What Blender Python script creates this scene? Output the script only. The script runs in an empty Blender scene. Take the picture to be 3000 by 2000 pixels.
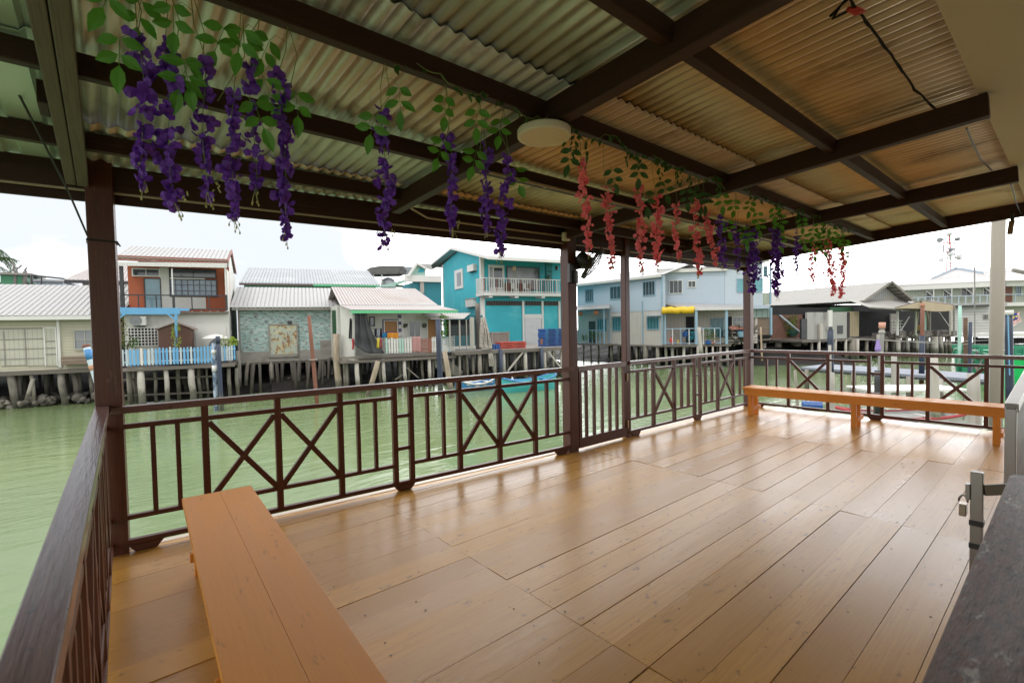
import bpy, math, random
from mathutils import Vector, noise
R = random.Random(11)
SC = bpy.context.scene
COL = SC.collection
V = Vector
rad = math.radians

# ---------------------------------------------------------------- camera model (measured from the photograph)
F, PIT, ROL, YAW = 1404.5, rad(-1.90), rad(1.085), rad(49.75)
CAM = V((0, 0, 1.5))
_f = V((math.cos(YAW)*math.cos(PIT), math.sin(YAW)*math.cos(PIT), math.sin(PIT)))
_r0 = V((math.sin(YAW), -math.cos(YAW), 0)); _d0 = _f.cross(_r0)
_c, _s = math.cos(ROL), math.sin(ROL)
RT = _c*_r0 + _s*_d0
DN = -_s*_r0 + _c*_d0
FW = _f
def ray(u, v): return RT*((u-1500)/F) + DN*((v-1000)/F) + FW
def AZ(u, v, z): d = ray(u, v); return CAM + d*((z-CAM.z)/d.z)
def AY(u, v, y): d = ray(u, v); return CAM + d*(y/d.y)
def AX(u, v, x): d = ray(u, v); return CAM + d*(x/d.x)
def AD(u, v, D): return CAM + ray(u, v)*D
WZ = -2.4          # water level
FZ = -0.42         # floor level of the stilt houses

# crops of the photograph used for measuring: (u0, v0, scale)
cA=(0,650,2.6129); cB=(600,650,2.6133); cC=(1250,650,2.6133); cD=(1600,700,3.1357); cE=(2150,600,2.24)
cG=(330,700,3.92); cL=(950,850,5.2275); cT=(1300,860,5.2278); cU=(1060,700,6.1895); cV=(1900,850,6.72)
cW=(2200,780,5.2275); cX=(2550,780,4.9); cY=(2700,640,6.533); cZ=(2250,1040,3.36); cI=(0,0,1)
def px(c, a, b): return (c[0]+a/c[2], c[1]+b/c[2])

class Plane:
    """vertical plane: origin xy, azimuth of its direction to the right, normal towards the viewer"""
    def __init__(s, O, az):
        s.O = V((O[0], O[1], 0)); a = rad(az)
        s.d = V((math.cos(a), math.sin(a), 0)); n = V((s.d.y, -s.d.x, 0))
        if n.dot(CAM - s.O) < 0: n = -n
        s.n = n
    def w(s, x, n, z): return s.O + s.d*x + s.n*n + V((0, 0, z))
    def at(s, u, v, n=0):
        r = ray(u, v); o = s.O + s.n*n
        t = (o-CAM).dot(s.n)/r.dot(s.n); return CAM + r*t
    def sz(s, u, v, n=0):
        p = s.at(u, v, n); return ((p-s.O).dot(s.d), p.z)
    def side(s, u, v, x):
        r = ray(u, v); o = s.O + s.d*x
        t = (o-CAM).dot(s.d)/r.dot(s.d); p = CAM + r*t
        return ((p-s.O).dot(s.n), p.z)
    def rect(s, c, a0, b0, a1, b1, n=0):
        p = [s.sz(*px(c, a, b), n) for a, b in ((a0, b0), (a1, b0), (a0, b1), (a1, b1))]
        return ((p[0][0]+p[2][0])/2, (p[1][0]+p[3][0])/2, (p[2][1]+p[3][1])/2, (p[0][1]+p[1][1])/2)

# ---------------------------------------------------------------- mesh builder
class MB:
    def __init__(s): s.v = []; s.f = []; s.m = []; s.g = []
    def add(s, vs, fs, gs=None, mi=0):
        o = len(s.v); s.v += [tuple(p) for p in vs]; s.g += [tuple(p) for p in (gs or vs)]
        s.f += [tuple(i+o for i in f) for f in fs]; s.m += [mi]*len(fs)
    BOXF = [(0,3,2,1),(4,5,6,7),(0,1,5,4),(1,2,6,5),(2,3,7,6),(3,0,4,7)]
    def box8(s, ps, gs=None, mi=0): s.add(ps, s.BOXF, gs, mi)
    def box(s, x0, x1, y0, y1, z0, z1, mi=0):
        s.box8([V(p) for p in ((x0,y0,z0),(x1,y0,z0),(x1,y1,z0),(x0,y1,z0),(x0,y0,z1),(x1,y0,z1),(x1,y1,z1),(x0,y1,z1))], None, mi)
    def fb(s, P, s0, s1, n0, n1, z0, z1, mi=0):
        c = ((s0,n0,z0),(s1,n0,z0),(s1,n1,z0),(s0,n1,z0),(s0,n0,z1),(s1,n0,z1),(s1,n1,z1),(s0,n1,z1))
        s.box8([P.w(*k) for k in c], [V(k) for k in c], mi)
    def bar(s, p0, p1, w, h, up=(0,0,1), mi=0):
        p0 = V(p0); p1 = V(p1); d = p1-p0; L = d.length; d.normalize()
        sd = d.cross(V(up))
        if sd.length < 1e-4: sd = d.cross(V((0,1,0)))
        sd.normalize(); u = sd.cross(d)
        ps = []; gs = []; k = R.random()*50; k2 = R.random()*9
        for t, p in ((0, p0), (L, p1)):
            for a, b in ((-1,-1),(1,-1),(1,1),(-1,1)):
                ps.append(p + sd*(a*w/2) + u*(b*h/2)); gs.append((t+k, a*w/2+k2, b*h/2))
        s.add(ps, [(0,1,2,3),(7,6,5,4),(0,4,5,1),(1,5,6,2),(2,6,7,3),(3,7,4,0)], gs, mi)
    def tube(s, pts, r, n=8, mi=0, cap=True):
        pts = [V(p) for p in pts]; N = len(pts)
        rs = r if isinstance(r, (list, tuple)) else [r]*N
        vs = []; gs = []; fs = []; L = R.random()*40; up = V((0.3, 0.2, 0.93))
        for i, p in enumerate(pts):
            d = (pts[min(i+1, N-1)] - pts[max(i-1, 0)]).normalized()
            a = d.cross(up)
            if a.length < 1e-3: a = d.cross(V((1, 0, 0)))
            a.normalize(); b = d.cross(a)
            if i: L += (p-pts[i-1]).length
            for k in range(n):
                t = 2*math.pi*k/n
                vs.append(p + (a*math.cos(t)+b*math.sin(t))*rs[i]); gs.append((L, math.cos(t)*rs[i], math.sin(t)*rs[i]))
        for i in range(N-1):
            for k in range(n):
                k2 = (k+1) % n
                fs.append((i*n+k, i*n+k2, (i+1)*n+k2, (i+1)*n+k))
        if cap: fs += [tuple(range(n-1, -1, -1)), tuple((N-1)*n+k for k in range(n))]
        s.add(vs, fs, gs, mi)
    def prism(s, loop, off, mi=0, gs=None):
        n = len(loop); loop = [V(p) for p in loop]; off = V(off)
        vs = loop + [p+off for p in loop]
        fs = [tuple(range(n-1, -1, -1)), tuple(range(n, 2*n))] + [(i, (i+1) % n, n+(i+1) % n, n+i) for i in range(n)]
        s.add(vs, fs, (list(gs)*2 if gs else None), mi)
    def quad(s, a, b, c, d, mi=0, gs=None): s.add([a, b, c, d], [(0, 1, 2, 3)], gs, mi)
    def grid(s, fn, nu, nv, mi=0, gfn=None):
        vs = []; gs = []
        for j in range(nv+1):
            for i in range(nu+1):
                vs.append(fn(i/nu, j/nv)); gs.append(gfn(i/nu, j/nv) if gfn else vs[-1])
        fs = [(j*(nu+1)+i, j*(nu+1)+i+1, (j+1)*(nu+1)+i+1, (j+1)*(nu+1)+i) for j in range(nv) for i in range(nu)]
        s.add(vs, fs, gs, mi)
    def corr(s, a, b, c, d, pitch, amp, prof='sin', nv=1, mi=0, per=6):
        """corrugated sheet: a-b along the ribs' row (top), c-d the matching lower ends; ribs run a->c"""
        a, b, c, d = map(V, (a, b, c, d)); W = max((b-a).length, (d-c).length); Ls = (c-a).length
        nr = (b-a).cross(c-a).normalized(); n = max(2, int(W/pitch)); off = R.random()*30
        ks = []
        for i in range(n):
            if prof == 'sin': ks += [((i+k/per)/n, math.sin(2*math.pi*k/per)) for k in range(per)]
            else: ks += [((i+x)/n, h) for x, h in ((0,-1),(.62,-1),(.70,1),(.92,1))]
        ks.append((1.0, ks[0][1])); N = len(ks); vs = []; gs = []
        for j in range(nv+1):
            t = j/nv
            for u, h in ks:
                vs.append((a.lerp(b, u)).lerp(c.lerp(d, u), t) + nr*(h*amp)); gs.append((u*W+off, t*Ls, h*amp))
        s.add(vs, [(j*N+i, j*N+i+1, (j+1)*N+i+1, (j+1)*N+i) for j in range(nv) for i in range(N-1)], gs, mi)
    def disc(s, c, nrm, r, n=20, mi=0, h=0.0):
        c = V(c); nrm = V(nrm).normalized(); a = nrm.cross(V((0.2, 0.3, 0.9))).normalized(); b = nrm.cross(a)
        lp = [c + (a*math.cos(2*math.pi*k/n)+b*math.sin(2*math.pi*k/n))*r for k in range(n)]
        if h: s.prism(lp, nrm*h, mi)
        else: s.add(lp, [tuple(range(n))], None, mi)
    def lathe(s, c, axis, prof, n=20, mi=0):
        c = V(c); ax = V(axis).normalized(); a = ax.cross(V((0.31, 0.2, 0.9))).normalized(); b = ax.cross(a)
        vs = []; N = len(prof)
        for h, r in prof:
            for k in range(n):
                t = 2*math.pi*k/n; vs.append(c + ax*h + (a*math.cos(t)+b*math.sin(t))*r)
        fs = [(i*n+k, i*n+(k+1) % n, (i+1)*n+(k+1) % n, (i+1)*n+k) for i in range(N-1) for k in range(n)]
        fs += [tuple(range(n-1, -1, -1)), tuple((N-1)*n+k for k in range(n))]
        s.add(vs, fs, None, mi)
    def build(s, name, mats, parent=None, smooth=False, bevel=0.0, label=None):
        me = bpy.data.meshes.new(name); me.from_pydata(s.v, [], s.f); me.update()
        mats = mats if isinstance(mats, (list, tuple)) else [mats]
        for m in mats: me.materials.append(m)
        if len(mats) > 1: me.polygons.foreach_set('material_index', s.m)
        at = me.attributes.new('gr', 'FLOAT_VECTOR', 'POINT')
        at.data.foreach_set('vector', [x for g in s.g for x in g])
        if smooth: me.polygons.foreach_set('use_smooth', [True]*len(me.polygons))
        o = bpy.data.objects.new(name, me); COL.objects.link(o)
        if parent is not None:
            o.parent = parent; o.matrix_parent_inverse = parent_inv(parent)
        if bevel:
            b = o.modifiers.new('bevel', 'BEVEL'); b.width = bevel; b.segments = 2; b.limit_method = 'ANGLE'; b.angle_limit = rad(50)
        if label: o['label'] = label
        return o
LOC = {}
def parent_inv(p):
    from mathutils import Matrix
    return Matrix.Translation(-LOC.get(p.name, V((0, 0, 0))))
def thing(name, label, cat, loc, group=None):
    o = bpy.data.objects.new(name, None); COL.objects.link(o); o.location = V(loc); o.empty_display_size = .2
    LOC[o.name] = V(loc); o['label'] = label; o['category'] = cat
    if group: o['group'] = group
    return o
def tag(o, label, cat, group=None):
    o['label'] = label; o['category'] = cat
    if group: o['group'] = group
    return o
def struct(o, kind='structure'): o['kind'] = kind; return o

# ---------------------------------------------------------------- materials
def lin(c):
    if isinstance(c, str):
        c = [int(c[i:i+2], 16)/255 for i in (0, 2, 4)]
        return tuple((x/12.92 if x <= .04045 else ((x+.055)/1.055)**2.4) for x in c) + (1,)
    return tuple(x*K for x in tuple(c)[:3]) + (1,)
K = 1.0
class NT:
    def __init__(s, name):
        s.m = bpy.data.materials.new(name); s.m.use_nodes = True; s.t = s.m.node_tree
        s.b = s.t.nodes['Principled BSDF']; s.out = s.t.nodes['Material Output']
    def n(s, ty, **kw):
        x = s.t.nodes.new(ty)
        for k, v in kw.items(): setattr(x, k, v)
        return x
    def l(s, a, b): s.t.links.new(a, b)
    def math(s, op, a, b=None, c=None, clamp=False):
        x = s.n('ShaderNodeMath', operation=op); x.use_clamp = clamp
        for i, q in enumerate((a, b, c)):
            if q is None: continue
            if isinstance(q, (int, float)): x.inputs[i].default_value = q
            else: s.l(q, x.inputs[i])
        return x.outputs[0]
    def mix(s, f, a, b, mode='MIX'):
        x = s.n('ShaderNodeMix', data_type='RGBA', blend_type=mode)
        for i, q in ((0, f), (6, a), (7, b)):
            if isinstance(q, (int, float)): x.inputs[i].default_value = q
            elif isinstance(q, tuple): x.inputs[i].default_value = q
            else: s.l(q, x.inputs[i])
        return x.outputs[2]
    def coord(s, scale=(1, 1, 1), attr='gr'):
        a = s.n('ShaderNodeAttribute', attribute_name=attr)
        mp = s.n('ShaderNodeMapping'); mp.inputs['Scale'].default_value = scale
        s.l(a.outputs['Vector'], mp.inputs['Vector']); return mp.outputs[0]
    def noise(s, vec, scale, detail=4, rough=.55, dist=0):
        x = s.n('ShaderNodeTexNoise'); x.inputs['Scale'].default_value = scale; x.inputs['Detail'].default_value = detail
        x.inputs['Roughness'].default_value = rough; x.inputs['Distortion'].default_value = dist
        s.l(vec, x.inputs['Vector']); return x.outputs['Fac']
    def ramp(s, f, lo, hi):
        x = s.n('ShaderNodeMapRange', interpolation_type='SMOOTHSTEP'); x.inputs[1].default_value = lo; x.inputs[2].default_value = hi
        s.l(f, x.inputs[0]); return x.outputs[0]
    def bump(s, h, strength, dist):
        x = s.n('ShaderNodeBump'); x.inputs['Strength'].default_value = strength; x.inputs['Distance'].default_value = dist
        s.l(h, x.inputs['Height']); return x.outputs[0]
MC = {}
def M(name, col, rough=.6, var=.14, vs=1.6, st=(1,1,1), d=None, d2=None, siding=None, bump=0.0, bs=8, metal=0, spec=.5, rnd=.0, trans=0, grain=None, rv=.12, sg=.55, coat=0, valley_shade=None, tide=None):
    """col base; d/d2=(colour, lo, hi, scale, stretch, amount) stains; siding=(period, axis, depth)"""
    if name in MC: return MC[name]
    t = NT(name); c = t.coord(st); base = lin(col); b = t.b
    nz = t.noise(c, vs, 5)
    f = t.math('MULTIPLY_ADD', t.math('SUBTRACT', nz, .5), 2.2*var, 1.0)
    fc = t.n('ShaderNodeCombineColor')
    for i in range(3): t.l(f, fc.inputs[i])
    colr = t.mix(1.0, base, fc.outputs[0], 'MULTIPLY')
    if grain:
        gn = t.noise(t.coord(grain[1]), grain[0], 4, .6)
        gc = t.ramp(gn, .35, .75); colr = t.mix(t.math('MULTIPLY', gc, grain[3]), colr, lin(grain[2]))
    for dd in (d, d2):
        if dd:
            m = t.ramp(t.noise(t.coord(dd[4]), dd[3], 6, .62), dd[1], dd[2])
            colr = t.mix(t.math('MULTIPLY', m, dd[5]), colr, lin(dd[0]))
    hs = []
    if siding:
        sp = t.n('ShaderNodeSeparateXYZ'); t.l(t.coord(), sp.inputs[0])
        fr = t.math('FRACT', t.math('DIVIDE', sp.outputs[siding[1]], siding[0]))
        g = t.math('SUBTRACT', 1.0, t.ramp(t.math('ABSOLUTE', t.math('SUBTRACT', fr, .5)), .38, .5))
        colr = t.mix(t.math('MULTIPLY', t.math('SUBTRACT', 1.0, g), sg), colr, (.02, .018, .015, 1))
        hs.append((t.math('MULTIPLY', fr, 1.0), siding[2]))
    if tide:     # algae and mud line left by the tide (height, colour)
        ge = t.n('ShaderNodeNewGeometry'); sp = t.n('ShaderNodeSeparateXYZ'); t.l(ge.outputs['Position'], sp.inputs[0])
        zz = t.math('ADD', sp.outputs[2], t.math('MULTIPLY', t.math('SUBTRACT', t.noise(t.coord((2, 9, 9)), 2.5, 4), .5), .9))
        tm = t.math('SUBTRACT', 1.0, t.ramp(zz, tide[0]-.22, tide[0]+.22)); colr = t.mix(t.math('MULTIPLY', tm, .85), colr, lin(tide[1]))
    if valley_shade:   # side-light shading painted dark along the corrugation ribs (col, amp, amount)
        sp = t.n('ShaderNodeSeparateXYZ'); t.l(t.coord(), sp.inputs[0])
        vm = t.ramp(t.math('ADD', sp.outputs[2], t.math('MULTIPLY', t.math('SUBTRACT', t.noise(t.coord((1.2, .7, 1)), 2.2, 3), .5), valley_shade[1]*2.2)), .1*valley_shade[1], valley_shade[1])
        colr = t.mix(t.math('MULTIPLY', vm, valley_shade[2]), colr, lin(valley_shade[0]))
    if rnd:
        oi = t.n('ShaderNodeObjectInfo'); h = t.n('ShaderNodeHueSaturation')
        t.l(t.math('MULTIPLY_ADD', oi.outputs['Random'], 2*rnd, 1-rnd), h.inputs['Value']); t.l(colr, h.inputs['Color']); colr = h.outputs[0]
    t.l(colr, b.inputs['Base Color'])
    t.l(t.math('MULTIPLY_ADD', nz, rv*2, rough-rv, clamp=True), b.inputs['Roughness'])
    b.inputs['Metallic'].default_value = metal; b.inputs['Specular IOR Level'].default_value = spec
    if coat: b.inputs['Coat Weight'].default_value = coat; b.inputs['Coat Roughness'].default_value = .12
    nrm = None
    if hs:
        nrm = t.bump(hs[0][0], .8, hs[0][1])
    if bump:
        x = t.n('ShaderNodeBump'); x.inputs['Strength'].default_value = .7; x.inputs['Distance'].default_value = bump
        t.l(t.noise(t.coord(st), bs, 6, .6), x.inputs['Height'])
        if nrm: t.l(nrm, x.inputs['Normal'])
        nrm = x.outputs[0]
    if nrm: t.l(nrm, b.inputs['Normal'])
    if trans:
        tr = t.n('ShaderNodeBsdfTranslucent'); t.l(colr, tr.inputs['Color'])
        ms = t.n('ShaderNodeMixShader'); ms.inputs[0].default_value = trans
        t.l(b.outputs[0], ms.inputs[1]); t.l(tr.outputs[0], ms.inputs[2]); t.l(ms.outputs[0], t.out.inputs[0])
    MC[name] = t.m; return t.m
def glass(name, col, rough=.08, spec=.8, var=.25, vs=1.2):
    return M(name, col, rough=rough, var=var, vs=vs, spec=spec, rv=.03)
# ================================================================= camera, sky, sun
cd = bpy.data.cameras.new('camera'); cam = bpy.data.objects.new('camera', cd); COL.objects.link(cam)
from mathutils import Matrix
_m = Matrix((RT, -DN, -FW)).transposed().to_4x4(); _m.translation = CAM
cam.matrix_world = _m
cd.sensor_width = 36; cd.lens = F/3000*36; cd.clip_start = .03; cd.clip_end = 4000
cd.dof.use_dof = True; cd.dof.focus_distance = 6.5; cd.dof.aperture_fstop = 5.0
SC.camera = cam
SUN_EL, SUN_AZ = rad(58), rad(215)       # direction the light comes from (azimuth measured from +X to +Y)
w = bpy.data.worlds.new('World'); SC.world = w; w.use_nodes = True
nt = w.node_tree; nt.nodes.clear()
wo = nt.nodes.new('ShaderNodeOutputWorld'); bg = nt.nodes.new('ShaderNodeBackground'); bg.inputs[1].default_value = .10
sky = nt.nodes.new('ShaderNodeTexSky'); sky.sky_type = 'NISHITA'; sky.sun_disc = False
sky.sun_elevation = SUN_EL; sky.sun_rotation = rad(90)-SUN_AZ; sky.dust_density = 3.0; sky.air_density = 1.2
tc = nt.nodes.new('ShaderNodeTexCoord'); mp = nt.nodes.new('ShaderNodeMapping'); mp.inputs['Scale'].default_value = (1, 1, 2.6)
nz = nt.nodes.new('ShaderNodeTexNoise'); nz.inputs['Scale'].default_value = 1.7; nz.inputs['Detail'].default_value = 6; nz.inputs['Roughness'].default_value = .55
mr = nt.nodes.new('ShaderNodeMapRange'); mr.interpolation_type = 'SMOOTHSTEP'
mr.inputs[1].default_value = .3; mr.inputs[2].default_value = .62; mr.inputs[3].default_value = .8; mr.inputs[4].default_value = .985
cl = nt.nodes.new('ShaderNodeMix'); cl.data_type = 'RGBA'
cr = nt.nodes.new('ShaderNodeMapRange'); cr.inputs[1].default_value = .25; cr.inputs[2].default_value = .75; cr.inputs[3].default_value = 10.5; cr.inputs[4].default_value = 13.5
cc = nt.nodes.new('ShaderNodeCombineColor')
L = nt.links.new
L(tc.outputs['Generated'], mp.inputs[0]); L(mp.outputs[0], nz.inputs['Vector']); L(nz.outputs['Fac'], mr.inputs[0]); L(nz.outputs['Fac'], cr.inputs[0])
sx = nt.nodes.new('ShaderNodeSeparateXYZ'); L(tc.outputs['Generated'], sx.inputs[0])
el = nt.nodes.new('ShaderNodeMapRange'); el.inputs[1].default_value = 0.0; el.inputs[2].default_value = .75; el.inputs[3].default_value = 1.45; el.inputs[4].default_value = .62
L(sx.outputs['Z'], el.inputs[0]); ml_ = nt.nodes.new('ShaderNodeMath'); ml_.operation = 'MULTIPLY'; L(cr.outputs[0], ml_.inputs[0]); L(el.outputs[0], ml_.inputs[1])
vd = nt.nodes.new('ShaderNodeVectorMath'); vd.operation = 'DOT_PRODUCT'; vd.inputs[1].default_value = (.57, .82, 0); L(tc.outputs['Generated'], vd.inputs[0])
vm_ = nt.nodes.new('ShaderNodeMapRange'); vm_.interpolation_type = 'SMOOTHSTEP'; vm_.inputs[1].default_value = -.9; vm_.inputs[2].default_value = .9; vm_.inputs[3].default_value = .55; vm_.inputs[4].default_value = 1.75; L(vd.outputs['Value'], vm_.inputs[0])
ml2 = nt.nodes.new('ShaderNodeMath'); ml2.operation = 'MULTIPLY'; L(ml_.outputs[0], ml2.inputs[0]); L(vm_.outputs[0], ml2.inputs[1])
for i in range(3): L(ml2.outputs[0], cc.inputs[i])
dp = nt.nodes.new('ShaderNodeVectorMath'); dp.operation = 'DOT_PRODUCT'; dp.inputs[1].default_value = (-.10, .985, .12); L(tc.outputs['Generated'], dp.inputs[0])
dm = nt.nodes.new('ShaderNodeMapRange'); dm.interpolation_type = 'SMOOTHSTEP'; dm.inputs[1].default_value = .74; dm.inputs[2].default_value = .93; L(dp.outputs['Value'], dm.inputs[0])
n2 = nt.nodes.new('ShaderNodeTexNoise'); n2.inputs['Scale'].default_value = 2.6; n2.inputs['Detail'].default_value = 5; L(mp.outputs[0], n2.inputs['Vector'])
nm2 = nt.nodes.new('ShaderNodeMath'); nm2.operation = 'MULTIPLY_ADD'; nm2.inputs[1].default_value = 1.1; nm2.inputs[2].default_value = -.46; L(n2.outputs['Fac'], nm2.inputs[0])
nm3 = nt.nodes.new('ShaderNodeMath'); nm3.operation = 'ADD'; nm3.use_clamp = True; L(dm.outputs[0], nm3.inputs[0]); L(nm2.outputs[0], nm3.inputs[1])
pm_ = nt.nodes.new('ShaderNodeMix'); pm_.data_type = 'RGBA'; pm_.inputs[7].default_value = (3.75, 3.95, 4.2, 1); L(nm3.outputs[0], pm_.inputs[0]); L(cc.outputs[0], pm_.inputs[6])
L(mr.outputs[0], cl.inputs[0]); L(sky.outputs[0], cl.inputs[6]); L(pm_.outputs[2], cl.inputs[7]); L(cl.outputs[2], bg.inputs[0]); L(bg.outputs[0], wo.inputs[0])
sd = bpy.data.lights.new('sun', 'SUN'); sd.energy = .6; sd.angle = rad(14); sd.color = (1, .96, .9)
so = bpy.data.objects.new('sun', sd); COL.objects.link(so)
_ld = V((math.cos(SUN_EL)*math.cos(SUN_AZ), math.cos(SUN_EL)*math.sin(SUN_AZ), math.sin(SUN_EL)))
so.rotation_euler = _ld.to_track_quat('Z', 'Y').to_euler(); so.location = (0, 0, 30)
SC.view_settings.view_transform = 'Standard'; SC.view_settings.look = 'None'; SC.view_settings.gamma = 1; SC.view_settings.exposure = 1.3
SC.render.engine = 'CYCLES'; cy = SC.cycles
cy.use_denoising = True; cy.max_bounces = 10; cy.diffuse_bounces = 6; cy.glossy_bounces = 4; cy.transmission_bounces = 4; cy.transparent_max_bounces = 8
cy.sample_clamp_indirect = 6; cy.caustics_reflective = False; cy.caustics_refractive = False

# ================================================================= materials of the deck
brown = M('brown_gloss_paint', (.092, .028, .015), rough=.40, spec=.35, var=.16, vs=1.1, st=(.6,9,9), grain=(5,(.7,22,22),(.03,.011,.008),.5), bump=.0012, bs=14, d=((.17,.11,.09),.60,.74,9,(1,4,4),.45), rnd=.08)
brown_top = M('brown_rail_top', (.17, .085, .072), rough=.24, var=.22, vs=1.2, st=(.7,8,8), grain=(6,(.8,26,26),(.03,.013,.011),.6), bump=.002, bs=10, d=((.02,.012,.01),.62,.7,26,(1,1.3,1),.8), d2=((.20,.15,.13),.66,.8,9,(1,3,3),.35))
brown_roof = M('brown_roof_timber', (.042, .016, .010), rough=.6, spec=.3, var=.2, vs=1.3, st=(.5,8,8), grain=(5,(.6,20,20),(.02,.009,.006),.6), bump=.002, bs=10, rnd=.1, d=((.13,.10,.085),.6,.85,5,(.6,8,8),.4))
orange = M('orange_bench_paint', (.70, .270, .042), rough=.47, spec=.3, var=.10, vs=1.2, st=(.5,6,6), grain=(4,(.7,30,30),(.58,.20,.03),.22), bump=.0008, bs=12, d=((.30,.12,.03),.62,.70,14,(.5,2,2),.45))
floorm = M('yellow_brown_deck_paint', (.58, .295, .058), rough=.31, var=.16, vs=1.0, st=(.4,2.2,1), grain=(3.2,(.9,28,1),(.40,.18,.034),.5), bump=.0018, bs=9, d=((.14,.065,.025),.60,.70,16,(.7,1.2,1),.65), d2=((.42,.205,.050),.42,.6,1.3,(.04,.06,1.6),.75), rv=.15, spec=.32, coat=.0)
gapm = M('dark_gap', (.012, .009, .006), rough=.9)
nailm = M('rusty_nail', (.035, .018, .01), rough=.7)
rimm = M('worn_pale_edge', (.62, .50, .38), rough=.35, var=.15, vs=2, st=(.6,6,6), d=((.4,.26,.13),.55,.75,4,(.5,3,3),.6))
roofA = M('old_grey_corrugated', (.70, .73, .70), rough=.40, metal=.35, var=.2, vs=1.2, st=(2,.8,1), d=((.12,.095,.07),.5,.70,1.6,(1.5,.9,1),.75), d2=((.36,.33,.27),.46,.66,2.2,(3,.5,1),.40), bump=.001, bs=20, valley_shade=((.22,.19,.14),.011,.52))
roofB = M('bounce_tan_rusted_corrugated', (.70, .54, .36), rough=.38, metal=.35, var=.18, vs=1.1, st=(1.5,.7,1), d=((.15,.085,.035),.52,.72,1.3,(1.4,.8,1),.7), d2=((.42,.26,.12),.46,.66,2.0,(3,.5,1),.45), bump=.001, bs=20, valley_shade=((.24,.13,.05),.011,.58))  # tan base paints in warm bounce from the floor; rust stains are wear
roofC = M('mint_steel_sheet', (.55, .63, .58), rough=.38, var=.08, vs=1.2, st=(1,.7,1), metal=.25, d=((.3,.3,.24),.6,.8,2,(1,.6,1),.35))
cream = M('cream_soffit_paint', (.56, .52, .45), rough=.6, var=.04, vs=.8)
steel = M('stainless_steel', (.27, .255, .235), rough=.38, var=.06, metal=1.0)
darkpan = M('dark_mesh_panel', (.03, .02, .016), rough=.5, var=.3, vs=9)
blackp = M('black_plastic', (.018, .018, .02), rough=.38, var=.1)
cond = M('beige_conduit', (.42, .34, .27), rough=.5, var=.08)
whitep = M('white_plastic', (.72, .64, .54), rough=.4, var=.04)
diff = M('lamp_diffuser', (.70, .56, .43), rough=.5, var=.02)
redp = M('red_tape', (.45, .03, .02), rough=.5)
brass = M('brass_hinge', (.45, .36, .22), rough=.35, metal=.7)
watm_t = NT('murky_green_water')
def water_mat():
    t = watm_t; b = t.b
    c = t.coord((1, 1, 1))
    tone = t.ramp(t.noise(c, .045, 3), .35, .7)
    col = t.mix(tone, (.125, .172, .076, 1), (.18, .235, .108, 1))
    t.l(col, b.inputs['Base Color']); b.inputs['Roughness'].default_value = .07; b.inputs['IOR'].default_value = 1.33
    b.inputs['Specular IOR Level'].default_value = .5
    n1 = t.noise(t.coord((.55, 1.5, 1)), .9, 3, .5, .6); n2 = t.noise(t.coord((1.3, 3.2, 1)), 1.9, 4, .6, .3)
    patch = t.ramp(t.noise(c, .12, 2), .36, .66)
    h = t.math('ADD', n1, t.math('MULTIPLY', n2, t.math('MULTIPLY_ADD', patch, .5, .12)))
    t.l(t.bump(h, .32, .12), b.inputs['Normal'])
    return t.m
watm = water_mat()

# ================================================================= water, mud
mb = MB(); mb.quad((-200, -120, WZ), (320, -120, WZ), (320, 320, WZ), (-200, 320, WZ))
struct(mb.build('water', watm))

# ================================================================= deck floor
EDGE = [(-3.2, 4.50), (-.06, 4.235), (4.10, 3.905), (5.2, 3.88), (8.74, 3.785)]
def edge(x):
    for (x0, y0), (x1, y1) in zip(EDGE, EDGE[1:]):
        if x <= x1: return y0+(y1-y0)*(x-x0)/(x1-x0)
    return EDGE[-1][1]
deck = MB(); RR = random.Random(5)
XS = [-.12, 1.755, 4.352, 6.55, 8.76]
wd = .1942
for k in range(-8, 24):
    y0 = .612 + (k-1)*wd - .0; y1 = y0+wd
    jit = RR.choice((0, 0, 0, .0))
    for si in range(len(XS)-1):
        x0, x1 = XS[si], XS[si+1]
        if RR.random() < .22 and si in (1, 2): x0 += RR.uniform(-.4, .1)*0
        g0 = RR.choice((.0008, .0012, .0018, .002, .003, .0045)); g1 = RR.choice((.0008, .0015, .003, .004))
        top = [min(y1-g0, edge(x0)), min(y1-g0, edge(x1))]
        if y0 > max(top) - .01: continue
        z = [RR.uniform(-.0024, .0024) for _ in range(4)]
        ps = [V((x0+g1, y0+.0004, z[0]-.03)), V((x1-.0006, y0+.0004, z[1]-.03)), V((x1-.0006, max(top[1], y0+.001), z[2]-.03)), V((x0+g1, max(top[0], y0+.001), z[3]-.03)),
              V((x0+g1, y0+.0004, z[0])), V((x1-.0006, y0+.0004, z[1])), V((x1-.0006, max(top[1], y0+.001), z[2])), V((x0+g1, max(top[0], y0+.001), z[3]))]
        of = V((RR.random()*40, RR.random()*40, RR.random()*5))
        deck.box8(ps, [p+of for p in ps], 0)
        xj = x0+.05
        while xj < x1:
            for yy in (y0+.045, y1-.05):
                if yy < min(top)-.02 and RR.random() < .62:
                    c = V((xj+RR.uniform(-.03, .03), yy+RR.uniform(-.015, .015), .0026)); r = RR.uniform(.003, .0062)
                    deck.disc(c, (0, 0, 1), r, 7, 2)
            xj += RR.choice((.43, .44, .6))
deck.prism([V((-.12, -1.2, -.05)), V((8.76, -1.2, -.05)), V((8.76, 3.78, -.05)), V((4.1, 3.9, -.05)), V((-.12, 4.23, -.05))], (0, 0, -.12), 1)
struct(deck.build('deck_floor', [floorm, gapm, nailm]))
mb = MB()
for (x0, y0), (x1, y1) in list(zip(EDGE, EDGE[1:]))[1:]:
    mb.bar((x0, y0+.035, -.020), (x1, y1+.035, -.020), .075, .05)
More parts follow.
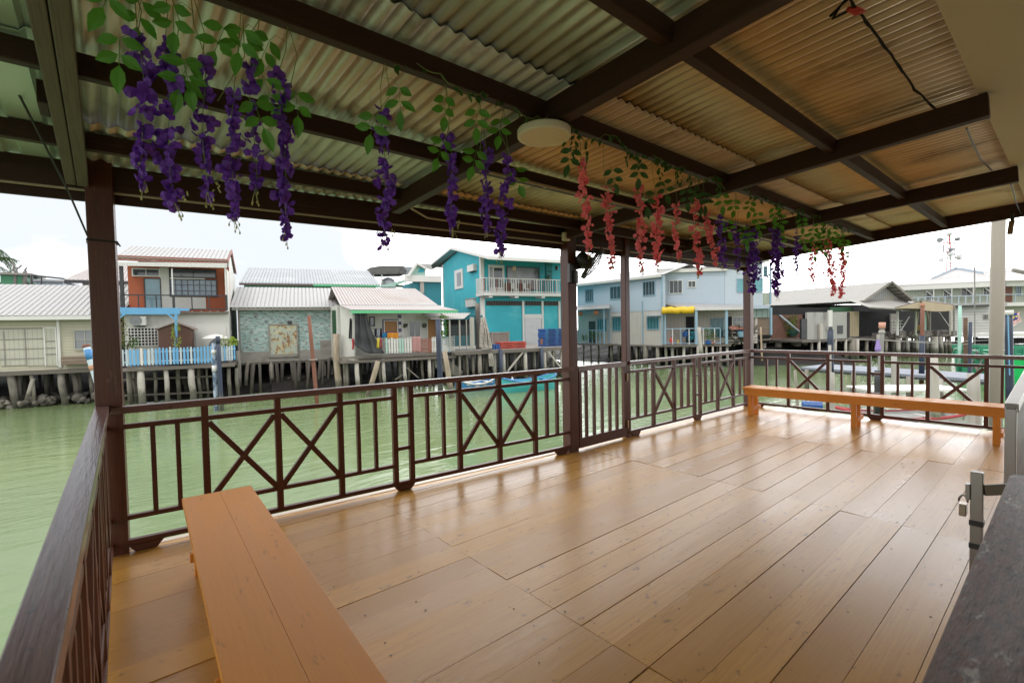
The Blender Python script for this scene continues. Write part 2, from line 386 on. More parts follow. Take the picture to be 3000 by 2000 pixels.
mb.bar((8.80, 3.82, -.024), (8.80, -.9, -.024), .075, .05)
struct(mb.build('deck_edge', rimm, bevel=.012))

# ================================================================= pavilion over the deck
def RZ(y): return 2.645 + .062*(3.8-y)
pav = thing('pavilion', 'open pavilion of dark brown posts and beams with a corrugated sheet roof over the deck', 'pavilion', (4, 2, 0))
def post(x, y, s, z0, z1, rot=0):
    mb = MB(); a = rad(rot); d = V((math.cos(a), math.sin(a), 0))
    mb.bar((x, y, z0), (x, y, z1), s, s, up=d); return mb.build('post', brown, pav, bevel=.006)
post(.005, 4.235, .142, -.02, 2.665, -5)
post(4.165, 3.872, .135, -.02, 2.70, -3)
post(5.215, 3.845, .085, -.02, 2.70, -2)
post(8.62, 3.745, .125, -.02, 2.68, -2)
post(8.66, .32, .09, -.02, 2.75, 0)
def beam(nm, p0, p1, w_, h_, m=None, bv=.005):
    mb = MB(); mb.bar(p0, p1, w_, h_); return mb.build(nm, m or brown_roof, pav, bevel=bv)
EP = [(-3.3, 4.52), (.0, 4.245), (4.16, 3.885), (8.70, 3.755)]
for (x0, y0), (x1, y1) in zip(EP, EP[1:]):
    beam('eave_beam', (x0, y0, 2.535), (x1, y1, 2.535), .06, .17)
    beam('fascia_board', (x0, y0+.052, 2.423), (x1, y1+.052, 2.423), .03, .082)
    beam('conduit', (x0, y0-.002, 2.444), (x1, y1-.002, 2.444), .022, .012, cond, .002)
for y, dz in ((3.585, 0), (2.785, 0), (1.955, 0), (1.165, 0)):
    beam('purlin', (-3.3, y+.16 if y > 3 else y, RZ(y)-.062-.0), (8.66, y-.08 if y > 3 else y, RZ(y)-.062), .055, .098)
for x, wd_ in ((1.935, .078), (4.075, .078), (6.24, .07)):
    beam('rafter', (x, 3.80, RZ(3.8)-.098), (x, .36, RZ(.36)-.098), wd_, .138)
wbm = M('weathered_grey_beam', (.13,.105,.09), rough=.8, var=.25, vs=1.2, st=(.5,8,8), grain=(6,(.6,20,20),(.06,.045,.035),.6), d=((.04,.025,.018),.6,.75,6,(.6,6,6),.6))
beam('rafter', (-.135, 4.18, RZ(4.18)-.12), (-.135, -.6, RZ(-.6)-.12), .05, .10, wbm)
beam('rafter', (-.078, 4.18, RZ(4.18)-.115), (-.078, -.6, RZ(-.6)-.115), .055, .115, wbm)
beam('rafter', (8.655, 3.80, RZ(3.8)-.045), (8.655, .36, RZ(.36)-.045), .075, .175)
beam('wood_block', (-.185, 3.28, RZ(3.28)-.06), (-.185, 3.12, RZ(3.12)-.06), .04, .11)
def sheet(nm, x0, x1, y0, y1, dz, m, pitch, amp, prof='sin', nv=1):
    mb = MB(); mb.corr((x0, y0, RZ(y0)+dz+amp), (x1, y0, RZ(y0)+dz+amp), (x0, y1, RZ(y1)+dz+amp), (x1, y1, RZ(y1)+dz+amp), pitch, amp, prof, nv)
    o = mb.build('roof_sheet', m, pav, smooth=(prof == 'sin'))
    sm = o.modifiers.new('thickness', 'SOLIDIFY'); sm.thickness = .004; sm.offset = 1
    return o
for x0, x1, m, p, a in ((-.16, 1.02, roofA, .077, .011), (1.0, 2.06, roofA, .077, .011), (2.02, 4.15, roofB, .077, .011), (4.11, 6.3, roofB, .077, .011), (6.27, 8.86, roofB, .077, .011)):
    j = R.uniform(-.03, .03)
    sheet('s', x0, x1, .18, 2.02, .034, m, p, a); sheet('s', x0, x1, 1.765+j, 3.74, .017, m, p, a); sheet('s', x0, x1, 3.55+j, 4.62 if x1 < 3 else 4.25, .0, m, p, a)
for x0, x1 in ((-1.2, -.14), (-2.3, -1.18), (-3.4, -2.28)):
    sheet('s', x0, x1, -.6, 2.95, .016, roofC, .21, .012, 'rib'); sheet('s', x0, x1, 2.75, 4.75, .0, roofC, .21, .012, 'rib')

# ---- house the deck belongs to: soffit and wall on the right
hs = thing('deck_house', 'house with a smooth cream soffit overhanging the right side of the deck', 'house', (4, -1.5, 0))
mb = MB(); mb.box(-1, 9.4, -1.6, .405, 2.832, 2.85); mb.build('soffit', cream, hs)
mb = MB(); mb.box(-1, 9.4, -1.9, -1.6, -1, 3.4); mb.build('wall', M('cream_house_wall', (.62,.56,.46), rough=.7, var=.05), hs)

# ================================================================= railings
def railing(label, p0, p1, stiles, bals, xs, feet, rungs=(), zt=1.003, top_extra=(0, 0)):
    p0 = V(p0); p1 = V(p1); d = (p1-p0); Ln = d.length; d.normalize()
    t = thing('railing', label, 'railing', p0.lerp(p1, .5), 'brown railings round the deck')
    P = lambda s, z: V((p0.x+d.x*s, p0.y+d.y*s, z))
    def part(nm, a, b, w_, h_, up=(0, 0, 1), m=brown): 
        mb = MB(); mb.bar(a, b, w_, h_, up); return mb.build(nm, m, t, bevel=.004)
    part('top_rail', P(-top_extra[0], zt-.024), P(Ln+top_extra[1], zt-.024), .07, .048, m=brown_top)
    # mid and lower rails run between the double stiles
    segs = []; last = 0
    for a, b in rungs: segs.append((last, a)); last = b
    segs.append((last, Ln))
    for a, b in segs:
        part('middle_rail', P(a, .864), P(b, .864), .04, .034); part('lower_rail', P(a, .24), P(b, .24), .04, .032)
    part('bottom_rail', P(0, .07), P(Ln, .07), .045, .036)
    for s in stiles: part('stile', P(s, .088), P(s, zt-.048), .046, .046, up=d)
    for s in bals: part('baluster', P(s, .256), P(s, .847), .042, .03, up=d)
    n = V((d.y, -d.x, 0))
    for a, b in xs:
        part('cross_brace', P(a+.024, .83), P(b-.024, .262), .032, .04, up=d.cross(V((0, 0, 1))) if 0 else (0, 0, 1))
        e = part('cross_brace', P(a+.024, .262)+n*.004, P(b-.024, .83)+n*.004, .032, .04)
    for a, b in rungs:
        part('rung', P(a, .69), P(b, .69), .036, .034); part('rung', P(a, .39), P(b, .39), .036, .034)
    for s in feet:
        mb = MB(); q = [P(s-.10, .05), P(s+.10, .05), P(s+.06, .002), P(s-.06, .002)]; mb.prism([x-n*.022 for x in q], n*.044); mb.build('foot_block', brown, t, bevel=.003)
    return t
railing('brown railing with four crossed panels between the left corner post and the fan post', (.005, 4.19, 0), (4.165, 3.835, 0),
        (.53, 1.017, 1.5, 1.984, 2.143, 2.656, 3.133, 3.61), (.222, .364, 1.652, 1.805, 2.31, 2.48, 3.78, 3.93),
        ((.53, 1.017), (1.017, 1.5), (2.656, 3.133), (3.133, 3.61)), (.16, 2.063, 3.99), ((1.984, 2.143),))
railing('brown railing with two crossed panels between the gate and the far corner post', (5.215, 3.815, 0), (8.62, 3.715, 0),
        (.555, 1.06, 1.6, 1.76, 2.29, 2.8), (.2, .375, 1.25, 1.43, 1.92, 2.11, 3.03, 3.2), ((.555, 1.06), (2.29, 2.8)), (.14, 1.68), ((1.6, 1.76),))
railing('brown railing behind the long bench at the far end of the deck', (8.63, 3.70, 0), (8.66, .36, 0),
        (.6, 1.17, 1.70, 1.86, 2.37, 2.947), (.257, .417, 1.353, 1.51, 2.04, 2.2, 3.09), ((.6, 1.17), (2.37, 2.947)), (.12, 1.78, 3.2), ((1.70, 1.86),))
LR0, LR1 = (-.145, -.9, 0), (-.035, 4.18, 0)
railing('brown railing along the left side of the deck with a wet glossy top', LR0, LR1,
        (.5, 1.0, 1.5, 2.0, 2.16, 2.66, 3.14, 3.62, 4.1, 4.56), (.2, .35, 1.16, 1.32, 2.32, 2.48, 3.78, 3.93, 4.72, 4.88), ((.5, 1.0), (1.5, 2.0), (2.66, 3.14), (3.14, 3.62), (4.1, 4.56)), (.2, 2.08), ((2.0, 2.16),), zt=1.022)
# gate
g = thing('gate', 'low brown slatted gate with brass hinges beside the thin post', 'gate', (4.7, 3.82, 0))
g0, g1 = V((4.25, 3.832, 0)), V((5.16, 3.818, 0)); gd = (g1-g0).normalized()
def gp(nm, s0, z0, s1, z1, w_, h_, m=brown, up=None, off=0):
    mb = MB(); n = V((gd.y, -gd.x, 0))*off
    mb.bar(g0+gd*s0+n+V((0,0,z0)), g0+gd*s1+n+V((0,0,z1)), w_, h_, up or (0,0,1)); return mb.build(nm, m, g, bevel=.003)
gp('top_rail', 0, .972, .91, .972, .045, .062, brown_top); gp('bottom_rail', 0, .085, .91, .085, .04, .12)
for s in (.025, .885): gp('stile', s, .146, s, .94, .05, .045, up=gd)
for s in (.15, .29, .44, .59, .73): gp('slat', s, .146, s, .94, .036, .03, up=gd)
for z in (.80, .19):
    gp('hinge', .905, z-.05, .905, z+.05, .035, .012, brass, up=gd, off=.03)

# right hand barrier next to the camera
b = thing('barrier_rail', 'thick worn dark brown rail top close to the camera at the lower right', 'railing', (1, .04, 0), 'brown railings round the deck')
mb = MB(); mb.bar((-.6, .043, .978), (2.19, .043, .978), .185, .044)
wetp = M('dark_brown_wet_paint', (.125,.045,.026), rough=.46, spec=.22, var=.35, vs=2, st=(.8,6,6), bump=.010, bs=26, d=((.48,.45,.43),.575,.64,9,(1,2.4,2),.75), d2=((.03,.014,.010),.47,.62,22,(1,2.5,2.5),.85), grain=(7,(.7,24,24),(.03,.013,.009),.65))
mb.build('top_rail', wetp, b, bevel=.012)
mb = MB(); mb.bar((.2, -.052, 1.015), (1.55, -.052, 1.015), .03, .028); mb.build('edge_strip', wetp, b, bevel=.006)
mb = MB(); mb.bar((-.6, .04, .93), (2.15, .04, .93), .06, .052); mb.build('middle_rail', brown, b)
for i in range(9):
    mb = MB(); mb.bar((-.4+.31*i, .04, .0), (-.4+.31*i, .04, .905), .045, .045, up=(1, 0, 0)); mb.build('baluster', brown, b)
# stainless gate beyond the barrier
sg_ = thing('steel_gate', 'stainless steel framed gate with a dark panel standing beyond the barrier rail', 'gate', (4.2, .26, 0))
mb = MB(); mb.bar((4.08, .25, .02), (4.08, .25, .955), .05, .05, up=(1, 0, 0)); mb.build('gate_post', steel, sg_, bevel=.004)
mb = MB(); mb.bar((4.10, .25, .955), (6.2, .22, 1.14), .06, .05); mb.build('top_bar', steel, sg_, bevel=.004)
mb = MB(); mb.bar((4.10, .25, .12), (6.2, .22, .12), .05, .05); mb.build('bottom_bar', steel, sg_, bevel=.004)
mb = MB(); q = [V((4.105, .245, .147)), V((6.2, .215, .147)), V((6.2, .215, 1.112)), V((4.105, .245, .928))]; mb.prism(q, (0, .01, 0)); mb.build('infill_panel', darkpan, sg_)
lt = thing('gate_latch', 'stainless steel latch post with a sliding bar by the barrier rail', 'latch', (2.5, .26, .5))
mb = MB(); mb.bar((2.56, .245, .30), (2.56, .245, .90), .036, .036, up=(1, 0, 0)); mb.build('latch_post', steel, lt, bevel=.003)
mb = MB(); mb.bar((2.55, .225, .835), (2.66, .10, .85), .012, .042); mb.build('slide_bar', steel, lt, bevel=.002)
for z in (.69, .60):
    mb = MB(); mb.bar((2.56, .245, z), (2.56, .245, z+.022), .041, .041, up=(1, 0, 0)); mb.build('black_band', blackp, lt, bevel=.002)
mb = MB(); mb.bar((2.555, .269, .79), (2.555, .269, .85), .014, .045, up=(1, 0, 0)); mb.build('hasp', steel, lt, bevel=.002)
pk = thing('padlock', 'small padlock hanging from the steel latch', 'padlock', (2.45, .3, .76))
mb = MB(); mb.bar((2.55, .283, .722), (2.55, .283, .769), .022, .042, up=(1, 0, 0)); mb.build('lock_body', M('old_brass', (.32,.27,.2), rough=.3, metal=.9), pk, bevel=.004)
mb = MB(); mb.tube([V((2.55, .283+.013*math.cos(a), .775+.026*math.sin(a))) for a in [math.pi*i/8 for i in range(9)]], .0035, 6); mb.build('shackle', steel, pk, smooth=True)

# ================================================================= benches
def bench(label, ax, ay, bx, by, wd_, seam, y_legs):
    """axis from a (far end) to b (near end); two planks, an apron and pairs of legs with a stretcher"""
    a = V((ax, ay, 0)); c = V((bx, by, 0)); d = (c-a); Ln = d.length; d.normalize(); n = V((-d.y, d.x, 0))
    t = thing('bench', label, 'bench', a.lerp(c, .5), 'long orange benches on the deck')
    P = lambda s, o, z: a + d*s + n*o + V((0, 0, z))
    for s_, (o0, o1) in zip((1, -1), ((-wd_/2, seam-.0003), (seam+.0003, wd_/2))):
        mb = MB(); mb.bar(P(0, (o0+o1)/2, .437), P(Ln, (o0+o1)/2, .437), o1-o0, .036); mb.build('seat_plank', orange, t, bevel=.0018)
    for o in (-wd_/2+.028, wd_/2-.028):
        mb = MB(); mb.bar(P(.03, o, .376), P(Ln-.03, o, .376), .03, .085); mb.build('apron', orange, t, bevel=.003)
    for s in y_legs:
        for o in (-wd_/2+.075, wd_/2-.075):
            mb = MB(); mb.bar(P(s, o, 0), P(s, o, .418), .062, .062, up=d); mb.build('leg', orange, t, bevel=.004)
        mb = MB(); mb.bar(P(s+.045, -wd_/2+.02, .13), P(s+.045, wd_/2-.02, .13), .025, .055); mb.build('stretcher', orange, t, bevel=.003)
    return t
bench('long orange bench in the left foreground with its near end out of frame', .520, 3.615, .375, .66, .385, .01, (.12, 1.45, 2.75))
bench('long orange bench against the far end railing', 7.855, 3.44, 7.985, .50, .37, 0, (.10, 1.46, 2.84))

# ================================================================= ceiling lamp, conduits, cable
lz = RZ(1.96)-.168
lp = thing('ceiling_lamp', 'round flat off white ceiling lamp under the crossing beams', 'lamp', (1.915, 1.95, lz))
mb = MB(); mb.lathe((1.915, 1.95, lz-.042), (0, 0, 1), [(.003, .128), (0, .134), (0, .146), (.006, .15), (.036, .15), (.042, .146)], 48); mb.build('lamp_ring', whitep, lp, smooth=False)
mb = MB(); mb.lathe((1.915, 1.95, lz-.040), (0, 0, 1), [(0, .127), (.012, .128)], 48); mb.build('diffuser', diff, lp)
cn = thing('conduit_pipe', 'thin beige conduit pipe running along a purlin past the lamp', 'conduit', (4, 2.75, 2.56))
mb = MB(); mb.tube([(2.0, 2.755, RZ(2.75)-.105), (4.0, 2.755, RZ(2.75)-.105), (6.2, 2.755, RZ(2.75)-.105), (8.5, 2.75, RZ(2.75)-.1)], .011, 8); mb.build('pipe', cond, cn, smooth=True)
for x in (2.7, 3.5, 4.6, 5.6):
    mb = MB(); mb.bar((x, 2.755, RZ(2.75)-.118), (x+.02, 2.755, RZ(2.75)-.118), .03, .006); mb.build('pipe_clip', cond, cn)
cn = thing('conduit_pipe', 'thin beige conduit pipe bending down onto the eave beam beside the socket box', 'conduit', (3, 3.9, 2.55))
mb = MB(); mb.tube([(2.03, 3.62, 2.60), (2.12, 3.86, 2.56), (2.35, 3.975, 2.528), (2.7, 3.955, 2.522), (4.02, 3.838, 2.512)], .010, 8); mb.build('pipe', cond, cn, smooth=True)
sb = thing('socket_box', 'small beige socket box at the top of the fan post', 'socket', (4.08, 3.8, 2.5))
mb = MB(); mb.bar((4.055, 3.80, 2.455), (4.055, 3.80, 2.55), .06, .085, up=(1, 0, 0)); mb.build('box', whitep, sb, bevel=.006)
mb = MB(); mb.disc((4.062, 3.769, 2.497), (0, -1, 0), .020, 16, 0, .012); mb.build('socket', blackp, sb)
cb = thing('cable', 'black twisted cable with a red tape knot sagging under the roof sheets at right', 'cable', (3, .8, 2.7))
mb = MB(); pts = []
ctl = [(2470, -40), (2510, 30), (2560, 90), (2620, 175), (2680, 262), (2740, 318), (2795, 332)]
for u, v in ctl:
    d = ray(u, v); n = V((0, .062, 1)); cst = 2.645+.062*3.8-.012; pts.append(CAM + d*((cst-n.dot(CAM))/n.dot(d)))
pts2 = []
for i in range(len(pts)-1):
    for k in range(6): pts2.append(pts[i].lerp(pts[i+1], k/6) + V((R.uniform(-.002, .002), R.uniform(-.002, .002), R.uniform(-.003, .003))))
mb.tube(pts2, .0055, 6); mb.tube([p+V((.005*math.sin(i*1.3), .005*math.cos(i*1.3), -.004)) for i, p in enumerate(pts2)], .0035, 5)
for dx in (.0, .03):
    mb.tube([pts[1]+V((-.02-dx, .03+dx, .0)), pts[1]+V((-.07-dx, .07, -.03)), pts[1]+V((-.10, .03, -.005)), pts[1]+V((-.13+dx, -.02, .02))], .005, 6)
mb.build('wire', M('black_cable', (.012,.011,.011), rough=.75, spec=.15), cb, smooth=True)
mb = MB(); mb.tube([pts[1]+V((-.045, .02, -.004)), pts[1]+V((0, 0, -.006)), pts[1]+V((.03, -.02, -.004))], [.010, .018, .006], 8); mb.build('tape_knot', redp, cb)
cb = thing('cable', 'thin dark cable hanging across the far right roof bays', 'cable', (6, .5, 2.7))
mb = MB(); pp = [AX(2832, 376, 4.2), AX(2870, 455, 5.2), AX(2895, 505, 6.0), AX(2935, 560, 7.2)]
pp = [(lambda d: CAM + d*(((2.645+.062*3.8-.02)-V((0, .062, 1)).dot(CAM))/V((0, .062, 1)).dot(d)))(ray(u, v)) for u, v in ((2832, 376), (2850, 420), (2872, 465), (2893, 486), (2920, 515))]
mb.tube(pp, .006, 6)
pp = [(lambda d: CAM + d*(((2.645+.062*3.8-.02)-V((0, .062, 1)).dot(CAM))/V((0, .062, 1)).dot(d)))(ray(u, v)) for u, v in ((2962, 540), (2972, 570), (2978, 600))] + [AX(2990, 625, 8.55), AX(3010, 640, 8.55)]
mb.tube(pp, .006, 6); mb.build('wire', blackp, cb)
rp = thing('tie_rope', 'dark rope tied round the left corner post and running up to the roof', 'rope', (-.2, 4, 2.2))
mb = MB(); mb.tube([AY(-30, 118, 3.2), AY(0, 168, 3.25), AY(200, 560, 3.75), (-.068, 4.15, AY(264, 690, 4.15).z)], .006, 6); mb.build('rope', M('grey_rope', (.05,.055,.06), rough=.8), rp)
mb = MB(); zz = AY(300, 706, 4.16).z
mb.tube([(-.072, 4.30, zz), (-.072, 4.158, zz+.004), (.08, 4.148, zz), (.084, 4.30, zz+.003)], .006, 6); mb.tube([(.08, 4.15, zz), (.095, 4.14, zz-.03)], .005, 6); mb.build('tie', M('black_cord', (.015,.014,.014), rough=.8), rp)
hk = thing('wooden_peg', 'small wooden peg hanging on a cord from the far right beam', 'peg', AX(2968, 660, 8.5))
a_ = AX(2966, 640, 8.5); mb = MB(); mb.tube([a_+V((0, 0, .06)), a_+V((0, 0, -.03))], [.018, .02], 8); mb.build('cord', blackp, hk)
mb = MB(); mb.bar(a_+V((0, .005, -.03)), a_+V((.0, .02, -.19)), .05, .05, up=(1, 0, 0)); mb.build('peg', M('bare_wood', (.22,.15,.10), rough=.7, grain=(6,(1,14,14),(.1,.06,.04),.6)), hk, bevel=.006)
mb = MB(); mb.tube([a_+V((0, -.02, -.03)), AX(3010, 715, 8.5)], .005, 6); mb.build('string', cond, hk)

# ================================================================= wall fan on the middle post
fn = thing('wall_fan', 'black wall fan with a round wire grille bracketed to the middle post', 'fan', (4.26, 3.82, 1.95))
def fp(a, b_, y=3.80): return AY(*px((1640, 680, 9.225), a, b_), y)
mb = MB(); mb.bar(fp(285, 1370), fp(285, 850), .045, .06, up=(1, 0, 0)); mb.build('bracket', blackp, fn, bevel=.006)
p = fp(392, 1210, 3.79); mb = MB(); mb.bar(p-V((0, 0, .075)), p+V((0, 0, .075)), .075, .07, up=(1, 0, 0)); mb.build('switch_box', blackp, fn, bevel=.012)
mb = MB(); mb.lathe(p+V((0, -.036, .0)), (0, -1, 0), [(0, .026), (.004, .026), (.004, .020), (.014, .018)], 20); mb.build('knob', M('grey_knob', (.16,.16,.17), rough=.4), fn)
mb = MB(); mb.bar(fp(330, 960), fp(580, 900), .03, .075); mb.build('arm', blackp, fn, bevel=.008)
ax_ = (RT*.80 + DN*.56 - FW*.10).normalized()
c0 = fp(470, 640, 3.80)
mb = MB(); mb.lathe(c0, ax_, [(0, .045), (.02, .075), (.06, .084), (.17, .080), (.20, .055), (.215, .03)], 24); mb.build('motor', M('matt_black_plastic', (.014,.016,.015), rough=.5), fn, smooth=True)
c1 = fp(850, 830, 3.80); rg = .208
mb = MB()
ua = ax_.cross(V((0, 0, 1))).normalized(); ub = ax_.cross(ua)
def ring(cn, r, th): return [cn + (ua*math.cos(2*math.pi*k/40)+ub*math.sin(2*math.pi*k/40))*r for k in range(41)], th
for off, r, th in ((0, rg, .011), (.022, rg, .010), (.04, rg*.98, .006), (-.05, rg*.6, .003), (.065, rg*.62, .0025), (.075, rg*.35, .0025)):
    q, th = ring(c1+ax_*off, r, th); mb.tube(q, th, 5, cap=False)
for k in range(30):
    a = 2*math.pi*k/30; dv = ua*math.cos(a)+ub*math.sin(a)
    mb.tube([c1+ax_*.085+dv*.04, c1+ax_*.06+dv*rg*.65, c1+ax_*.02+dv*rg], .0024, 4)
    mb.tube([c1-ax_*.075+dv*.05, c1-ax_*.045+dv*rg*.65, c1+dv*rg], .0024, 4)
mb.build('grille', blackp, fn)
mb = MB(); mb.lathe(c1-ax_*.02, ax_, [(0, .03), (.05, .03), (.06, .02)], 16); mb.build('hub', blackp, fn)
for k in range(3):
    a = 2*math.pi*k/3+.4; mb = MB(); dv = ua*math.cos(a)+ub*math.sin(a); tv = ax_.cross(dv)
    q = [c1+dv*.025-tv*.02-ax_*.01, c1+dv*.17-tv*.075-ax_*.02, c1+dv*.185+tv*.03+ax_*.01, c1+dv*.03+tv*.025+ax_*.012]
    mb.prism(q, ax_*.003); mb.build('blade', M('smoke_blade', (.10,.10,.11), rough=.3), fn)
# ================================================================= hanging artificial wisteria
leafm = M('bright_leaf', (.11, .31, .035), rough=.45, var=.22, vs=14, trans=.45, rnd=.06)
leafd = M('dark_leaf', (.040, .11, .02), rough=.5, var=.25, vs=14, trans=.35)
stemm = M('green_stem', (.16, .20, .06), rough=.6)
purple = M('purple_petal', (.17, .045, .42), rough=.55, var=.45, vs=22, trans=.42, rnd=.06)
redpet = M('coral_red_petal', (.92, .24, .28), rough=.55, var=.35, vs=22, trans=.42, rnd=.05)
budm = M('cream_bud', (.42, .42, .16), rough=.6)
def rv(r): return V((r.uniform(-1, 1), r.uniform(-1, 1), r.uniform(-1, 1)))
def leaf(mb, p, d, nrm, ln, wd, mi=0):
    d = d.normalized(); s = d.cross(nrm).normalized(); n = s.cross(d)
    pr = ((0, 0), (.28, .42), (.55, .5), (.8, .28), (1, 0))
    vs = []; 
    for t, w_ in pr: vs.append(p + d*(ln*t) + n*(-.18*ln*t*t))
    for t, w_ in pr[1:4]: vs.append(p + d*(ln*t) + s*(w_*wd) + n*(-.18*ln*t*t+.10*wd))
    for t, w_ in pr[1:4]: vs.append(p + d*(ln*t) - s*(w_*wd) + n*(-.18*ln*t*t+.10*wd))
    mb.add(vs, [(0,1,5),(1,2,6,5),(2,3,7,6),(3,4,7),(0,8,1),(1,8,9,2),(2,9,10,3),(3,10,4)], None, mi)
def petal(mb, c, d, s, n, sz, mi=0):
    vs = [c, c+d*.45*sz+s*.42*sz+n*.10*sz, c+d*.95*sz+s*.30*sz+n*.02*sz, c+d*1.02*sz-n*.10*sz, c+d*.95*sz-s*.30*sz+n*.02*sz, c+d*.45*sz-s*.42*sz+n*.10*sz, c+d*.55*sz+n*.26*sz]
    mb.add(vs, [(0,1,6),(1,2,6),(2,3,6),(3,4,6),(4,5,6),(5,0,6)], None, mi)
def blossom(mb, c, r, sz):
    ax = rv(r).normalized(); ax.z = -abs(ax.z)*.6; ax.normalize()
    s = ax.cross(rv(r)).normalized(); n = ax.cross(s)
    for k in range(r.choice((2, 3, 3, 4))):
        a = r.uniform(0, 6.28); d = (s*math.cos(a)+n*math.sin(a)+ax*r.uniform(.1, .8)).normalized()
        s2 = d.cross(ax).normalized(); petal(mb, c, d, s2, s2.cross(d), sz*r.uniform(.75, 1.15))
HY = 1.955
def strand(label, group, u0, v0, u1, v1, pm, seed, wid=.045, dens=1.0, leaves=3, sparse=False, y=HY, lf=None, sz=.033):
    r = random.Random(seed)
    top = AY(u0, v0, y); bot = AY(u1, v1, y); zt = RZ(y)-.108
    t = thing('flower_strand', label, 'flower strand', (top.x, y, zt), group)
    ln = (top-bot).length
    path = []
    n = 14
    base = V((top.x + r.uniform(-.04, .04), y+r.uniform(-.01, .01), zt))
    for i in range(n+1):
        k = i/n; path.append(top.lerp(bot, k) + V((math.sin(k*6+seed)*.008, math.cos(k*5+seed)*.010, 0)))
    mb = MB()
    mb.tube([base, base.lerp(top, .5)+V((r.uniform(-.012, .012), .005, 0)), path[0]], .0016, 5)
    mb.tube(path, .0014, 5)
    if leaves > 1: mb.tube([base+V((.004, 0, 0)), base.lerp(top, .6)+V((r.uniform(-.05, .05), r.uniform(-.04, .04), 0)), path[0].lerp(path[-1], .12)+V((r.uniform(-.06, .06), 0, 0))], .0016, 5)
    mb.build('stem', stemm, t)
    mb = MB(); N = int(ln/.0128*dens)
    for i in range(N):
        k = (i+r.random())/N
        taper = (1.0 if k < .7 else 1-(k-.7)/.3*.75)*(.55+.45*min(1, k/.10))
        if sparse and r.random() < .35: continue
        q = path[min(n, int(k*n))].lerp(path[min(n, int(k*n)+1)], k*n-int(k*n)) if k < 1 else path[-1]
        a = r.uniform(0, 6.28); rr = .82*wid*taper*(.55+.45*math.sin(i*.55+seed))*math.sqrt(r.random())
        blossom(mb, q + V((math.cos(a)*rr, math.sin(a)*rr, r.uniform(-.01, .01))), r, sz*(.75+.25*taper)*r.uniform(.85, 1.2))
    mb.build('blossoms', pm, t)
    mb = MB()
    for i in range(5):
        q = bot + V((r.uniform(-.015, .02), r.uniform(-.015, .015), r.uniform(-.035, .012)))
        mb.tube([bot+V((0, 0, .02)), q], .001, 4); mb.lathe(q, (0, 0, -1), [(0, .001), (.004, .0032), (.010, .002), (.012, .0005)], 6)
    if r.random() < .6:
        q0 = bot.lerp(top, .12)+V((.02, -.01, 0))
        for i in range(6):
            q = q0+V((r.uniform(-.005, .02), r.uniform(-.01, .01), -.006*i)); mb.lathe(q, rv(r)+V((0, 0, -1.3)), [(0, .001), (.006, .0028), (.013, .002), (.016, .0004)], 5)
    mb.build('buds', budm, t)
    if leaves:
        mb = MB()
        for i in range(leaves):
            k = (i+.6)/(leaves+.2); c = base.lerp(path[1], k) if i < leaves-1 or leaves == 1 else path[1].copy()
            dx = r.choice((-1, 1)); out = V((dx*r.uniform(.5, 1), r.uniform(-.7, .3), -.25)).normalized()
            p2 = c + out*r.uniform(.05, .075); dr = V((dx*r.uniform(.0, .4), r.uniform(-.2, .1), -1)).normalized()
            mb.tube([c, c.lerp(p2, .6)+V((0, 0, .02)), p2, p2+dr*.09], .0011, 4)
            nn = (CAM-p2).normalized()+rv(r)*.35
            sd_ = dr.cross(nn).normalized(); L_ = r.uniform(.066, .082)
            leaf(mb, p2+dr*.09, dr+rv(r)*.12, nn+rv(r)*.3, L_*1.15, .040)
            for kk in (.0, .055):
                for sg in (-1, 1): leaf(mb, p2+dr*kk+sd_*sg*.003, (sd_*sg+dr*r.uniform(.25, .7)), nn+rv(r)*.45, L_*r.uniform(.75, 1), .036)
        mb.build('leaves', lf or leafm, t)
    return t
gp_ = 'purple flower strands along the purlin'; gr_ = 'coral red flower strands along the purlin'
LP = [
 ('purple flower strand farthest to the left, beside the left corner post', 408, 92, 425, 548, .045, 1.0),
 ('thick purple flower strand overlapping the leftmost one', 480, 120, 512, 612, .055, 1.25),
 ('slim purple flower strand third from the left', 594, 165, 606, 578, .036, .8),
 ('purple flower strand fourth from the left, ending against the sky', 680, 262, 684, 655, .040, .9),
 ('short purple flower strand fifth from the left above the orange house', 735, 180, 748, 570, .036, .75),
 ('long dense purple flower strand, last of the five on the left', 822, 215, 838, 695, .046, 1.15),
 ('lone purple flower strand hanging left of the teal house', 1122, 318, 1130, 718, .048, 1.15),
 ('purple flower strand in front of the slanting rafter', 1318, 392, 1325, 678, .045, .95),
 ('short purple flower strand just left of the ceiling lamp', 1420, 420, 1428, 682, .042, .9),
 ('purple flower strand hanging over the teal house roof', 1486, 450, 1466, 748, .050, 1.1),
]
for i, (lb, u0, v0, u1, v1, w_, dn) in enumerate(LP): strand(lb, gp_, u0, v0, u1, v1, purple, 100+i, w_, dn, 2)
LR = [
 ('coral red flower strand nearest to the ceiling lamp', 1706, 468, 1724, 738, .046, 1.0, 1),
 ('coral red flower strand hanging beside the wall fan', 1778, 545, 1794, 782, .058, 1.15, 1),
 ('coral red flower strand right of the thin gate post', 1868, 535, 1880, 792, .050, .95, 2),
 ('dense coral red flower strand in the middle of its row', 1920, 570, 1928, 775, .060, 1.5, 1),
 ('thinnest coral red flower strand', 1980, 600, 1988, 762, .028, .8, 1),
 ('long coral red flower strand left of the purple ones', 2040, 590, 2046, 805, .052, 1.2, 1),
 ('coral red flower strand touching the purple ones', 2066, 595, 2096, 775, .050, 1.0, 1),
]
for i, (lb, u0, v0, u1, v1, w_, dn, lv) in enumerate(LR): strand(lb, gr_, u0, v0, u1, v1, redpet, 200+i, w_, dn, lv, lf=leafd)
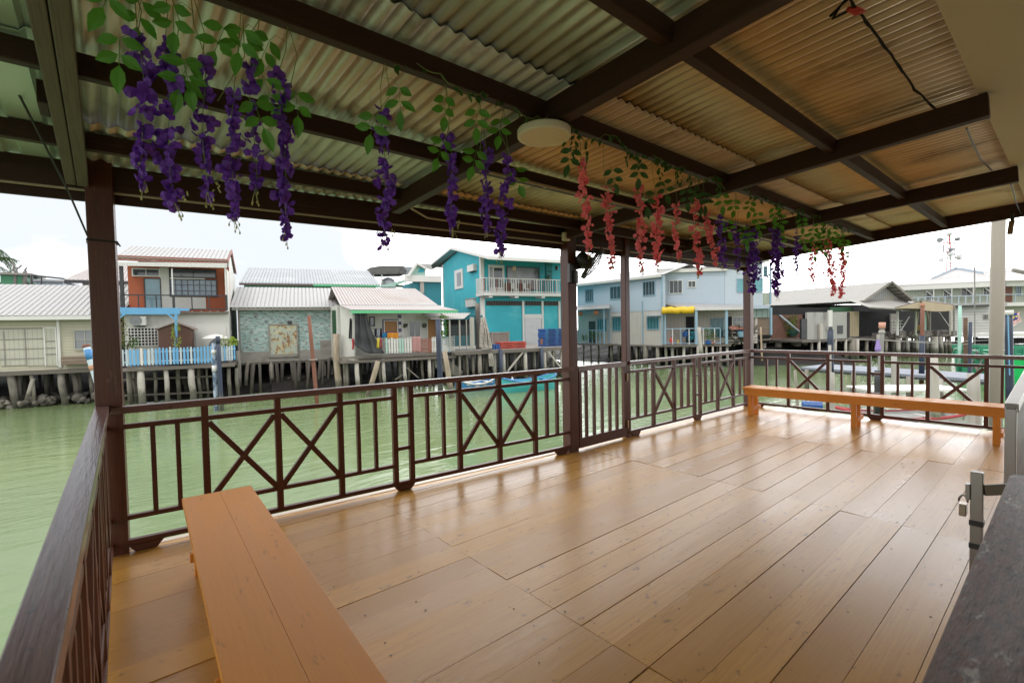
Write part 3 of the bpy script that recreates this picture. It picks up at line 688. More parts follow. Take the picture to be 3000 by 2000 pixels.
LQ = [
 ('purple flower strand touching the coral red ones', 2112, 632, 2118, 782, .055, 1.1, 2),
 ('narrow purple flower strand left of the far corner post', 2158, 652, 2160, 790, .034, .8, 2),
 ('bushy purple flower strand in front of the far corner post', 2200, 665, 2208, 858, .105, 2.6, 4),
 ('bushy purple flower strand right of the far corner post', 2268, 672, 2278, 868, .105, 2.6, 4),
 ('thin lone purple flower strand against the white sky', 2332, 675, 2334, 802, .024, .7, 2),
]
for i, (lb, u0, v0, u1, v1, w_, dn, lv) in enumerate(LQ): strand(lb, gp_, u0, v0, u1, v1, purple, 300+i, w_, dn, lv)
LS = [
 ('sparse coral red flower strand with dark leaves, left of the last two', 2384, 712, 2376, 822, .070, .9, 4, True),
 ('full coral red flower strand against the sky, second from the far right', 2425, 700, 2440, 862, .085, 1.7, 4, False),
 ('coral red flower strand farthest to the right', 2470, 722, 2464, 868, .060, 1.5, 3, False),
]
for i, (lb, u0, v0, u1, v1, w_, dn, lv, sp) in enumerate(LS): strand(lb, gr_, u0, v0, u1, v1, redpet, 400+i, w_, dn, lv, sp)
# the leafy vine wound along the purlin
vn = thing('leaf_vine', 'vine of small dark green leaves wound along the purlin above the flowers', 'vine', (4, HY, 2.65))
r = random.Random(8); mb = MB(); st = MB(); prev = None; pts = []
for i in range(180):
    x = 1.0 + i*.036; z = RZ(HY)-.115+.03*math.sin(i*.5)+r.uniform(-.012, .012); y = HY-.035+.02*math.cos(i*.37); pts.append(V((x, y, z)))
st.tube(pts, .003, 5); st.build('stem', stemm, vn)
for p in pts:
    for k in range(r.choice((0, 1, 1, 2, 2))):
        leaf(mb, p, V((r.uniform(-.7, .7), r.uniform(-.6, .2), -r.uniform(.3, 1))), rv(r)+V((-.3, -.8, 0)), r.uniform(.03, .05), r.uniform(.018, .028))
for i in range(26):
    p = pts[r.randrange(30, 178)]; q = p+V((r.uniform(-.02, .02), r.uniform(-.03, .01), -r.uniform(.05, .17)))
    for k in range(5): leaf(mb, p.lerp(q, (k+1)/5), V((r.choice((-1, 1))*r.uniform(.3, .8), r.uniform(-.5, .3), -.8)), rv(r)+V((-.3, -.8, 0)), r.uniform(.032, .05), r.uniform(.018, .026))
mb.build('leaves', leafd, vn)
K = .80
# ================================================================= materials of the village
pileM = M('weathered_pile', tide=(-1.65,(.075,.075,.05)), col=(.27,.245,.205), rough=.85, var=.2, vs=1.5, st=(.6,6,6), d=((.10,.085,.07),.5,.75,2.2,(.5,2,2),.7), rnd=.25, bump=.01, bs=5)
pileW = M('pale_concrete_pile', tide=(-1.65,(.075,.075,.05)), col=(.46,.43,.38), rough=.8, var=.12, vs=1.5, st=(.7,5,5), d=((.22,.2,.16),.55,.8,1.6,(.5,2,2),.6), rnd=.14)
logM = M('gnarled_log', tide=(-1.65,(.075,.075,.05)), col=(.32,.26,.19), rough=.9, var=.3, vs=2.5, st=(.7,5,5), d=((.5,.45,.36),.5,.7,3,(.7,3,3),.6), bump=.02, bs=5, rnd=.15)
slabM = M('old_floor_timber', (.15,.13,.11), rough=.9, var=.25, vs=1.5, st=(.5,3,3), d=((.35,.32,.27),.55,.75,2,(.5,2,2),.5))
greyW = M('grey_weathered_boards', (.30,.28,.25), rough=.9, var=.22, vs=1.2, st=(.5,3,3), siding=(.14,2,.01), d=((.14,.12,.1),.5,.75,1.6,(.6,1,1),.6), rnd=.1)
voidM = M('painted_interior_shade', (.012,.012,.013), rough=.9)  # near black, paints the shade inside openings and under roofs
whiteM = M('white_wall_paint', (.62,.61,.57), rough=.7, var=.07, vs=.9, d=((.38,.36,.31),.52,.78,1.1,(1,1,.35),.5), bump=.003)
whiteT = M('white_trim_paint', (.70,.69,.66), rough=.55, var=.06, d=((.42,.4,.36),.6,.8,2,(1,1,.5),.35))
creamS = M('cream_plank_siding', (.50,.47,.36), rough=.7, var=.08, vs=.8, siding=(.155,2,.012), d=((.30,.30,.22),.5,.75,.9,(1,1,.3),.55), sg=.38)
creamD = M('faded_door_panel', (.50,.49,.41), rough=.7, var=.1, vs=1.2, siding=(.19,0,.006), sg=.3, d=((.28,.30,.25),.5,.8,1.4,(.8,1,1.2),.5))
roofW = M('white_metal_roof', (.42,.415,.41), rough=.5, var=.07, vs=.7, d=((.44,.42,.40),.5,.75,.8,(.4,1,1),.6), metal=.1)
roofP = M('rust_stained_pale_roof', (.44,.40,.385), rough=.55, var=.08, vs=.8, d=((.38,.27,.22),.48,.75,.9,(.5,.6,1),.6), metal=.1, d2=((.48,.55,.50),.55,.75,.6,(.4,1,1),.5))
roofG = M('grey_metal_roof', (.36,.38,.40), rough=.5, var=.1, vs=.7, d=((.6,.6,.6),.5,.75,.7,(.4,1,1),.6), metal=.1)
roofCr = M('cream_fibre_roof', (.42,.41,.385), rough=.7, var=.06, vs=.7, d=((.4,.38,.34),.55,.8,.8,(.5,.6,1),.45))
rustF = M('peeling_red_fascia', (.30,.12,.09), rough=.8, var=.25, vs=2.5, st=(.5,2,2), d=((.45,.38,.33),.5,.7,3,(.5,2,2),.6))
orangeW = M('terracotta_wall', (.40,.10,.042), rough=.75, var=.1, vs=.8, d=((.36,.08,.03),.5,.8,1,(1,1,.5),.4))
darkM = M('dark_metal', (.03,.03,.034), rough=.5)
glassD = glass('dark_glass', (.025,.035,.038), rough=.12)
glassB = glass('blue_glass', (.10,.22,.27), rough=.12, var=.4)
glassC = glass('curtained_blue_glass', (.13,.20,.27), rough=.2, var=.45, vs=2)
glassG = glass('grey_curtain_glass', (.22,.23,.25), rough=.3, var=.3, vs=2)
blueP = M('sky_blue_paint', (.14,.40,.68), rough=.6, var=.12, vs=1.5, rnd=.10, d=((.35,.5,.6),.6,.8,3,(1,1,1),.4))
paleB = M('pale_blue_white_paint', (.50,.60,.66), rough=.6, var=.1, rnd=.10)
brownW = M('brown_stained_boards', (.13,.06,.04), rough=.7, var=.2, siding=(.13,2,.01), vs=1.5)
brownP = M('old_brown_planks', (.22,.16,.12), rough=.85, var=.25, vs=1.2, st=(.4,2,4), siding=(.17,2,.008), d=((.34,.29,.24),.5,.7,2,(.4,1,3),.5))
peelM = M('peeling_mint_siding', (.33,.47,.45), rough=.8, var=.1, vs=1.1, siding=(.135,2,.012), d2=((.15,.135,.115),.52,.58,5.5,(.6,1,2.0),.85), d=((.52,.60,.58),.46,.58,3.0,(.6,1,1.6),.75), sg=.45)
rustD = M('rust_eaten_panel', (.42,.47,.40), rough=.75, var=.1, vs=1.5, d=((.27,.13,.05),.49,.58,4.2,(1,1,.7),.95), d2=((.58,.50,.28),.50,.57,6.5,(1,1,1),.75))
greenD = M('dark_green_wall', (.02,.085,.035), rough=.7)
greenF = M('green_fascia_paint', (.12,.50,.24), rough=.6, var=.1, d=((.45,.38,.16),.58,.62,.55,(.35,1,1),.8))
tarpB = M('black_tarpaulin', (.032,.032,.036), rough=.65, var=.25, vs=1.5)
tealM = M('teal_wall_paint', (.03,.42,.50), rough=.65, var=.10, vs=.6, d=((.16,.60,.66),.5,.75,.7,(.8,.8,1),.55), d2=((.02,.28,.34),.6,.8,1.1,(1,1,.3),.4))
tealD = M('deep_teal_paint', (.012,.20,.25), rough=.6, var=.08)
mintP = M('mint_paint', (.38,.60,.52), rough=.6, var=.08)
greyB = M('pale_blue_siding', (.44,.52,.60), rough=.65, var=.05, vs=.6, siding=(.16,2,.010), sg=.25, d=((.36,.43,.5),.55,.8,.8,(1,1,.4),.35))
beigeW = M('beige_plank_wall', (.52,.48,.44), rough=.7, var=.07, siding=(.32,0,.006), sg=.18, d=((.42,.36,.32),.55,.8,.9,(1,1,.4),.4))
blueT = M('grey_blue_trim', (.26,.40,.50), rough=.6, var=.08)
louv = M('dark_louvre_glass', (.05,.065,.075), rough=.2, siding=(.17,2,.012), var=.2, sg=.5)
louvT = M('teal_louvre_glass', (.04,.17,.19), rough=.2, siding=(.17,2,.012), var=.3, sg=.5)
yellowM = M('yellow_tarpaulin', (.78,.50,.02), rough=.5, var=.08)
silverM = M('crinkled_silver_sheet', (.50,.50,.52), rough=.35, var=.2, vs=1.4, st=(1,1,2.5), bump=.03, bs=2.2, metal=.35)
navyM = M('navy_painted_pole', tide=(-1.65,(.075,.075,.05)), col=(.018,.03,.06), rough=.5, var=.2, rnd=.15, d=((.12,.13,.15),.62,.75,5,(.5,3,3),.5))
rustP = M('rust_red_pole', (.20,.075,.045), rough=.7, var=.25, vs=2.5, d=((.38,.2,.13),.55,.75,2,(.4,2,2),.5))
purpleP = M('purple_paint', (.13,.08,.20), rough=.6)
woodO = M('varnished_wood_panel', (.36,.165,.05), rough=.5, var=.15, vs=1.5, siding=(.09,2,.004), sg=.3)
shrubM = M('shrub_leaves', (.09,.20,.03), rough=.55, var=.35, vs=3, trans=.35, rnd=.12)
shrubY = M('yellow_green_leaves', (.32,.44,.03), rough=.5, var=.25, vs=3, trans=.4)
trunkM = M('thin_stem', (.14,.11,.07), rough=.9)
pinkC = M('pink_patterned_cloth', (.42,.22,.21), rough=.9, var=.4, vs=9)
def cloth(nm, c): return M('cloth_'+nm, c, rough=.9, var=.2, vs=4)
netM = M('pale_fishing_net', (.46,.42,.37), rough=.95, var=.35, vs=5, st=(1,1,.4), d=((.16,.13,.11),.5,.6,6,(3,3,.5),.7))
concM = M('grey_concrete', (.40,.38,.34), rough=.85, var=.12, vs=1.2, d=((.25,.23,.2),.55,.8,1.6,(1,1,.4),.5))
redPl = M('red_plastic', (.50,.07,.045), rough=.45, rnd=.1); bluePl = M('blue_plastic', (.015,.085,.30), rough=.4, rnd=.12)
redW = M('red_boat_paint', (.40,.04,.05), rough=.5); boatG = M('green_boat_paint', (.02,.24,.13), rough=.5, var=.15, d=((.2,.3,.24),.6,.75,2,(1,1,1),.5)); boatL = M('bright_green_hull', (.0,.46,.11), rough=.4, var=.05)
boatB = M('blue_boat_paint', (.05,.22,.48), rough=.5, var=.2, d=((.35,.5,.55),.55,.7,2.5,(1,1,1),.6)); boatT = M('turquoise_boat_paint', (.06,.42,.42), rough=.5, var=.15)
pontM = M('blue_grey_planking', (.26,.28,.33), rough=.85, var=.12, vs=1.5, siding=(.2,0,.01), sg=.4, d=((.12,.13,.15),.55,.75,1.4,(1,1,1),.4))
creamG = M('pale_green_cream_boards', (.42,.46,.38), rough=.7, var=.08, siding=(.3,0,.006), sg=.3)
mudM = M('dark_mud', (.016,.014,.012), rough=.8, var=.3, vs=1.2, bump=.08, bs=2, d=((.05,.045,.04),.58,.68,2.5,(1,1,1),.6), spec=.2)
pileK = M('shaded_old_pile', tide=(-1.65,(.075,.075,.05)), col=(.075,.066,.056), rough=.9, var=.3, vs=1.5, st=(.6,6,6), rnd=.3)  # darker copy of the pile colour, under-house shade painted in
concP = M('cream_concrete_pole', (.30,.27,.22), rough=.75, var=.06, vs=1.1, d=((.35,.3,.24),.6,.8,1.6,(.4,3,3),.4))

class House:
    def __init__(s, name, label, cat, P, group=None, base=None):
        s.P = P; b = base or P.w(0, -2, FZ); s.t = thing(name, label, cat, b, group)
    def box(s, nm, m, s0, s1, n0, n1, z0, z1, parent=None, label=None, bevel=0):
        mb = MB(); mb.fb(s.P, s0, s1, n0, n1, z0, z1); return mb.build(nm, m, parent or s.t, bevel=bevel, label=label)
    def r(s, nm, m, c, rc, n0, n1, parent=None, label=None, nref=None):
        s0, s1, z0, z1 = s.P.rect(c, *rc, n=n1 if nref is None else nref)
        return s.box(nm, m, s0, s1, n0, n1, z0, z1, parent, label)
    def rs(s, nm, m, c, rcs, n0, n1, parent=None, label=None):
        mb = MB()
        for rc in rcs:
            s0, s1, z0, z1 = s.P.rect(c, *rc, n=n1); mb.fb(s.P, s0, s1, n0, n1, z0, z1)
        return mb.build(nm, m, parent or s.t, label=label)
    def poly(s, nm, m, c, pts, n0, n1, parent=None, label=None):
        q = [s.P.sz(*px(c, a, b), n1) for a, b in pts]; mb = MB()
        lp = [s.P.w(x, n0, z) for x, z in q]; mb.prism(lp, s.P.n*(n1-n0), 0, [V((x, n0, z)) for x, z in q]); return mb.build(nm, m, parent or s.t, label=label)
    def bar(s, nm, m, c, a0, b0, a1, b1, n, w_, h_=None, parent=None, n2=None):
        mb = MB(); mb.bar(s.P.at(*px(c, a0, b0), n), s.P.at(*px(c, a1, b1), n if n2 is None else n2), w_, h_ or w_, up=s.P.n); return mb.build(nm, m, parent or s.t)
    def pile(s, c, at, bt, ab, r_, n=-.3, m=None, top=None, nm='pile', lab=None):
        p = s.P.at(*px(c, at, bt), n); x = s.P.sz(*px(c, ab, bt), n)[0]; q = s.P.w(x, n, WZ-.3)
        if top is not None: p.z = top
        mb = MB(); k = R.uniform(-.03, .03); mb.tube([p, p.lerp(q, .35)+V((k, k, 0)), p.lerp(q, .7)+V((-k, k, 0)), q], [r_*.80, r_*R.uniform(.78, .88), r_*.84, r_*.9], 9)
        return mb.build(nm, m or pileM, s.t, smooth=True, label=lab)
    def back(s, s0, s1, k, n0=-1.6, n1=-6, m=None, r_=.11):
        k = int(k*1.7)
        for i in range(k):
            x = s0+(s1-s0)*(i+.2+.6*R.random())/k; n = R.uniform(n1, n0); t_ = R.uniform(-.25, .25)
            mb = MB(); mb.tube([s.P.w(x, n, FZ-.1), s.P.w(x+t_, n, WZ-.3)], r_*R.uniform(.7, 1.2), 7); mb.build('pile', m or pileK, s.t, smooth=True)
    def slab(s, s0, s1, n0, n1, z1=FZ, h=.16): return s.box('floor_slab', slabM, s0, s1, n1, n0, z1-h, z1)
    def win(s, c, rc, n, cols, rows, fm, pm, d=.07, fw=.06, bw=.03, nm='window'):
        s0, s1, z0, z1 = s.P.rect(c, *rc, n=n); mb = MB(); P = s.P
        mb.fb(P, s0, s1, n-.02, n+d, z0, z0+fw); mb.fb(P, s0, s1, n-.02, n+d, z1-fw, z1)
        mb.fb(P, s0, s0+fw, n-.02, n+d-.003, z0+fw, z1-fw); mb.fb(P, s1-fw, s1, n-.02, n+d-.003, z0+fw, z1-fw)
        for i in range(1, cols): x = s0+(s1-s0)*i/cols; mb.fb(P, x-bw/2, x+bw/2, n-.01, n+d-.012, z0+fw, z1-fw)
        for j in range(1, rows): z = z0+(z1-z0)*j/rows; mb.fb(P, s0+fw, s1-fw, n-.01, n+d-.018, z-bw/2, z+bw/2)
        f = mb.build(nm, fm, s.t); s.box('pane', pm, s0+fw*.5, s1-fw*.5, n-.03, n+.02, z0+fw*.5, z1-fw*.5, f); return f
    def roof(s, m, a, b, c, d, pitch=.25, amp=.02, prof='rib', nm='roof', label=None):
        mb = MB(); mb.corr(a, b, c, d, pitch, amp, prof, 3); o = mb.build(nm, m, s.t, label=label)
        sm = o.modifiers.new('thickness', 'SOLIDIFY'); sm.thickness = .03; sm.offset = 0; return o
def bush(mb, c, rx, ry, rz, n, ls, r, mi=0):
    for i in range(n):
        d = rv(r).normalized(); k = r.random()**.4; p = V(c)+V((d.x*rx*k, d.y*ry*k, d.z*rz*k))
        if noise.noise(p*3.1) < -.22: continue
        leaf(mb, p, (d+rv(r)*.8+V((0, 0, .2))), rv(r)+V((0, -.6, .6)), ls*r.uniform(.7, 1.3), ls*.5, mi)
def shrub(nm, label, c, rx, ry, rz, n, ls, m, seed, group=None, stem=True):
    r = random.Random(seed); t = thing(nm, label, 'plant', V(c)-V((0, 0, rz)), group); mb = MB(); bush(mb, c, rx, ry, rz, n, ls, r); mb.build('foliage', m, t)
    if stem:
        mb = MB()
        for i in range(4): mb.tube([V(c)-V((0, 0, rz*1.05)), V(c)+V((r.uniform(-.5, .5)*rx, 0, r.uniform(-.2, .5)*rz))], .02, 5)
        mb.build('stem', trunkM, t)
    return t
def fence(name, label, P, c, ax, bt, bb, n, k, wd, ms, base=True, skip=(), cat='fence', rail_m=None):
    """picket fence between crop columns ax[0], ax[1]; bt, bb = top/bottom rows at both ends"""
    t = thing(name, label, cat, P.at(*px(c, (ax[0]+ax[1])/2, (bb[0]+bb[1])/2), n)); r = random.Random(k)
    A0, A1 = P.sz(*px(c, ax[0], bt[0]), n), P.sz(*px(c, ax[1], bt[1]), n); B0, B1 = P.sz(*px(c, ax[0], bb[0]), n), P.sz(*px(c, ax[1], bb[1]), n)
    for i in range(k):
        f = (i+.5)/k; x = A0[0]+(A1[0]-A0[0])*f; zt = A0[1]+(A1[1]-A0[1])*f+r.uniform(-.03, .05); zb = B0[1]+(B1[1]-B0[1])*f
        if i in skip: continue
        mb = MB(); h = .31*abs(A1[0]-A0[0])/k*r.uniform(.92, 1.08); lp = [P.w(x-h, n, zb), P.w(x+h, n, zb), P.w(x+h, n, zt-h*.7), P.w(x, n, zt), P.w(x-h, n, zt-h*.7)]
        mb.prism(lp, P.n*.02); mb.build('picket', ms[r.randrange(len(ms))] if not callable(ms) else ms(i, r), t)
    for q in (.22, .78):
        za = B0[1]+(A0[1]-B0[1])*q; zb = B1[1]+(A1[1]-B1[1])*q
        mb = MB(); mb.bar(P.w(A0[0], n-.025, za), P.w(A1[0], n-.025, zb), .03, .07); mb.build('rail', rail_m or ms[0] if not callable(ms) else rail_m, t)
    return t

# ================================================================= H1 white plank house (far left)
P1 = Plane(AZ(187.5, 1186, WZ), -16); h = House('plank_house', 'low cream plank house with grey ribbed roof and sliding doors, farthest left', 'house', P1)
sL, sR, zb_, zt_ = P1.rect(cA, -500, 735, 800, 1110)
h.box('wall', creamS, sL-6, sR, -6, 0, FZ-.02, zt_+.35)
h.slab(sL-6, sR+.2, .25, -6.2, FZ, .22)
e0 = P1.at(*px(cA, -700, 722), .5); e1 = P1.at(*px(cA, 900, 690), .5)
sA = P1.sz(*px(cA, 915, 672), .5)[0]; zE = P1.sz(*px(cA, 300, 712), .5)[1]
zRd = P1.sz(*px(cA, 300, 484), -4.2)[1]
h.roof(roofW, P1.w(sL-7, -4.2, zRd), P1.w(sA, -4.2, zRd), P1.w(sL-7, .5, zE), P1.w(sA, .5, zE-.06), .26, .022)
h.roof(roofW, P1.w(sL-7, -4.2, zRd), P1.w(sA, -4.2, zRd), P1.w(sL-7, -9, zE), P1.w(sA, -9, zE), .26, .022)
h.box('eave_board', whiteT, sL-7, sA, .44, .5, zE-.26, zE-.05)
for rc in ((0, 815, 190, 1098), (195, 815, 338, 1098)): 
    h.r('sliding_door', creamD, cA, rc, 0, .05)
h.rs('door_trim', greyW, cA, ((28,840,38,1098),(190,815,199,1100),(0,893,338,899),(0,968,338,974),(0,1043,338,1049),(0,812,338,820)), .05, .075)
dr = h.r('door', creamD, cA, (345, 812, 428, 1100), 0, .05); h.rs('door_frame', whiteT, cA, ((336,805,346,1102),(426,805,436,1102),(346,805,426,814)), .0, .08, parent=dr); h.rs('door_bar', greyW, cA, ((348,908,424,914),(348,960,424,966),(348,1008,424,1014)), .05, .08, parent=dr)
h.r('corner_post', whiteT, cA, (438, 735, 460, 1112), .0, .1)
h.win(cA, (565, 822, 740, 978), 0, 2, 2, creamD, glassG)
h.r('plank_box', brownP, cA, (466, 1030, 720, 1090), .05, .45)
for at, ab, r_, n in ((75, 118, .2, 0), (118, 145, .12, -.6), (465, 490, .2, 0), (560, 590, .15, -.6), (605, 615, .1, -1.2), (690, 705, .12, -.8), (350, 352, .11, -2.2), (-60, -40, .18, 0), (-200, -190, .18, 0), (145, 150, .09, -.4)):
    h.pile(cA, at, 1150, ab, r_, n)
h.pile(cA, 235, 1150, 262, .1, .0); h.t
mb = MB(); mb.tube([P1.at(*px(cA, 255, 1195), .05), P1.at(*px(cA, 190, 1410), .05)], .1, 8); mb.build('pile', pileM, h.t, smooth=True)
h.back(sL-4, sR, 12)
def rect_fence(*a): pass

# ================================================================= H2 orange two storey house
P2 = Plane(AZ(413, 1186, WZ), -14); h = House('orange_house', 'two storey house with terracotta balcony wall and white lower wall', 'house', P2)
nw, nu, nv = -2.2, -3.6, -1.9          # lower wall, recessed upper wall, balcony front
s0, s1, z0, z1 = P2.rect(cG, 85, 320, 1318, 840, n=nv)
zlow = FZ; zbal = P2.sz(*px(cG, 700, 835), nv)[1]; ztop = P2.sz(*px(cG, 700, 325), nv)[1]
h.r('lower_wall', whiteM, cG, (140, 845, 1345, 1420), nw-.2, nw)
sl0, sl1, _, _ = P2.rect(cG, 140, 845, 1345, 1420, n=nw)
h.box('side_wall', whiteM, sl1-.15, sl1, -9, nw-.2, FZ, zbal); h.box('side_wall', whiteM, sl0, sl0+.15, -9, nw-.2, FZ, zbal)
h.box('balcony_floor', slabM, s0, s1, -9, nv, zbal-.12, zbal)
h.box('upper_wall', orangeW, s0, s1, nu-.2, nu, zbal, ztop+.3)
h.box('gable_wall', whiteM, s1-.12, s1, -9, nu-.2, zbal, ztop+.2, label='white gable wall'); h.box('gable_wall', whiteM, s0, s0+.12, -9, nu-.2, zbal, ztop+.2)
h.box('side_screen', whiteM, s1-.1, s1, nu, nv-.05, zbal, ztop)
h.r('column', darkM, cG, (82, 310, 125, 790), nv-.15, nv); h.r('column', whiteT, cG, (678, 340, 692, 640), nv-.08, nv); h.r('column', whiteT, cG, (1288, 290, 1304, 640), nv-.08, nv)
h.rs('wall_panel', whiteM, cG, ((545,330,652,800),(560,668,1072,805)), nu, nu+.06)
h.win(cG, (222,338,545,432), nu, 2, 1, whiteT, glassD); h.win(cG, (650,345,1190,448), nu+.02, 2, 1, darkM, glassD)
h.win(cG, (655,462,1200,665), nu+.02, 8, 3, darkM, glassC)
d_ = h.r('door', glassB, cG, (370,455,552,800), nu, nu+.05); h.rs('door_frame', darkM, cG, ((362,448,374,800),(546,448,558,800),(374,448,546,458)), nu, nu+.09, parent=d_)
h.r('window_sill', whiteT, cG, (655,448,1060,460), nu+.02, nu+.12)
rl = h.r('balcony_railing', darkM, cG, (85,640,1318,654), nv-.05, nv); h.r('rail', darkM, cG, (85,800,1318,812), nv-.05, nv, parent=rl)
for a0, a1 in ((85,140),(290,303),(494,508),(686,715),(903,916),(1100,1112),(1295,1318)): h.r('rail_post', darkM, cG, (a0,640,a1,815), nv-.06, nv-.005, parent=rl)
zE = P2.sz(*px(cG, 700, 235), nv+.1)[1]; sEl = P2.sz(*px(cG, 8, 205), nv+.1)[0]; sEr = P2.sz(*px(cG, 1322, 240), nv+.1)[0]
nR = -5.2; zR = P2.sz(*px(cG, 800, 112), nR)[1]
h.roof(roofW, P2.w(sEl, nR, zR), P2.w(sEr, nR, zR), P2.w(sEl, nv+.1, zE), P2.w(sEr, nv+.1, zE), .22, .02)
h.roof(roofW, P2.w(sEl, nR, zR), P2.w(sEr, nR, zR), P2.w(sEl, nR*2-nv-.1, zE), P2.w(sEr, nR*2-nv-.1, zE), .22, .02)
h.r('fascia', rustF, cG, (8, 208, 1320, 268), nv, nv+.06, nref=nv+.06)
mb = MB(); a, b, c_, d_ = [P2.at(*px(cG, *q), nv+.12) for q in ((10, 262), (1312, 278), (10, 305), (1312, 332))]; mb.corr(a, b, c_, d_, .14, .02, 'sin'); mb.build('valance', whiteT, h.t)
mb = MB(); mb.prism([P2.w(s1-.1, nu, ztop), P2.w(s1-.1, nR*2-nv, ztop), P2.w(s1-.1, nR, zR-.05)], P2.d*.08); mb.build('gable_end', whiteM, h.t)
mb = MB(); mb.bar(P2.w(sEr, nR, zR), P2.w(sEr, nR*2-nv-.1, zE), .06, .2); mb.bar(P2.w(sEr, nR, zR), P2.w(sEr, nv+.1, zE), .06, .12); mb.build('barge_board', rustF, h.t)
h.rs('rafter_end', whiteT, cG, tuple((a,826,a+14,858) for a in (640,760,905,1010,1110,1198,1285)), nw, nv-.1)
h.r('wall_shutter', whiteM, cG, (948,1000,1308,1250), nw, nw+.05)
# lattice, hut, air conditioner
lat = h.t; mb = MB(); q0, q1, y0, y1 = P2.rect(cG, 172, 1020, 520, 1225, n=nw+.3)
for i in range(10): x = q0+(q1-q0)*i/9; mb.fb(P2, x-.02, x+.02, nw+.28, nw+.30, y0, y1)
for j in range(7): z = y0+(y1-y0)*j/6; mb.fb(P2, q0, q1, nw+.302, nw+.32, z-.02, z+.02)
tag(mb.build('lattice_screen', whiteT), 'white square lattice screen on the deck of the terracotta house', 'lattice screen')
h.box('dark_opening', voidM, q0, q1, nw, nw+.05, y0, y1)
ac = thing('air_conditioner', 'white outdoor air conditioner on the wall under the terracotta balcony', 'air conditioner', P2.at(*px(cG, 295, 1000), nw+.4))
mb = MB(); a0, a1, y0, y1 = P2.rect(cG, 212, 890, 380, 992, n=nw+.42); mb.fb(P2, a0, a1, nw+.08, nw+.42, y0, y1); mb.build('casing', whiteT, ac, bevel=.015)
pc = P2.at(*px(cG, 265, 938), nw+.42); mb = MB(); mb.lathe(pc, P2.n, [(0, .29), (.012, .29), (.012, .25), (.004, .24), (.004, .06), (.02, .05)], 24); mb.build('fan_grille', M('grey_grille', (.25,.26,.27), rough=.5), ac)
mb = MB(); mb.fb(P2, a0+.1, a1-.1, nw, nw+.4, y0-.06, y0-.02); mb.build('bracket', darkM, ac)
ht = thing('garden_hut', 'small brown wooden hut with a gabled top behind the blue picket fence', 'hut', P2.at(*px(cG, 715, 1240), -1.0))
q = [P2.sz(*px(cG, *k), -1.0) for k in ((525,1420),(525,1045),(715,968),(905,1040),(905,1420))]; mb = MB(); mb.prism([P2.w(x, -1.0, z) for x, z in q], P2.n*-.9, 0, [V((x, 0, z)) for x, z in q]); mb.build('body', brownW, ht)
for a, b in (((480,1048),(718,962)),((712,962),(945,1040))):
    mb = MB(); p, q_ = P2.at(*px(cG, *a), -.9), P2.at(*px(cG, *b), -.9); mb.prism([p, q_, q_-P2.n*1.1, p-P2.n*1.1], (0, 0, .05)); mb.build('roof', M('hut_roof', (.26,.18,.15), rough=.8, var=.2), ht)
h.slab(P2.sz(*px(cG, 55, 1460), 0)[0], P2.sz(*px(cG, 1400, 1430), 0)[0], .05, -9, FZ, .14)
for a, ab, r_, n, m in ((1075,1080,.2,-.15,pileW),(1268,1278,.14,-.15,pileW),(1462,1472,.2,-.15,pileW),(985,990,.15,-.9,pileM),(920,930,.1,-.3,pileM),(1030,1036,.13,-1.4,pileM),(1360,1362,.13,-1.6,pileM),(1520,1524,.11,-1.2,pileM),(1580,1585,.08,-1.2,pileM),(1180,1190,.1,-1.2,pileM),(1750,1752,.12,-.6,pileM),(1810,1814,.12,-.6,pileM)):
    h.pile(cA, a, 1118, ab, r_, n, m)
h.back(0, 10.5, 14)
for b in (1330, 1210): h.bar('cross_beam', slabM, cA, 905, b, 1640, b-30, -1.1, .1)
# pergola
pg = thing('pergola', 'sky blue pergola beam and posts in front of the terracotta house', 'pergola', P2.at(*px(cG, 400, 1240), -.6))
def pbar(nm, a0, b0, a1, b1, n, w_, h_):
    mb = MB(); mb.bar(P2.at(*px(cG, a0, b0), n), P2.at(*px(cG, a1, b1), n), w_, h_, up=(0, 0, 1)); mb.build(nm, blueP, pg)
mb = MB(); mb.bar(P2.at(*px(cG, 0, 828), -.5), P2.at(*px(cG, 770, 828), -.5), .1, .36); mb.build('beam', blueP, pg)
mb = MB(); mb.bar(P2.at(*px(cG, 60, 800), -.6), P2.at(*px(cG, 880, 812), -1.4), .09, .14); mb.build('beam', blueP, pg)
for a in (728, 45):
    mb = MB(); mb.bar(P2.at(*px(cG, a, 848), -.5), P2.at(*px(cG, a, 1420), -.5), .15, .12, up=P2.d); mb.build('post', blueP, pg)
for a0, b0, a1, b1 in ((728, 930, 625, 855), (45, 930, 150, 855)):
    mb = MB(); mb.bar(P2.at(*px(cG, a0, b0), -.5), P2.at(*px(cG, a1, b1), -.5), .08, .12, up=P2.n); mb.build('brace', blueP, pg)
fence('picket_fence', 'picket fence of mixed sky blue and white slats on the stilt deck', P2, cG, (48, 1150), (1268, 1228), (1462, 1420), 0.0, 27, .2, lambda i, r: (paleB if i in (0,1,2,8,9,14,17,20) else blueP) if r.random() < .93 else whiteT, rail_m=paleB)
fence('picket_fence', 'short end run of sky blue picket fence beside the peeling shed', P2, cG, (1240, 1410), (1232, 1222), (1405, 1385), -.5, 6, .16, lambda i, r: (blueP, paleB)[r.randrange(2)], rail_m=paleB)
r0 = P2.at(*px(cG, 150, 1190), -.9); shrub('potted_shrub', 'green shrub at the left end of the picket fence', r0, .65, .4, .42, 420, .10, shrubM, 1)
shrub('potted_shrub', 'bright yellow green shrub at the right end of the picket fence', P2.at(*px(cG, 1310, 1190), -.8), .62, .35, .36, 420, .10, shrubY, 2)
shrub('climbing_vine', 'yellow green vine climbing the middle pergola post', P2.at(*px(cG, 730, 1120), -.4), .22, .2, .9, 260, .08, shrubY, 3)
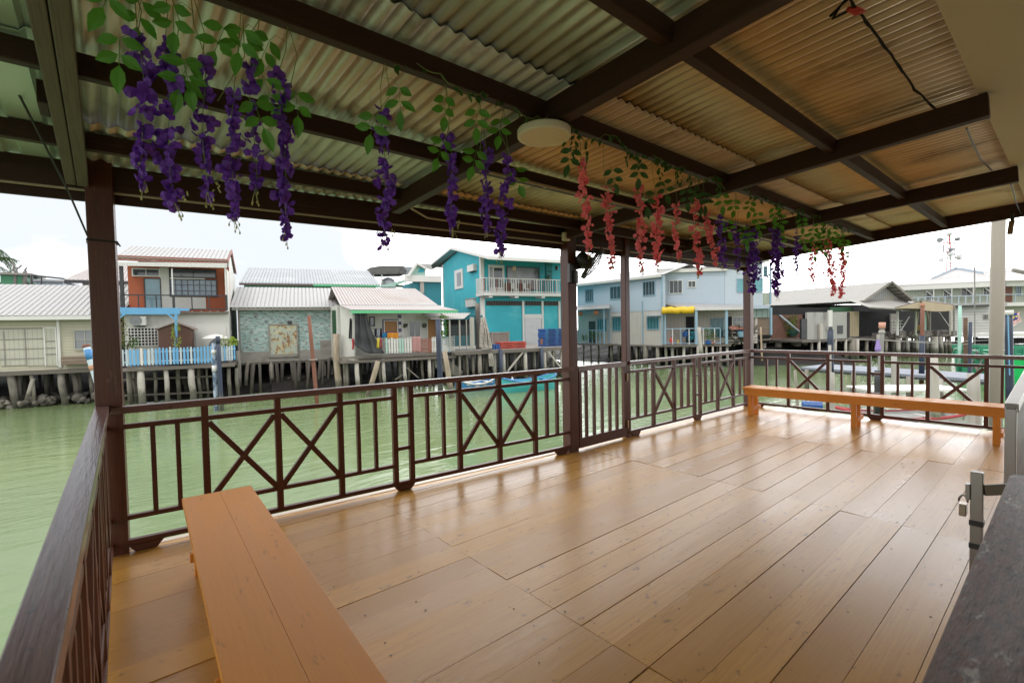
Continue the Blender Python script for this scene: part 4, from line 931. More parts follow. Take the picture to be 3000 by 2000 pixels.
shrub('climbing_vine', 'flowering vine climbing the left pergola post', P2.at(*px(cG, 80, 1030), -.4), .35, .25, 1.0, 380, .09, M('vine_mix', (.22,.22,.05), rough=.6, var=.5, vs=4, trans=.3), 4)
um = thing('umbrella', 'small white open umbrella behind the picket fence', 'umbrella', P2.at(*px(cG, 1180, 1240), -1.2))
c0 = P2.at(*px(cG, 1180, 1138), -1.2); mb = MB(); mb.lathe(c0, (0, 0, 1), [(0, .70), (.12, .52), (.2, .28), (.24, .03)], 10); mb.build('canopy', whiteT, um)
mb = MB(); mb.tube([c0+V((0, 0, .2)), c0+V((0, 0, -1.4))], .025, 6); mb.build('pole', darkM, um)
mb = MB(); q = [P2.at(*px(cG, *k), -.5) for k in ((1108,1228),(1130,1180),(1185,1135),(1195,1230))]; mb.prism(q, P2.n*.5); tag(mb.build('covered_bundle', M('grey_cover', (.10,.11,.13), rough=.8)), 'dark grey covered bundle behind the picket fence', 'bundle')

# ================================================================= mooring poles (named where they stand)
def pole(name, label, u0, v0, u1, v1, z1, r0_, m, group='mooring poles standing in the water', cat='pole', bands=(), bend=0, D=None):
    b_ = AZ(u1, v1, z1); dep = (b_-CAM).dot(FW) if D is None else D; 
    if D is not None: b_ = AD(u1, v1, D)
    t_ = AD(u0, v0, dep); t = thing(name, label, cat, b_, group)
    low = b_ + (b_-t_).normalized()*.6 if z1 <= WZ else b_
    mid = t_.lerp(low, .5)+RT*bend
    mb = MB(); N = 10; mb.tube([t_, t_.lerp(mid, .5)+RT*bend*.4, mid, mid.lerp(low, .5)+RT*bend*.4, low], [r0_*.92, r0_, r0_, r0_*1.03, r0_*1.05], N); mb.build('shaft', m, t, smooth=True)
    for k0, k1, bm, sc in bands:
        mb = MB(); mb.tube([t_.lerp(b_, k0), t_.lerp(b_, (k0+k1)/2), t_.lerp(b_, k1)], r0_*sc, N); mb.build('band', bm, t, smooth=True)
    return t
pole('mooring_pole', 'dark navy pole in front of the blue picket fence', 638, 985, 650, 1203, WZ, .10, navyM, bands=((0, .10, navyM, 1.03),))
pole('mooring_pole', 'pole wrapped in blue and white rags beside the navy one', 626, 1005, 634, 1203, WZ, .10, M('rag_wrapped_pole', (.35,.42,.5), rough=.9, var=.5, vs=3, d=((.05,.09,.16),.45,.55,3.5,(1,2,2),.85)), bands=((.1, .16, whiteT, 1.15), (.33, .42, cloth('rag_white', (.7,.7,.7)), 1.25)))
pole('mooring_pole', 'leaning pole with blue and orange bands beside the left corner post', 252, 1010, 290, 1130, WZ, .13, paleB, bands=((0, .06, rustP, 1.05), (.12, .36, boatB, 1.06), (.5, .62, cloth('rag_orange', (.5,.27,.16)), 1.07)), D=19)
pole('rusty_pole', 'slim rusty iron pole in front of the peeling shed', 905, 924, 929, 1182, WZ, .10, rustP, bands=((.50, .505, whiteT, 2.2),))

# ================================================================= H3 peeling mint shed
P3 = Plane(AZ(795, 1140, WZ), -17); h = House('peeling_shed', 'shed of peeling mint green planks with a white ribbed roof', 'shed', P3)
s0, s1, z0, z1 = P3.rect(cB, 262, 660, 980, 1062)
h.box('wall', peelM, s0, s1, -6, 0, z0+.05, z1+.1)
h.r('lower_boards', greyW, cB, (262, 985, 985, 1066), 0, .05, label='bare weathered lower boards')
h.r('corner_board', greyW, cB, (256, 660, 272, 1050), 0, .06); h.r('corner_board', whiteT, cB, (962, 665, 975, 880), 0, .06)
h.r('patch_boards', greyW, cB, (885, 905, 985, 1010), 0, .06)
p_ = h.r('rusty_door', rustD, cB, (497, 785, 708, 1012), .02, .08); h.rs('door_frame', greyW, cB, ((488,778,500,1018),(704,778,716,1018),(500,778,704,788),(488,1012,716,1034)), .0, .12, parent=p_)
h.r('lamp_box', darkM, cB, (635, 757, 665, 780), .0, .2)
zE = P3.sz(*px(cB, 600, 655), .45)[1]; sl = P3.sz(*px(cB, 190, 645), .45)[0]; sr = P3.sz(*px(cB, 1025, 655), .45)[0]; nR = -3.6; zR = P3.sz(*px(cB, 600, 505), nR)[1]
h.roof(roofW, P3.w(sl, nR, zR), P3.w(sr, nR, zR), P3.w(sl, .45, zE), P3.w(sr, .45, zE), .24, .022); h.roof(roofW, P3.w(sl, nR, zR), P3.w(sr, nR, zR), P3.w(sl, -8, zE), P3.w(sr, -8, zE), .24, .022)
h.box('eave_board', greyW, sl+.1, sr-.1, .36, .42, zE-.16, zE-.03)
h.slab(s0, s1, .02, -6, z0+.06, .2)
for a, ab, r_, n, m, bt in ((252,258,.17,.1,pileW,985),(330,296,.13,0,pileM,1062),(365,345,.14,-.3,pileM,1062),(508,515,.17,-.1,pileM,1062),(745,748,.12,-2.5,pileM,1060),(910,918,.15,-.2,pileM,1050),(980,975,.12,-.5,pileM,1100),(645,640,.13,.2,pileM,1190)): h.pile(cB, a, bt, ab, r_, n, m)
h.back(s0, s1, 6, -3, -6)

# ================================================================= H4 laundry house
P4 = Plane(AZ(1045, 1152, WZ), -12.7); h = House('laundry_house', 'small white house with a green eave, black tarpaulin and washing on its deck', 'house', P4)
nw = -1.7
s0, s1, z0, z1 = P4.rect(cL, 440, 350, 1805, 985, n=nw); sL0 = P4.sz(*px(cL, 250, 600), nw)[0]
zt_ = P4.sz(*px(cL, 1100, 345), nw)[1]
h.box('wall', whiteM, s0-.9, s1, -7, nw, FZ-.1, zt_+.5)
mb = MB(); a, b = P4.sz(*px(cL, 438, 600), -.15), P4.sz(*px(cL, 252, 600), -1.4); mb.prism([P4.w(a[0], -.15, FZ-.05), P4.w(b[0], -1.4, FZ-.05), P4.w(b[0], -1.4, zt_+.5), P4.w(a[0], -.15, zt_+.1)], P4.d*.08); mb.build('side_wall', whiteM, h.t)
h.box('green_wall', greenD, P4.sz(*px(cL, 130, 600), -2.4)[0], b[0]+.1, -2.6, -2.4, FZ, zt_+.2)
zE = P4.sz(*px(cL, 1200, 300), .35)[1]; el = P4.sz(*px(cL, 408, 318), .35)[0]; er = P4.sz(*px(cL, 2052, 300), .35)[0]
nR = -4.6; zR = P4.sz(*px(cB, 1300, 507), nR)[1]; rl_ = P4.sz(*px(cB, 968, 507), nR)[0]; rr_ = P4.sz(*px(cB, 1612, 507), nR)[0]
nm_ = -.75; zm = P4.sz(*px(cB, 1400, 640), nm_)[1]; ml = P4.sz(*px(cB, 1036, 655), nm_)[0]; mr_ = P4.sz(*px(cB, 1790, 640), nm_)[0]
h.roof(roofP, P4.w(rl_, nR, zR), P4.w(rr_, nR, zR), P4.w(ml, nm_, zm), P4.w(mr_, nm_, zm), .19, .02)
h.roof(roofP, P4.w(ml, nm_+.1, zm-.03), P4.w(mr_, nm_+.1, zm-.03), P4.w(el, .35, zE), P4.w(er, .35, zE-.04), .19, .016, nm='lower_roof')
h.roof(roofP, P4.w(rl_, nR, zR), P4.w(rr_, nR, zR), P4.w(rl_, -9, zE), P4.w(mr_, -9, zE), .19, .02)
h.r('fascia', greenF, cL, (408, 306, 2050, 350), .28, .34)
h.slab(P4.sz(*px(cL, 250, 1010), 0)[0], P4.sz(*px(cL, 2020, 1010), 0)[0], .04, -7, FZ, .15)
h.r('deck_edge', slabM, cL, (245, 985, 1790, 1022), -.02, .06)
for rc, n in (((440,360,470,960),-.1),((1186,360,1214,720),nw+.02),((1795,350,1818,440),-.3)): h.r('column', whiteT, cL, rc, n-.12, n)
h.win(cL, (690,405,772,552), nw, 1, 1, darkM, glassD)
h.win(cL, (895,445,1135,655), nw, 1, 1, purpleP, woodO, fw=.09); h.rs('window_trim', whiteT, cL, ((912,460,926,650),(1118,460,1132,650),(926,460,1118,472)), nw+.02, nw+.10)
for i, (b0, b1) in enumerate(((375,428),(428,480),(480,530),(530,585),(585,640),(640,700))): h.r('painted_tile', (purpleP, whiteT)[i % 2], cL, (1130, b0, 1182, b1), nw, nw+.05)
h.win(cL, (1285,462,1476,722), nw, 2, 1, whiteT, glassD); d_ = h.r('door', woodO, cL, (1588,445,1732,960), nw, nw+.06)
h.rs('door_frame', whiteT, cL, ((1578,438,1590,960),(1730,438,1742,960)), nw, nw+.09, parent=d_)
for i, a in enumerate((1240, 1530)):
    t = thing('wreath', ('round dark wreath left of the black window on the laundry house', 'round dark wreath between the black window and the wooden door')[i], 'wreath', P4.at(*px(cL, a, 540), nw+.06)); r = random.Random(40+i); mb = MB(); pc = P4.at(*px(cL, a, 540), nw+.06)
    for k in range(90):
        an = r.uniform(0, 6.28); leaf(mb, pc+P4.d*math.cos(an)*.1+V((0, 0, .1*math.sin(an))), rv(r), rv(r), .09, .04)
    mb.build('leaves', M('wreath_leaves', (.05,.055,.03), rough=.8, var=.4), t)
tt = thing('tarpaulin', 'large black tarpaulin hung over the left end of the laundry deck', 'tarpaulin', P4.at(*px(cL, 640, 900), .2))
tl, tr, bl, br = ((468,362),(655,358),(470,930),(930,935))
def tf(u, v):
    a = 468+(655-468)*u + (v**1.5)*((470-468)*(1-u)+(920-655)*u); bot = 800+165*math.sin(min(1, u*1.7+.12)*math.pi*.5)
    if v > .62: a += (u-.5)*30*(v-.62)
    b = 360+(bot-360)*v; k = .10*math.sin(u*17+v*3)+.05*math.sin(u*31+v*7)+.05*math.sin(v*14)
    return P4.at(*px(cL, a, b), .12+k*.5+.12*v)
mb = MB(); mb.grid(tf, 40, 26, gfn=lambda u, v: V((u*3, v*3, 0))); o = mb.build('sheet', tarpB, tt, smooth=True); o.modifiers.new('thickness', 'SOLIDIFY').thickness = .01
mb = MB(); mb.grid(lambda u, v: P4.at(*px(cL, 372+66*u+18*(1-v)*(1-u), 430+310*v), -.25+.06*math.sin(u*9+v*4)), 12, 12); o = mb.build('side_flap', tarpB, tt, smooth=True); o.modifiers.new('thickness', 'SOLIDIFY').thickness = .01
def hang(nm, label, c, P, rc, n, m, cat='cloth', seed=1, fl=.04):
    a0, b0, a1, b1 = rc; r = random.Random(seed); ph = r.uniform(0, 6); mb = MB()
    mb.grid(lambda u, v: P.at(*px(c, a0+(a1-a0)*u+3*math.sin(v*5+ph), b0+(b1-b0)*v+(6*math.sin(u*7+ph) if v > .9 else 0)), n+fl*math.sin(u*11+ph+v*2)*(.3+v)), 12, 8, gfn=lambda u, v: V((u*1.3+seed, v*1.3, 0)))
    o = mb.build(nm, m, None, smooth=True); o.modifiers.new('thickness', 'SOLIDIFY').thickness = .012; return tag(o, label, cat)
gw = 'washing hung out on the laundry deck'
for nm, lb, rc, c_, n in (('hanging_shirt','dark navy shirt hanging under the window',(770,590,806,715),(.02,.02,.05),-.8),('hanging_shirt','pale striped shirt hanging under the window',(804,592,850,712),(.5,.5,.55),-.78),('hanging_shirt','dark patterned shirt right of the pale striped one',(852,585,886,725),(.06,.05,.09),-.8),
    ('blue_cloth','bright blue cloth beside the hanging shirts',(890,655,972,722),(.03,.26,.55),-.6),('orange_cloth','bright orange cloth below the brown blind',(965,648,1135,735),(.75,.30,.03),-.5),('towel','yellow towel on the picket fence by the tarpaulin',(806,735,846,888),(.68,.55,.06),.2),('towel','dark red towel beside the yellow one',(848,735,888,885),(.30,.07,.09),.2),('red_cloth','narrow red cloth hanging at the left side wall',(428,742,452,905),(.55,.03,.06),0)):
    tag(hang(nm, lb, cL, P4, rc, n, cloth(nm+lb[:6], c_), 'clothing' if 'shirt' in nm else 'cloth', len(lb)), lb, 'clothing' if 'shirt' in nm else 'cloth', gw)
mb = MB(); mb.tube([P4.at(*px(cL, 720, 590), -.78), P4.at(*px(cL, 900, 585), -.78)], .02, 6); tag(mb.build('clothes_rail', steel), 'thin metal clothes rail carrying the shirts', 'clothes rail')
fence('picket_fence', 'worn white picket fence in front of the orange cloth', P4, cL, (930, 1340), (735, 725), (968, 955), 0, 10, .13, (whiteT, whiteM, mintP), rail_m=whiteM)
fence('bar_railing', 'thin rusty bar railing between the white picket runs', P4, cL, (1475, 1640), (738, 738), (955, 950), 0, 11, .03, (rustF,), rail_m=rustF, cat='railing')
fence('picket_fence', 'four white pickets in front of the wooden door', P4, cL, (1640, 1735), (715, 712), (950, 945), .0, 4, .14, (whiteT,), rail_m=whiteT)
fence('picket_fence', 'white picket fence at the right end of the laundry deck', P4, cL, (1790, 2000), (712, 700), (945, 940), -.1, 10, .13, (whiteT, whiteT, paleB), rail_m=whiteT)
hang('patterned_cloth', 'pink patterned cloth draped over the thin railing', cL, P4, (1345, 712, 1478, 950), .05, pinkC, 'cloth', 9)
r = random.Random(77); t = thing('hanging_plant', 'green plant trailing from the right end of the green eave', 'plant', P4.at(*px(cL, 1825, 560), 0)); mb = MB()
bush(mb, P4.at(*px(cL, 1828, 450), 0), .32, .3, .28, 320, .11, r); bush(mb, P4.at(*px(cL, 1830, 600), 0), .22, .2, .55, 320, .11, r); mb.build('foliage', M('fern_green', (.13,.30,.035), rough=.5, var=.35, vs=3, trans=.35), t)
for a, ab, r_, n, m in ((492,500,.16,-.15,pileW),(900,912,.13,-.15,pileW),(1222,1232,.13,-.15,pileW),(1492,1500,.11,-.9,pileM),(1605,1612,.14,-.15,pileW),(345,345,.1,-.5,pileM),(305,310,.12,-.9,pileM),(1150,1160,.12,-1.6,pileM),(840,850,.11,-1.6,pileM),(1285,1295,.1,-1.8,pileM),(1660,1668,.09,-.7,pileM),(1865,1865,.1,-.6,pileM)): h.pile(cL, a, 1035, ab, r_, n, m)
h.back(-3.5, 6, 12, -2.4, -6)
h.bar('brace', pileM, cL, 1250, 1175, 1450, 1345, -.4, .07); h.bar('brace', pileM, cL, 1080, 1372, 1200, 1290, -.4, .07)
pole('crooked_log', 'crooked grey tree trunk standing between the shed and the laundry house', 985, 978, 1000, 1150, WZ, .20, logM, None, 'log', bend=-.12)
pole('crooked_log', 'short leaning log under the laundry deck', 1107, 1058, 1076, 1160, WZ, .15, logM, None, 'log', bend=.03)
pole('crooked_log', 'leaning pale log right of the laundry deck', 1302, 1028, 1323, 1165, WZ, .14, logM, None, 'log', bend=.02)
pole('mooring_pole', 'dark blue grey pole in front of the white pickets of the laundry house', 1283, 936, 1291, 1160, WZ, .15, navyM)
# upturned hull / ramp by the laundry house
mb = MB(); q = [P4.at(*px(cL, *k), -.8) for k in ((1680,1060),(1900,1060),(2130,1240),(2100,1345),(1860,1260),(1700,1180))]; mb.prism(q, P4.n*-.15); tag(mb.build('boat_ramp', M('grey_plywood', (.34,.32,.28), rough=.9, var=.2, vs=1.5)), 'sloping grey plywood ramp under the right end of the laundry house', 'ramp')

# ================================================================= background roofs behind the row
P8 = Plane(P3.w(0, -9, 0), -17); h = House('back_house', 'long house with a pale grey roof behind the peeling shed', 'house', P8)
s0, s1, z0, z1 = P8.rect(cB, 270, 470, 1338, 640); nR = -4; zR = P8.sz(*px(cB, 800, 362), nR)[1]; zE = P8.sz(*px(cB, 800, 472), .4)[1]
h.roof(roofG, P8.w(P8.sz(*px(cB, 330, 350), nR)[0], nR, zR), P8.w(P8.sz(*px(cB, 1250, 372), nR)[0], nR, zR), P8.w(P8.sz(*px(cB, 262, 458), .4)[0], .4, zE), P8.w(P8.sz(*px(cB, 1340, 480), .4)[0], .4, zE), .24, .02)
h.box('wall', M('green_boards', (.08,.3,.16), rough=.7, siding=(.2,2,.01)), s0+.3, s1-.3, -6, 0, FZ, zE-.05); h.box('fascia', M('brown_fascia', (.12,.09,.08), rough=.8), s0, s0+(s1-s0)*.5, .3, .38, zE-.2, zE-.03); h.box('fascia', greenF, s0+(s1-s0)*.5, s1, .3, .38, zE-.2, zE-.03)
P9 = Plane(P1.w(0, -10, 0), -10); h = House('back_house', 'pale pink roofed house rising behind the far left plank house', 'house', P9)
q = [P9.sz(*px(cA, *k), 0) for k in ((500,445),(690,318),(880,318),(930,445))]; zE = q[0][1]; zR = q[1][1]
h.roof(roofP, P9.w(q[1][0], -3, zR+.3), P9.w(q[2][0]+1, -3, zR+.3), P9.w(q[0][0], .3, zE), P9.w(q[3][0]+1, .3, zE), .24, .02)
h.box('wall', greyW, q[0][0]+.9, q[3][0], -6, 0, FZ, zE-.02); h.box('fascia', darkM, q[0][0], q[3][0]+1, .22, .28, zE-.22, zE)
h = House('green_shack', 'small green and grey shack with bare branches showing above the far left roof', 'shack', P9, base=P9.w(-16, -6, FZ)); s0, s1, z0, z1 = P9.rect(cA, 5, 405, 180, 520, n=-4)
h.box('wall', M('green_sheet', (.05,.22,.11), rough=.6), s0, s1, -7, -4, FZ, z1); h.box('roof', greyW, s0-.2, s1+.5, -7, -3.8, z1, z1+.15)
h = House('pale_shack', 'low pale blue grey roof just above the far left roof ridge', 'shack', P9, base=P9.w(-10, -6, FZ)); s0, s1, z0, z1 = P9.rect(cA, 270, 448, 480, 520, n=-4); h.box('wall', greyB, s0, s1, -7, -4, FZ, z1-.1); h.box('roof', roofG, s0-.2, s1+.3, -7.2, -3.8, z1-.1, z1+.06)
mb = MB(); mb.tube([P9.at(*px(cA, 240, 408), -3), P9.at(*px(cA, 520, 438), -3)], .06, 6); mb.tube([P9.at(*px(cA, 242, 408), -3), P9.at(*px(cA, 242, 500), -3)], .08, 6); mb.tube([P9.at(*px(cA, 318, 415), -3), P9.at(*px(cA, 318, 500), -3)], .05, 6); tag(mb.build('pipe_frame', darkM), 'dark pipe frame running above the far left roof', 'pipe frame')
r = random.Random(3); mb = MB()
for a, b, a2, b2 in ((110,330,95,380),(110,345,140,355),(140,355,165,330),(135,352,120,385),(185,375,205,350),(190,400,200,370),(110,345,90,300)): mb.tube([P9.at(*px(cA, a, b), -4), P9.at(*px(cA, a2, b2), -4)], .05, 5)
mb.tube([P9.at(*px(cA, 118, 370), -4), P9.at(*px(cA, 115, 520), -4)], .09, 6); mb.tube([P9.at(*px(cA, 192, 380), -4), P9.at(*px(cA, 190, 520), -4)], .12, 6); tag(mb.build('bare_tree', M('bare_bark', (.2,.18,.17), rough=.9)), 'leafless grey branches beside the palm at the far left', 'tree')
# palm
pc = P9.at(*px(cA, -75, 300), -6); t = thing('palm_tree', 'coconut palm with drooping fronds at the left edge', 'palm tree', V((pc.x, pc.y, FZ)))
mb = MB(); mb.tube([V((pc.x-.3, pc.y, WZ)), V((pc.x-.1, pc.y, 2)), pc], [.22, .17, .13], 8); mb.build('trunk', trunkM, t, smooth=True)
r = random.Random(6); mb = MB(); pd = (pc-CAM).dot(FW)
for k, (cx_, cy_, ex, ey) in enumerate(((-20,690,40,770),(0,705,52,800),(-10,740,48,762),(0,770,44,812),(-10,800,30,880),(-40,700,-10,860),(5,725,30,790),(-110,690,-170,790),(-100,730,-180,840),(-80,670,-120,720),(-60,660,-40,720),(-90,780,-140,900),(-30,790,10,905))):
    p0, p1, p2 = AD(-75, 765, pd), AD(cx_, cy_, pd+r.uniform(-1.2, 1.2)), AD(ex, ey, pd+r.uniform(-2, 2)); prev = p0
    for i in range(34):
        f = (i+1)/34; p = p0.lerp(p1, f).lerp(p1.lerp(p2, f), f); tg = (p-prev).normalized(); prev = p; sd = tg.cross(FW).normalized()
        for sg in (-1, 1): leaf(mb, p, sd*sg*.55+tg*.7+V((0, 0, -.75))+rv(r)*.15, FW*-1+rv(r)*.5, .50*(1-.6*f)+.12, .055)
mb.build('crown', M('palm_green', (.065,.12,.03), rough=.5, var=.3, vs=1, trans=.3), t)
# dark canopy on posts behind
mb = MB(); h = House('roof_canopy', 'dark tattered awning on posts between the grey roof and the teal houses', 'canopy', Plane(P8.w(12, -4, 0), -14)); P_ = h.P
h.poly('awning', M('tattered_canvas', (.16,.15,.14), rough=.9, var=.3, vs=1.5, d=((.05,.05,.05),.5,.65,2,(1,1,1),.7)), cB, ((1265,350),(1350,336),(1520,336),(1548,375),(1540,398),(1270,402)), -2.5, 0)
for a in (1292, 1355, 1535): h.bar('post', whiteT, cB, a, 400, a, 520, -.1, .1)
h.poly('roof_sheet', roofG, cB, ((1520,340),(1600,345),(1570,400),(1530,400)), -3.5, -3)
mb = MB(); mb.lathe(P_.at(*px(cB, 1405, 470), -1), (0, 0, 1), [(-1.0, .75), (0, .75), (.35, .6), (.55, .25), (.6, .02)], 16); tag(mb.build('water_tank', roofG, smooth=True), 'pale domed water tank behind the grey roof', 'water tank')
# second teal house
P10 = Plane(P4.w(8, -8, 0), -13.5); h = House('teal_annex', 'deep teal back house with a white gable left of the big teal house', 'house', P10)
h.r('wall', tealD, cU, (960, 780, 1450, 1238), -4, 0); h.r('column', concM, cU, (1062, 700, 1128, 980), 0, .2); h.r('entablature', whiteT, cU, (800, 660, 1450, 775), -.3, .3)
h.poly('gable', mintP, cU, ((850,680),(995,455),(1160,560),(1160,680)), -.5, .1); h.poly('teal_panel', tealM, cU, ((1010,605),(1070,515),(1150,555),(1110,605)), .1, .14); h.bar('verge', whiteT, cU, 838, 680, 998, 442, .3, .16, .3); h.bar('verge', whiteT, cU, 990, 442, 1175, 545, .3, .16, .3); h.poly('roof', roofW, cU, ((998,440),(1230,445),(1300,560),(1170,535)), .0, .2)
h.poly('side_roof', mintP, cU, ((250,868),(800,735),(830,760),(560,868)), -1.5, -1); h.r('green_panel', greenD, cU, (620,830,745,875), -1.0, -.9)
mb = MB(); pc = P10.at(*px(cU, 955, 360), -1); mb.lathe(pc, (-.5, -.6, .5), [(0, .02), (.03, .22), (.1, .34)], 14); mb.tube([pc, P10.at(*px(cU, 990, 445), -1)], .03, 5); tag(mb.build('satellite_dish', whiteT), 'small white satellite dish on the gable of the teal back house', 'satellite dish')
# ================================================================= H5 teal house on its pier
P5 = Plane(AZ(1475, 1120, WZ), -13.5)
z5 = P5.sz(*px(cT, 1100, 842), 0)[1]
nW = (AZ(*px(cT, 1100, 765), z5)-P5.O).dot(P5.n); nB = nW+1.25
h = House('teal_house', 'two storey teal house with white trim and a white balcony', 'house', P5, base=P5.w(2, nW, z5))
S0 = P5.sz(*px(cC, 417, 500), nW)[0]; S1 = P5.sz(*px(cC, 1040, 500), nW)[0]+.3
zB0 = P5.sz(*px(cC, 700, 565), nB)[1]; zB1 = P5.sz(*px(cC, 700, 545), nB)[1]
nBk, zGb = P5.side(*px(cC, 120, 330), S0); nAp, zAp = P5.side(*px(cC, 240, 225), S0); _, zFr = P5.side(*px(cC, 410, 262), S0)
mb = MB(); lp = [P5.w(S0, n, z) for n, z in ((nW, z5-.1), (nBk, z5-.1), (nBk, zGb), (nAp, zAp), (nW, zFr))]
mb.prism(lp, P5.d*.15, 0, [V((n, 0, z)) for n, z in ((nW, z5), (nBk, z5), (nBk, zGb), (nAp, zAp), (nW, zFr))]); mb.build('gable_wall', tealM, h.t)
h.box('front_wall', tealM, S0+.151, S1, nW-.2, nW, z5-.1, zFr)
h.box('end_wall', tealM, S1-.15, S1, nBk, nW-.2, z5-.1, zFr)
Sv = S0-.8
nE, zE5 = P5.side(*px(cC, 478, 268), Sv); nR5, zR5 = P5.side(*px(cC, 185, 194), Sv); nK, zK = P5.side(*px(cC, 2, 345), Sv)
h.roof(roofW, P5.w(Sv, nR5, zR5), P5.w(S1+.6, nR5, zR5), P5.w(Sv, nE, zE5), P5.w(S1+.6, nE, zE5), .25, .018); h.roof(roofW, P5.w(Sv, nR5, zR5), P5.w(S1+.6, nR5, zR5), P5.w(Sv, nK, zK), P5.w(S1+.6, nK, zK), .25, .018)
mb = MB(); mb.bar(P5.w(Sv, nR5, zR5-.08), P5.w(Sv, nE, zE5-.08), .05, .22); mb.bar(P5.w(Sv-.003, nR5, zR5-.08), P5.w(Sv-.003, nK, zK-.08), .05, .22); mb.build('barge_board', whiteT, h.t)
mb = MB(); mb.bar(P5.w(Sv, nE, zE5-.09), P5.w(S1+.6, nE, zE5-.09), .05, .2); mb.build('fascia', whiteT, h.t)
mb = MB(); mb.prism([P5.w(Sv+.04, nR5, zR5-.16), P5.w(S0, nR5, zR5-.16), P5.w(S0, nK, zK-.16), P5.w(Sv+.04, nK, zK-.16)], (0, 0, -.03)); mb.prism([P5.w(Sv+.04, nR5, zR5-.16), P5.w(S0, nR5, zR5-.16), P5.w(S0, nE, zE5-.16), P5.w(Sv+.04, nE, zE5-.16)], (0, 0, -.03)); mb.build('soffit', whiteT, h.t)
mb = MB(); mb.prism([P5.w(S0, nE-.1, zE5-.16), P5.w(S1+.5, nE-.1, zE5-.16), P5.w(S1+.5, nW, zFr-.02), P5.w(S0, nW, zFr-.02)], (0, 0, -.03)); mb.build('soffit', whiteT, h.t)
h.box('corner_board', whiteT, S0-.03, S0+.28, nW-.25, nW+.06, z5-.1, zFr); h.box('corner_board', whiteT, S0-.03, S0+.15, nBk-.05, nBk+.3, z5-.1, zGb)
# balcony
bs = P5.sz(*px(cC, 440, 500), nB)[0]
h.box('balcony_floor', whiteT, bs, S1+.4, nW, nB, zB0, zB1+.02)
for a in (480, 680, 885): 
    x = P5.sz(*px(cC, a, 575), nB)[0]; h.box('balcony_bracket', whiteT, x, x+.35, nW, nB-.1, zB0-.18, zB0)
zr = P5.sz(*px(cC, 700, 432), nB)[1]
br = h.box('balcony_railing', whiteT, bs, S1+.4, nB-.08, nB-.02, zr-.07, zr); h.box('bottom_rail', whiteT, bs, S1+.4, nB-.08, nB-.02, zB1+.08, zB1+.14, br); h.box('side_rail', whiteT, bs, bs+.06, nW-.6, nB-.08, zr-.07, zr, br); h.box('side_rail', whiteT, bs, bs+.06, nW-.6, nB-.08, zB1+.08, zB1+.14, br)
k = 40
for i in range(k+1):
    x = bs+.03+(S1+.35-bs)*i/k; wd_ = .10 if i in (0, 4, 13, 22, 31, 40) else .045
    h.box('baluster', whiteT if i % 5 else rustF, x-wd_/2, x+wd_/2, nB-.075, nB-.025, zB1+.02, zr-.071, br)
for i in range(1, 9): y = nB-.08-(nB-nW+.6)*i/9; h.box('baluster', whiteT, bs+.01, bs+.05, y-.03, y+.03, zB1, zr-.071, br)
h.box('balcony_return', whiteT, bs, bs+.3, nW-.6, nW, zB0, zB1+.02)
d_ = h.r('door', whiteT, cC, (475, 330, 596, 545), nW, nW+.08); h.r('pane', glassD, cC, (516, 352, 580, 500), nW+.08, nW+.09, d_); h.r('pane', glassG, cC, (484, 345, 506, 500), nW+.08, nW+.09, d_)
h.win(cC, (612, 345, 862, 520), nW, 1, 1, darkM, glassG); h.r('column', tealD, cC, (918, 305, 962, 545), nB-.5, nB-.2)
h.rs('dresser', brownW, cC, ((600,470,800,535),), nW, nW+.3)
for i, a in enumerate((672, 760)):
    cx = P5.at(*px(cC, a, 505), nW+.6); t = thing('balcony_chair', ('white chair at the left on the teal house balcony', 'white chair at the right on the teal house balcony')[i], 'chair', cx); mb = MB(); mb.box(cx.x-.2, cx.x+.2, cx.y-.2, cx.y+.2, zB1+.40, zB1+.45); mb.build('seat', whiteT, t)
    mb = MB(); mb.box(cx.x-.2, cx.x+.2, cx.y+.16, cx.y+.2, zB1+.45, zB1+.95); mb.build('backrest', whiteT, t)
    for sx in (-1, 1):
        for sy in (-1, 1): mb = MB(); mb.box(cx.x+sx*.17-.02, cx.x+sx*.17+.02, cx.y+sy*.17-.02, cx.y+sy*.17+.02, zB1+.02, zB1+.40); mb.build('leg', whiteT, t)
for i, (a, b) in enumerate(((670, 355), (995, 352))):
    pc = P5.at(*px(cC, a, b), nB-.2); t = thing('lantern', ('hanging lantern over the balcony door of the teal house', 'hanging lantern at the right end of the teal balcony')[i], 'lantern', pc)
    mb = MB(); mb.lathe(pc, (0, 0, 1), [(-.22, .05), (-.2, .14), (.05, .14), (.12, .17), (.2, .04)], 8); mb.build('shade', (M('lantern_tan', (.5,.36,.2), rough=.5), darkM)[i], t); mb = MB(); mb.tube([pc+V((0, 0, .2)), V((pc.x, pc.y, zE5-.2))], .012, 5); mb.build('cord', darkM, t)
shrub('potted_plant', 'dark green plant by the deep teal column on the balcony', P5.at(*px(cC, 935, 410), nB-.1), .35, .25, .45, 260, .10, leafd, 21)
shrub('hanging_basket', 'pale hanging basket left of the balcony window', P5.at(*px(cC, 675, 395), nB-.2), .18, .18, .28, 120, .08, M('dry_straw', (.35,.32,.2), rough=.8, var=.3), 22, stem=False)
shrub('hanging_basket', 'hanging basket right of the balcony window', P5.at(*px(cC, 835, 380), nB-.2), .2, .18, .3, 140, .08, M('dark_fern', (.06,.08,.05), rough=.8, var=.3), 23, stem=False)
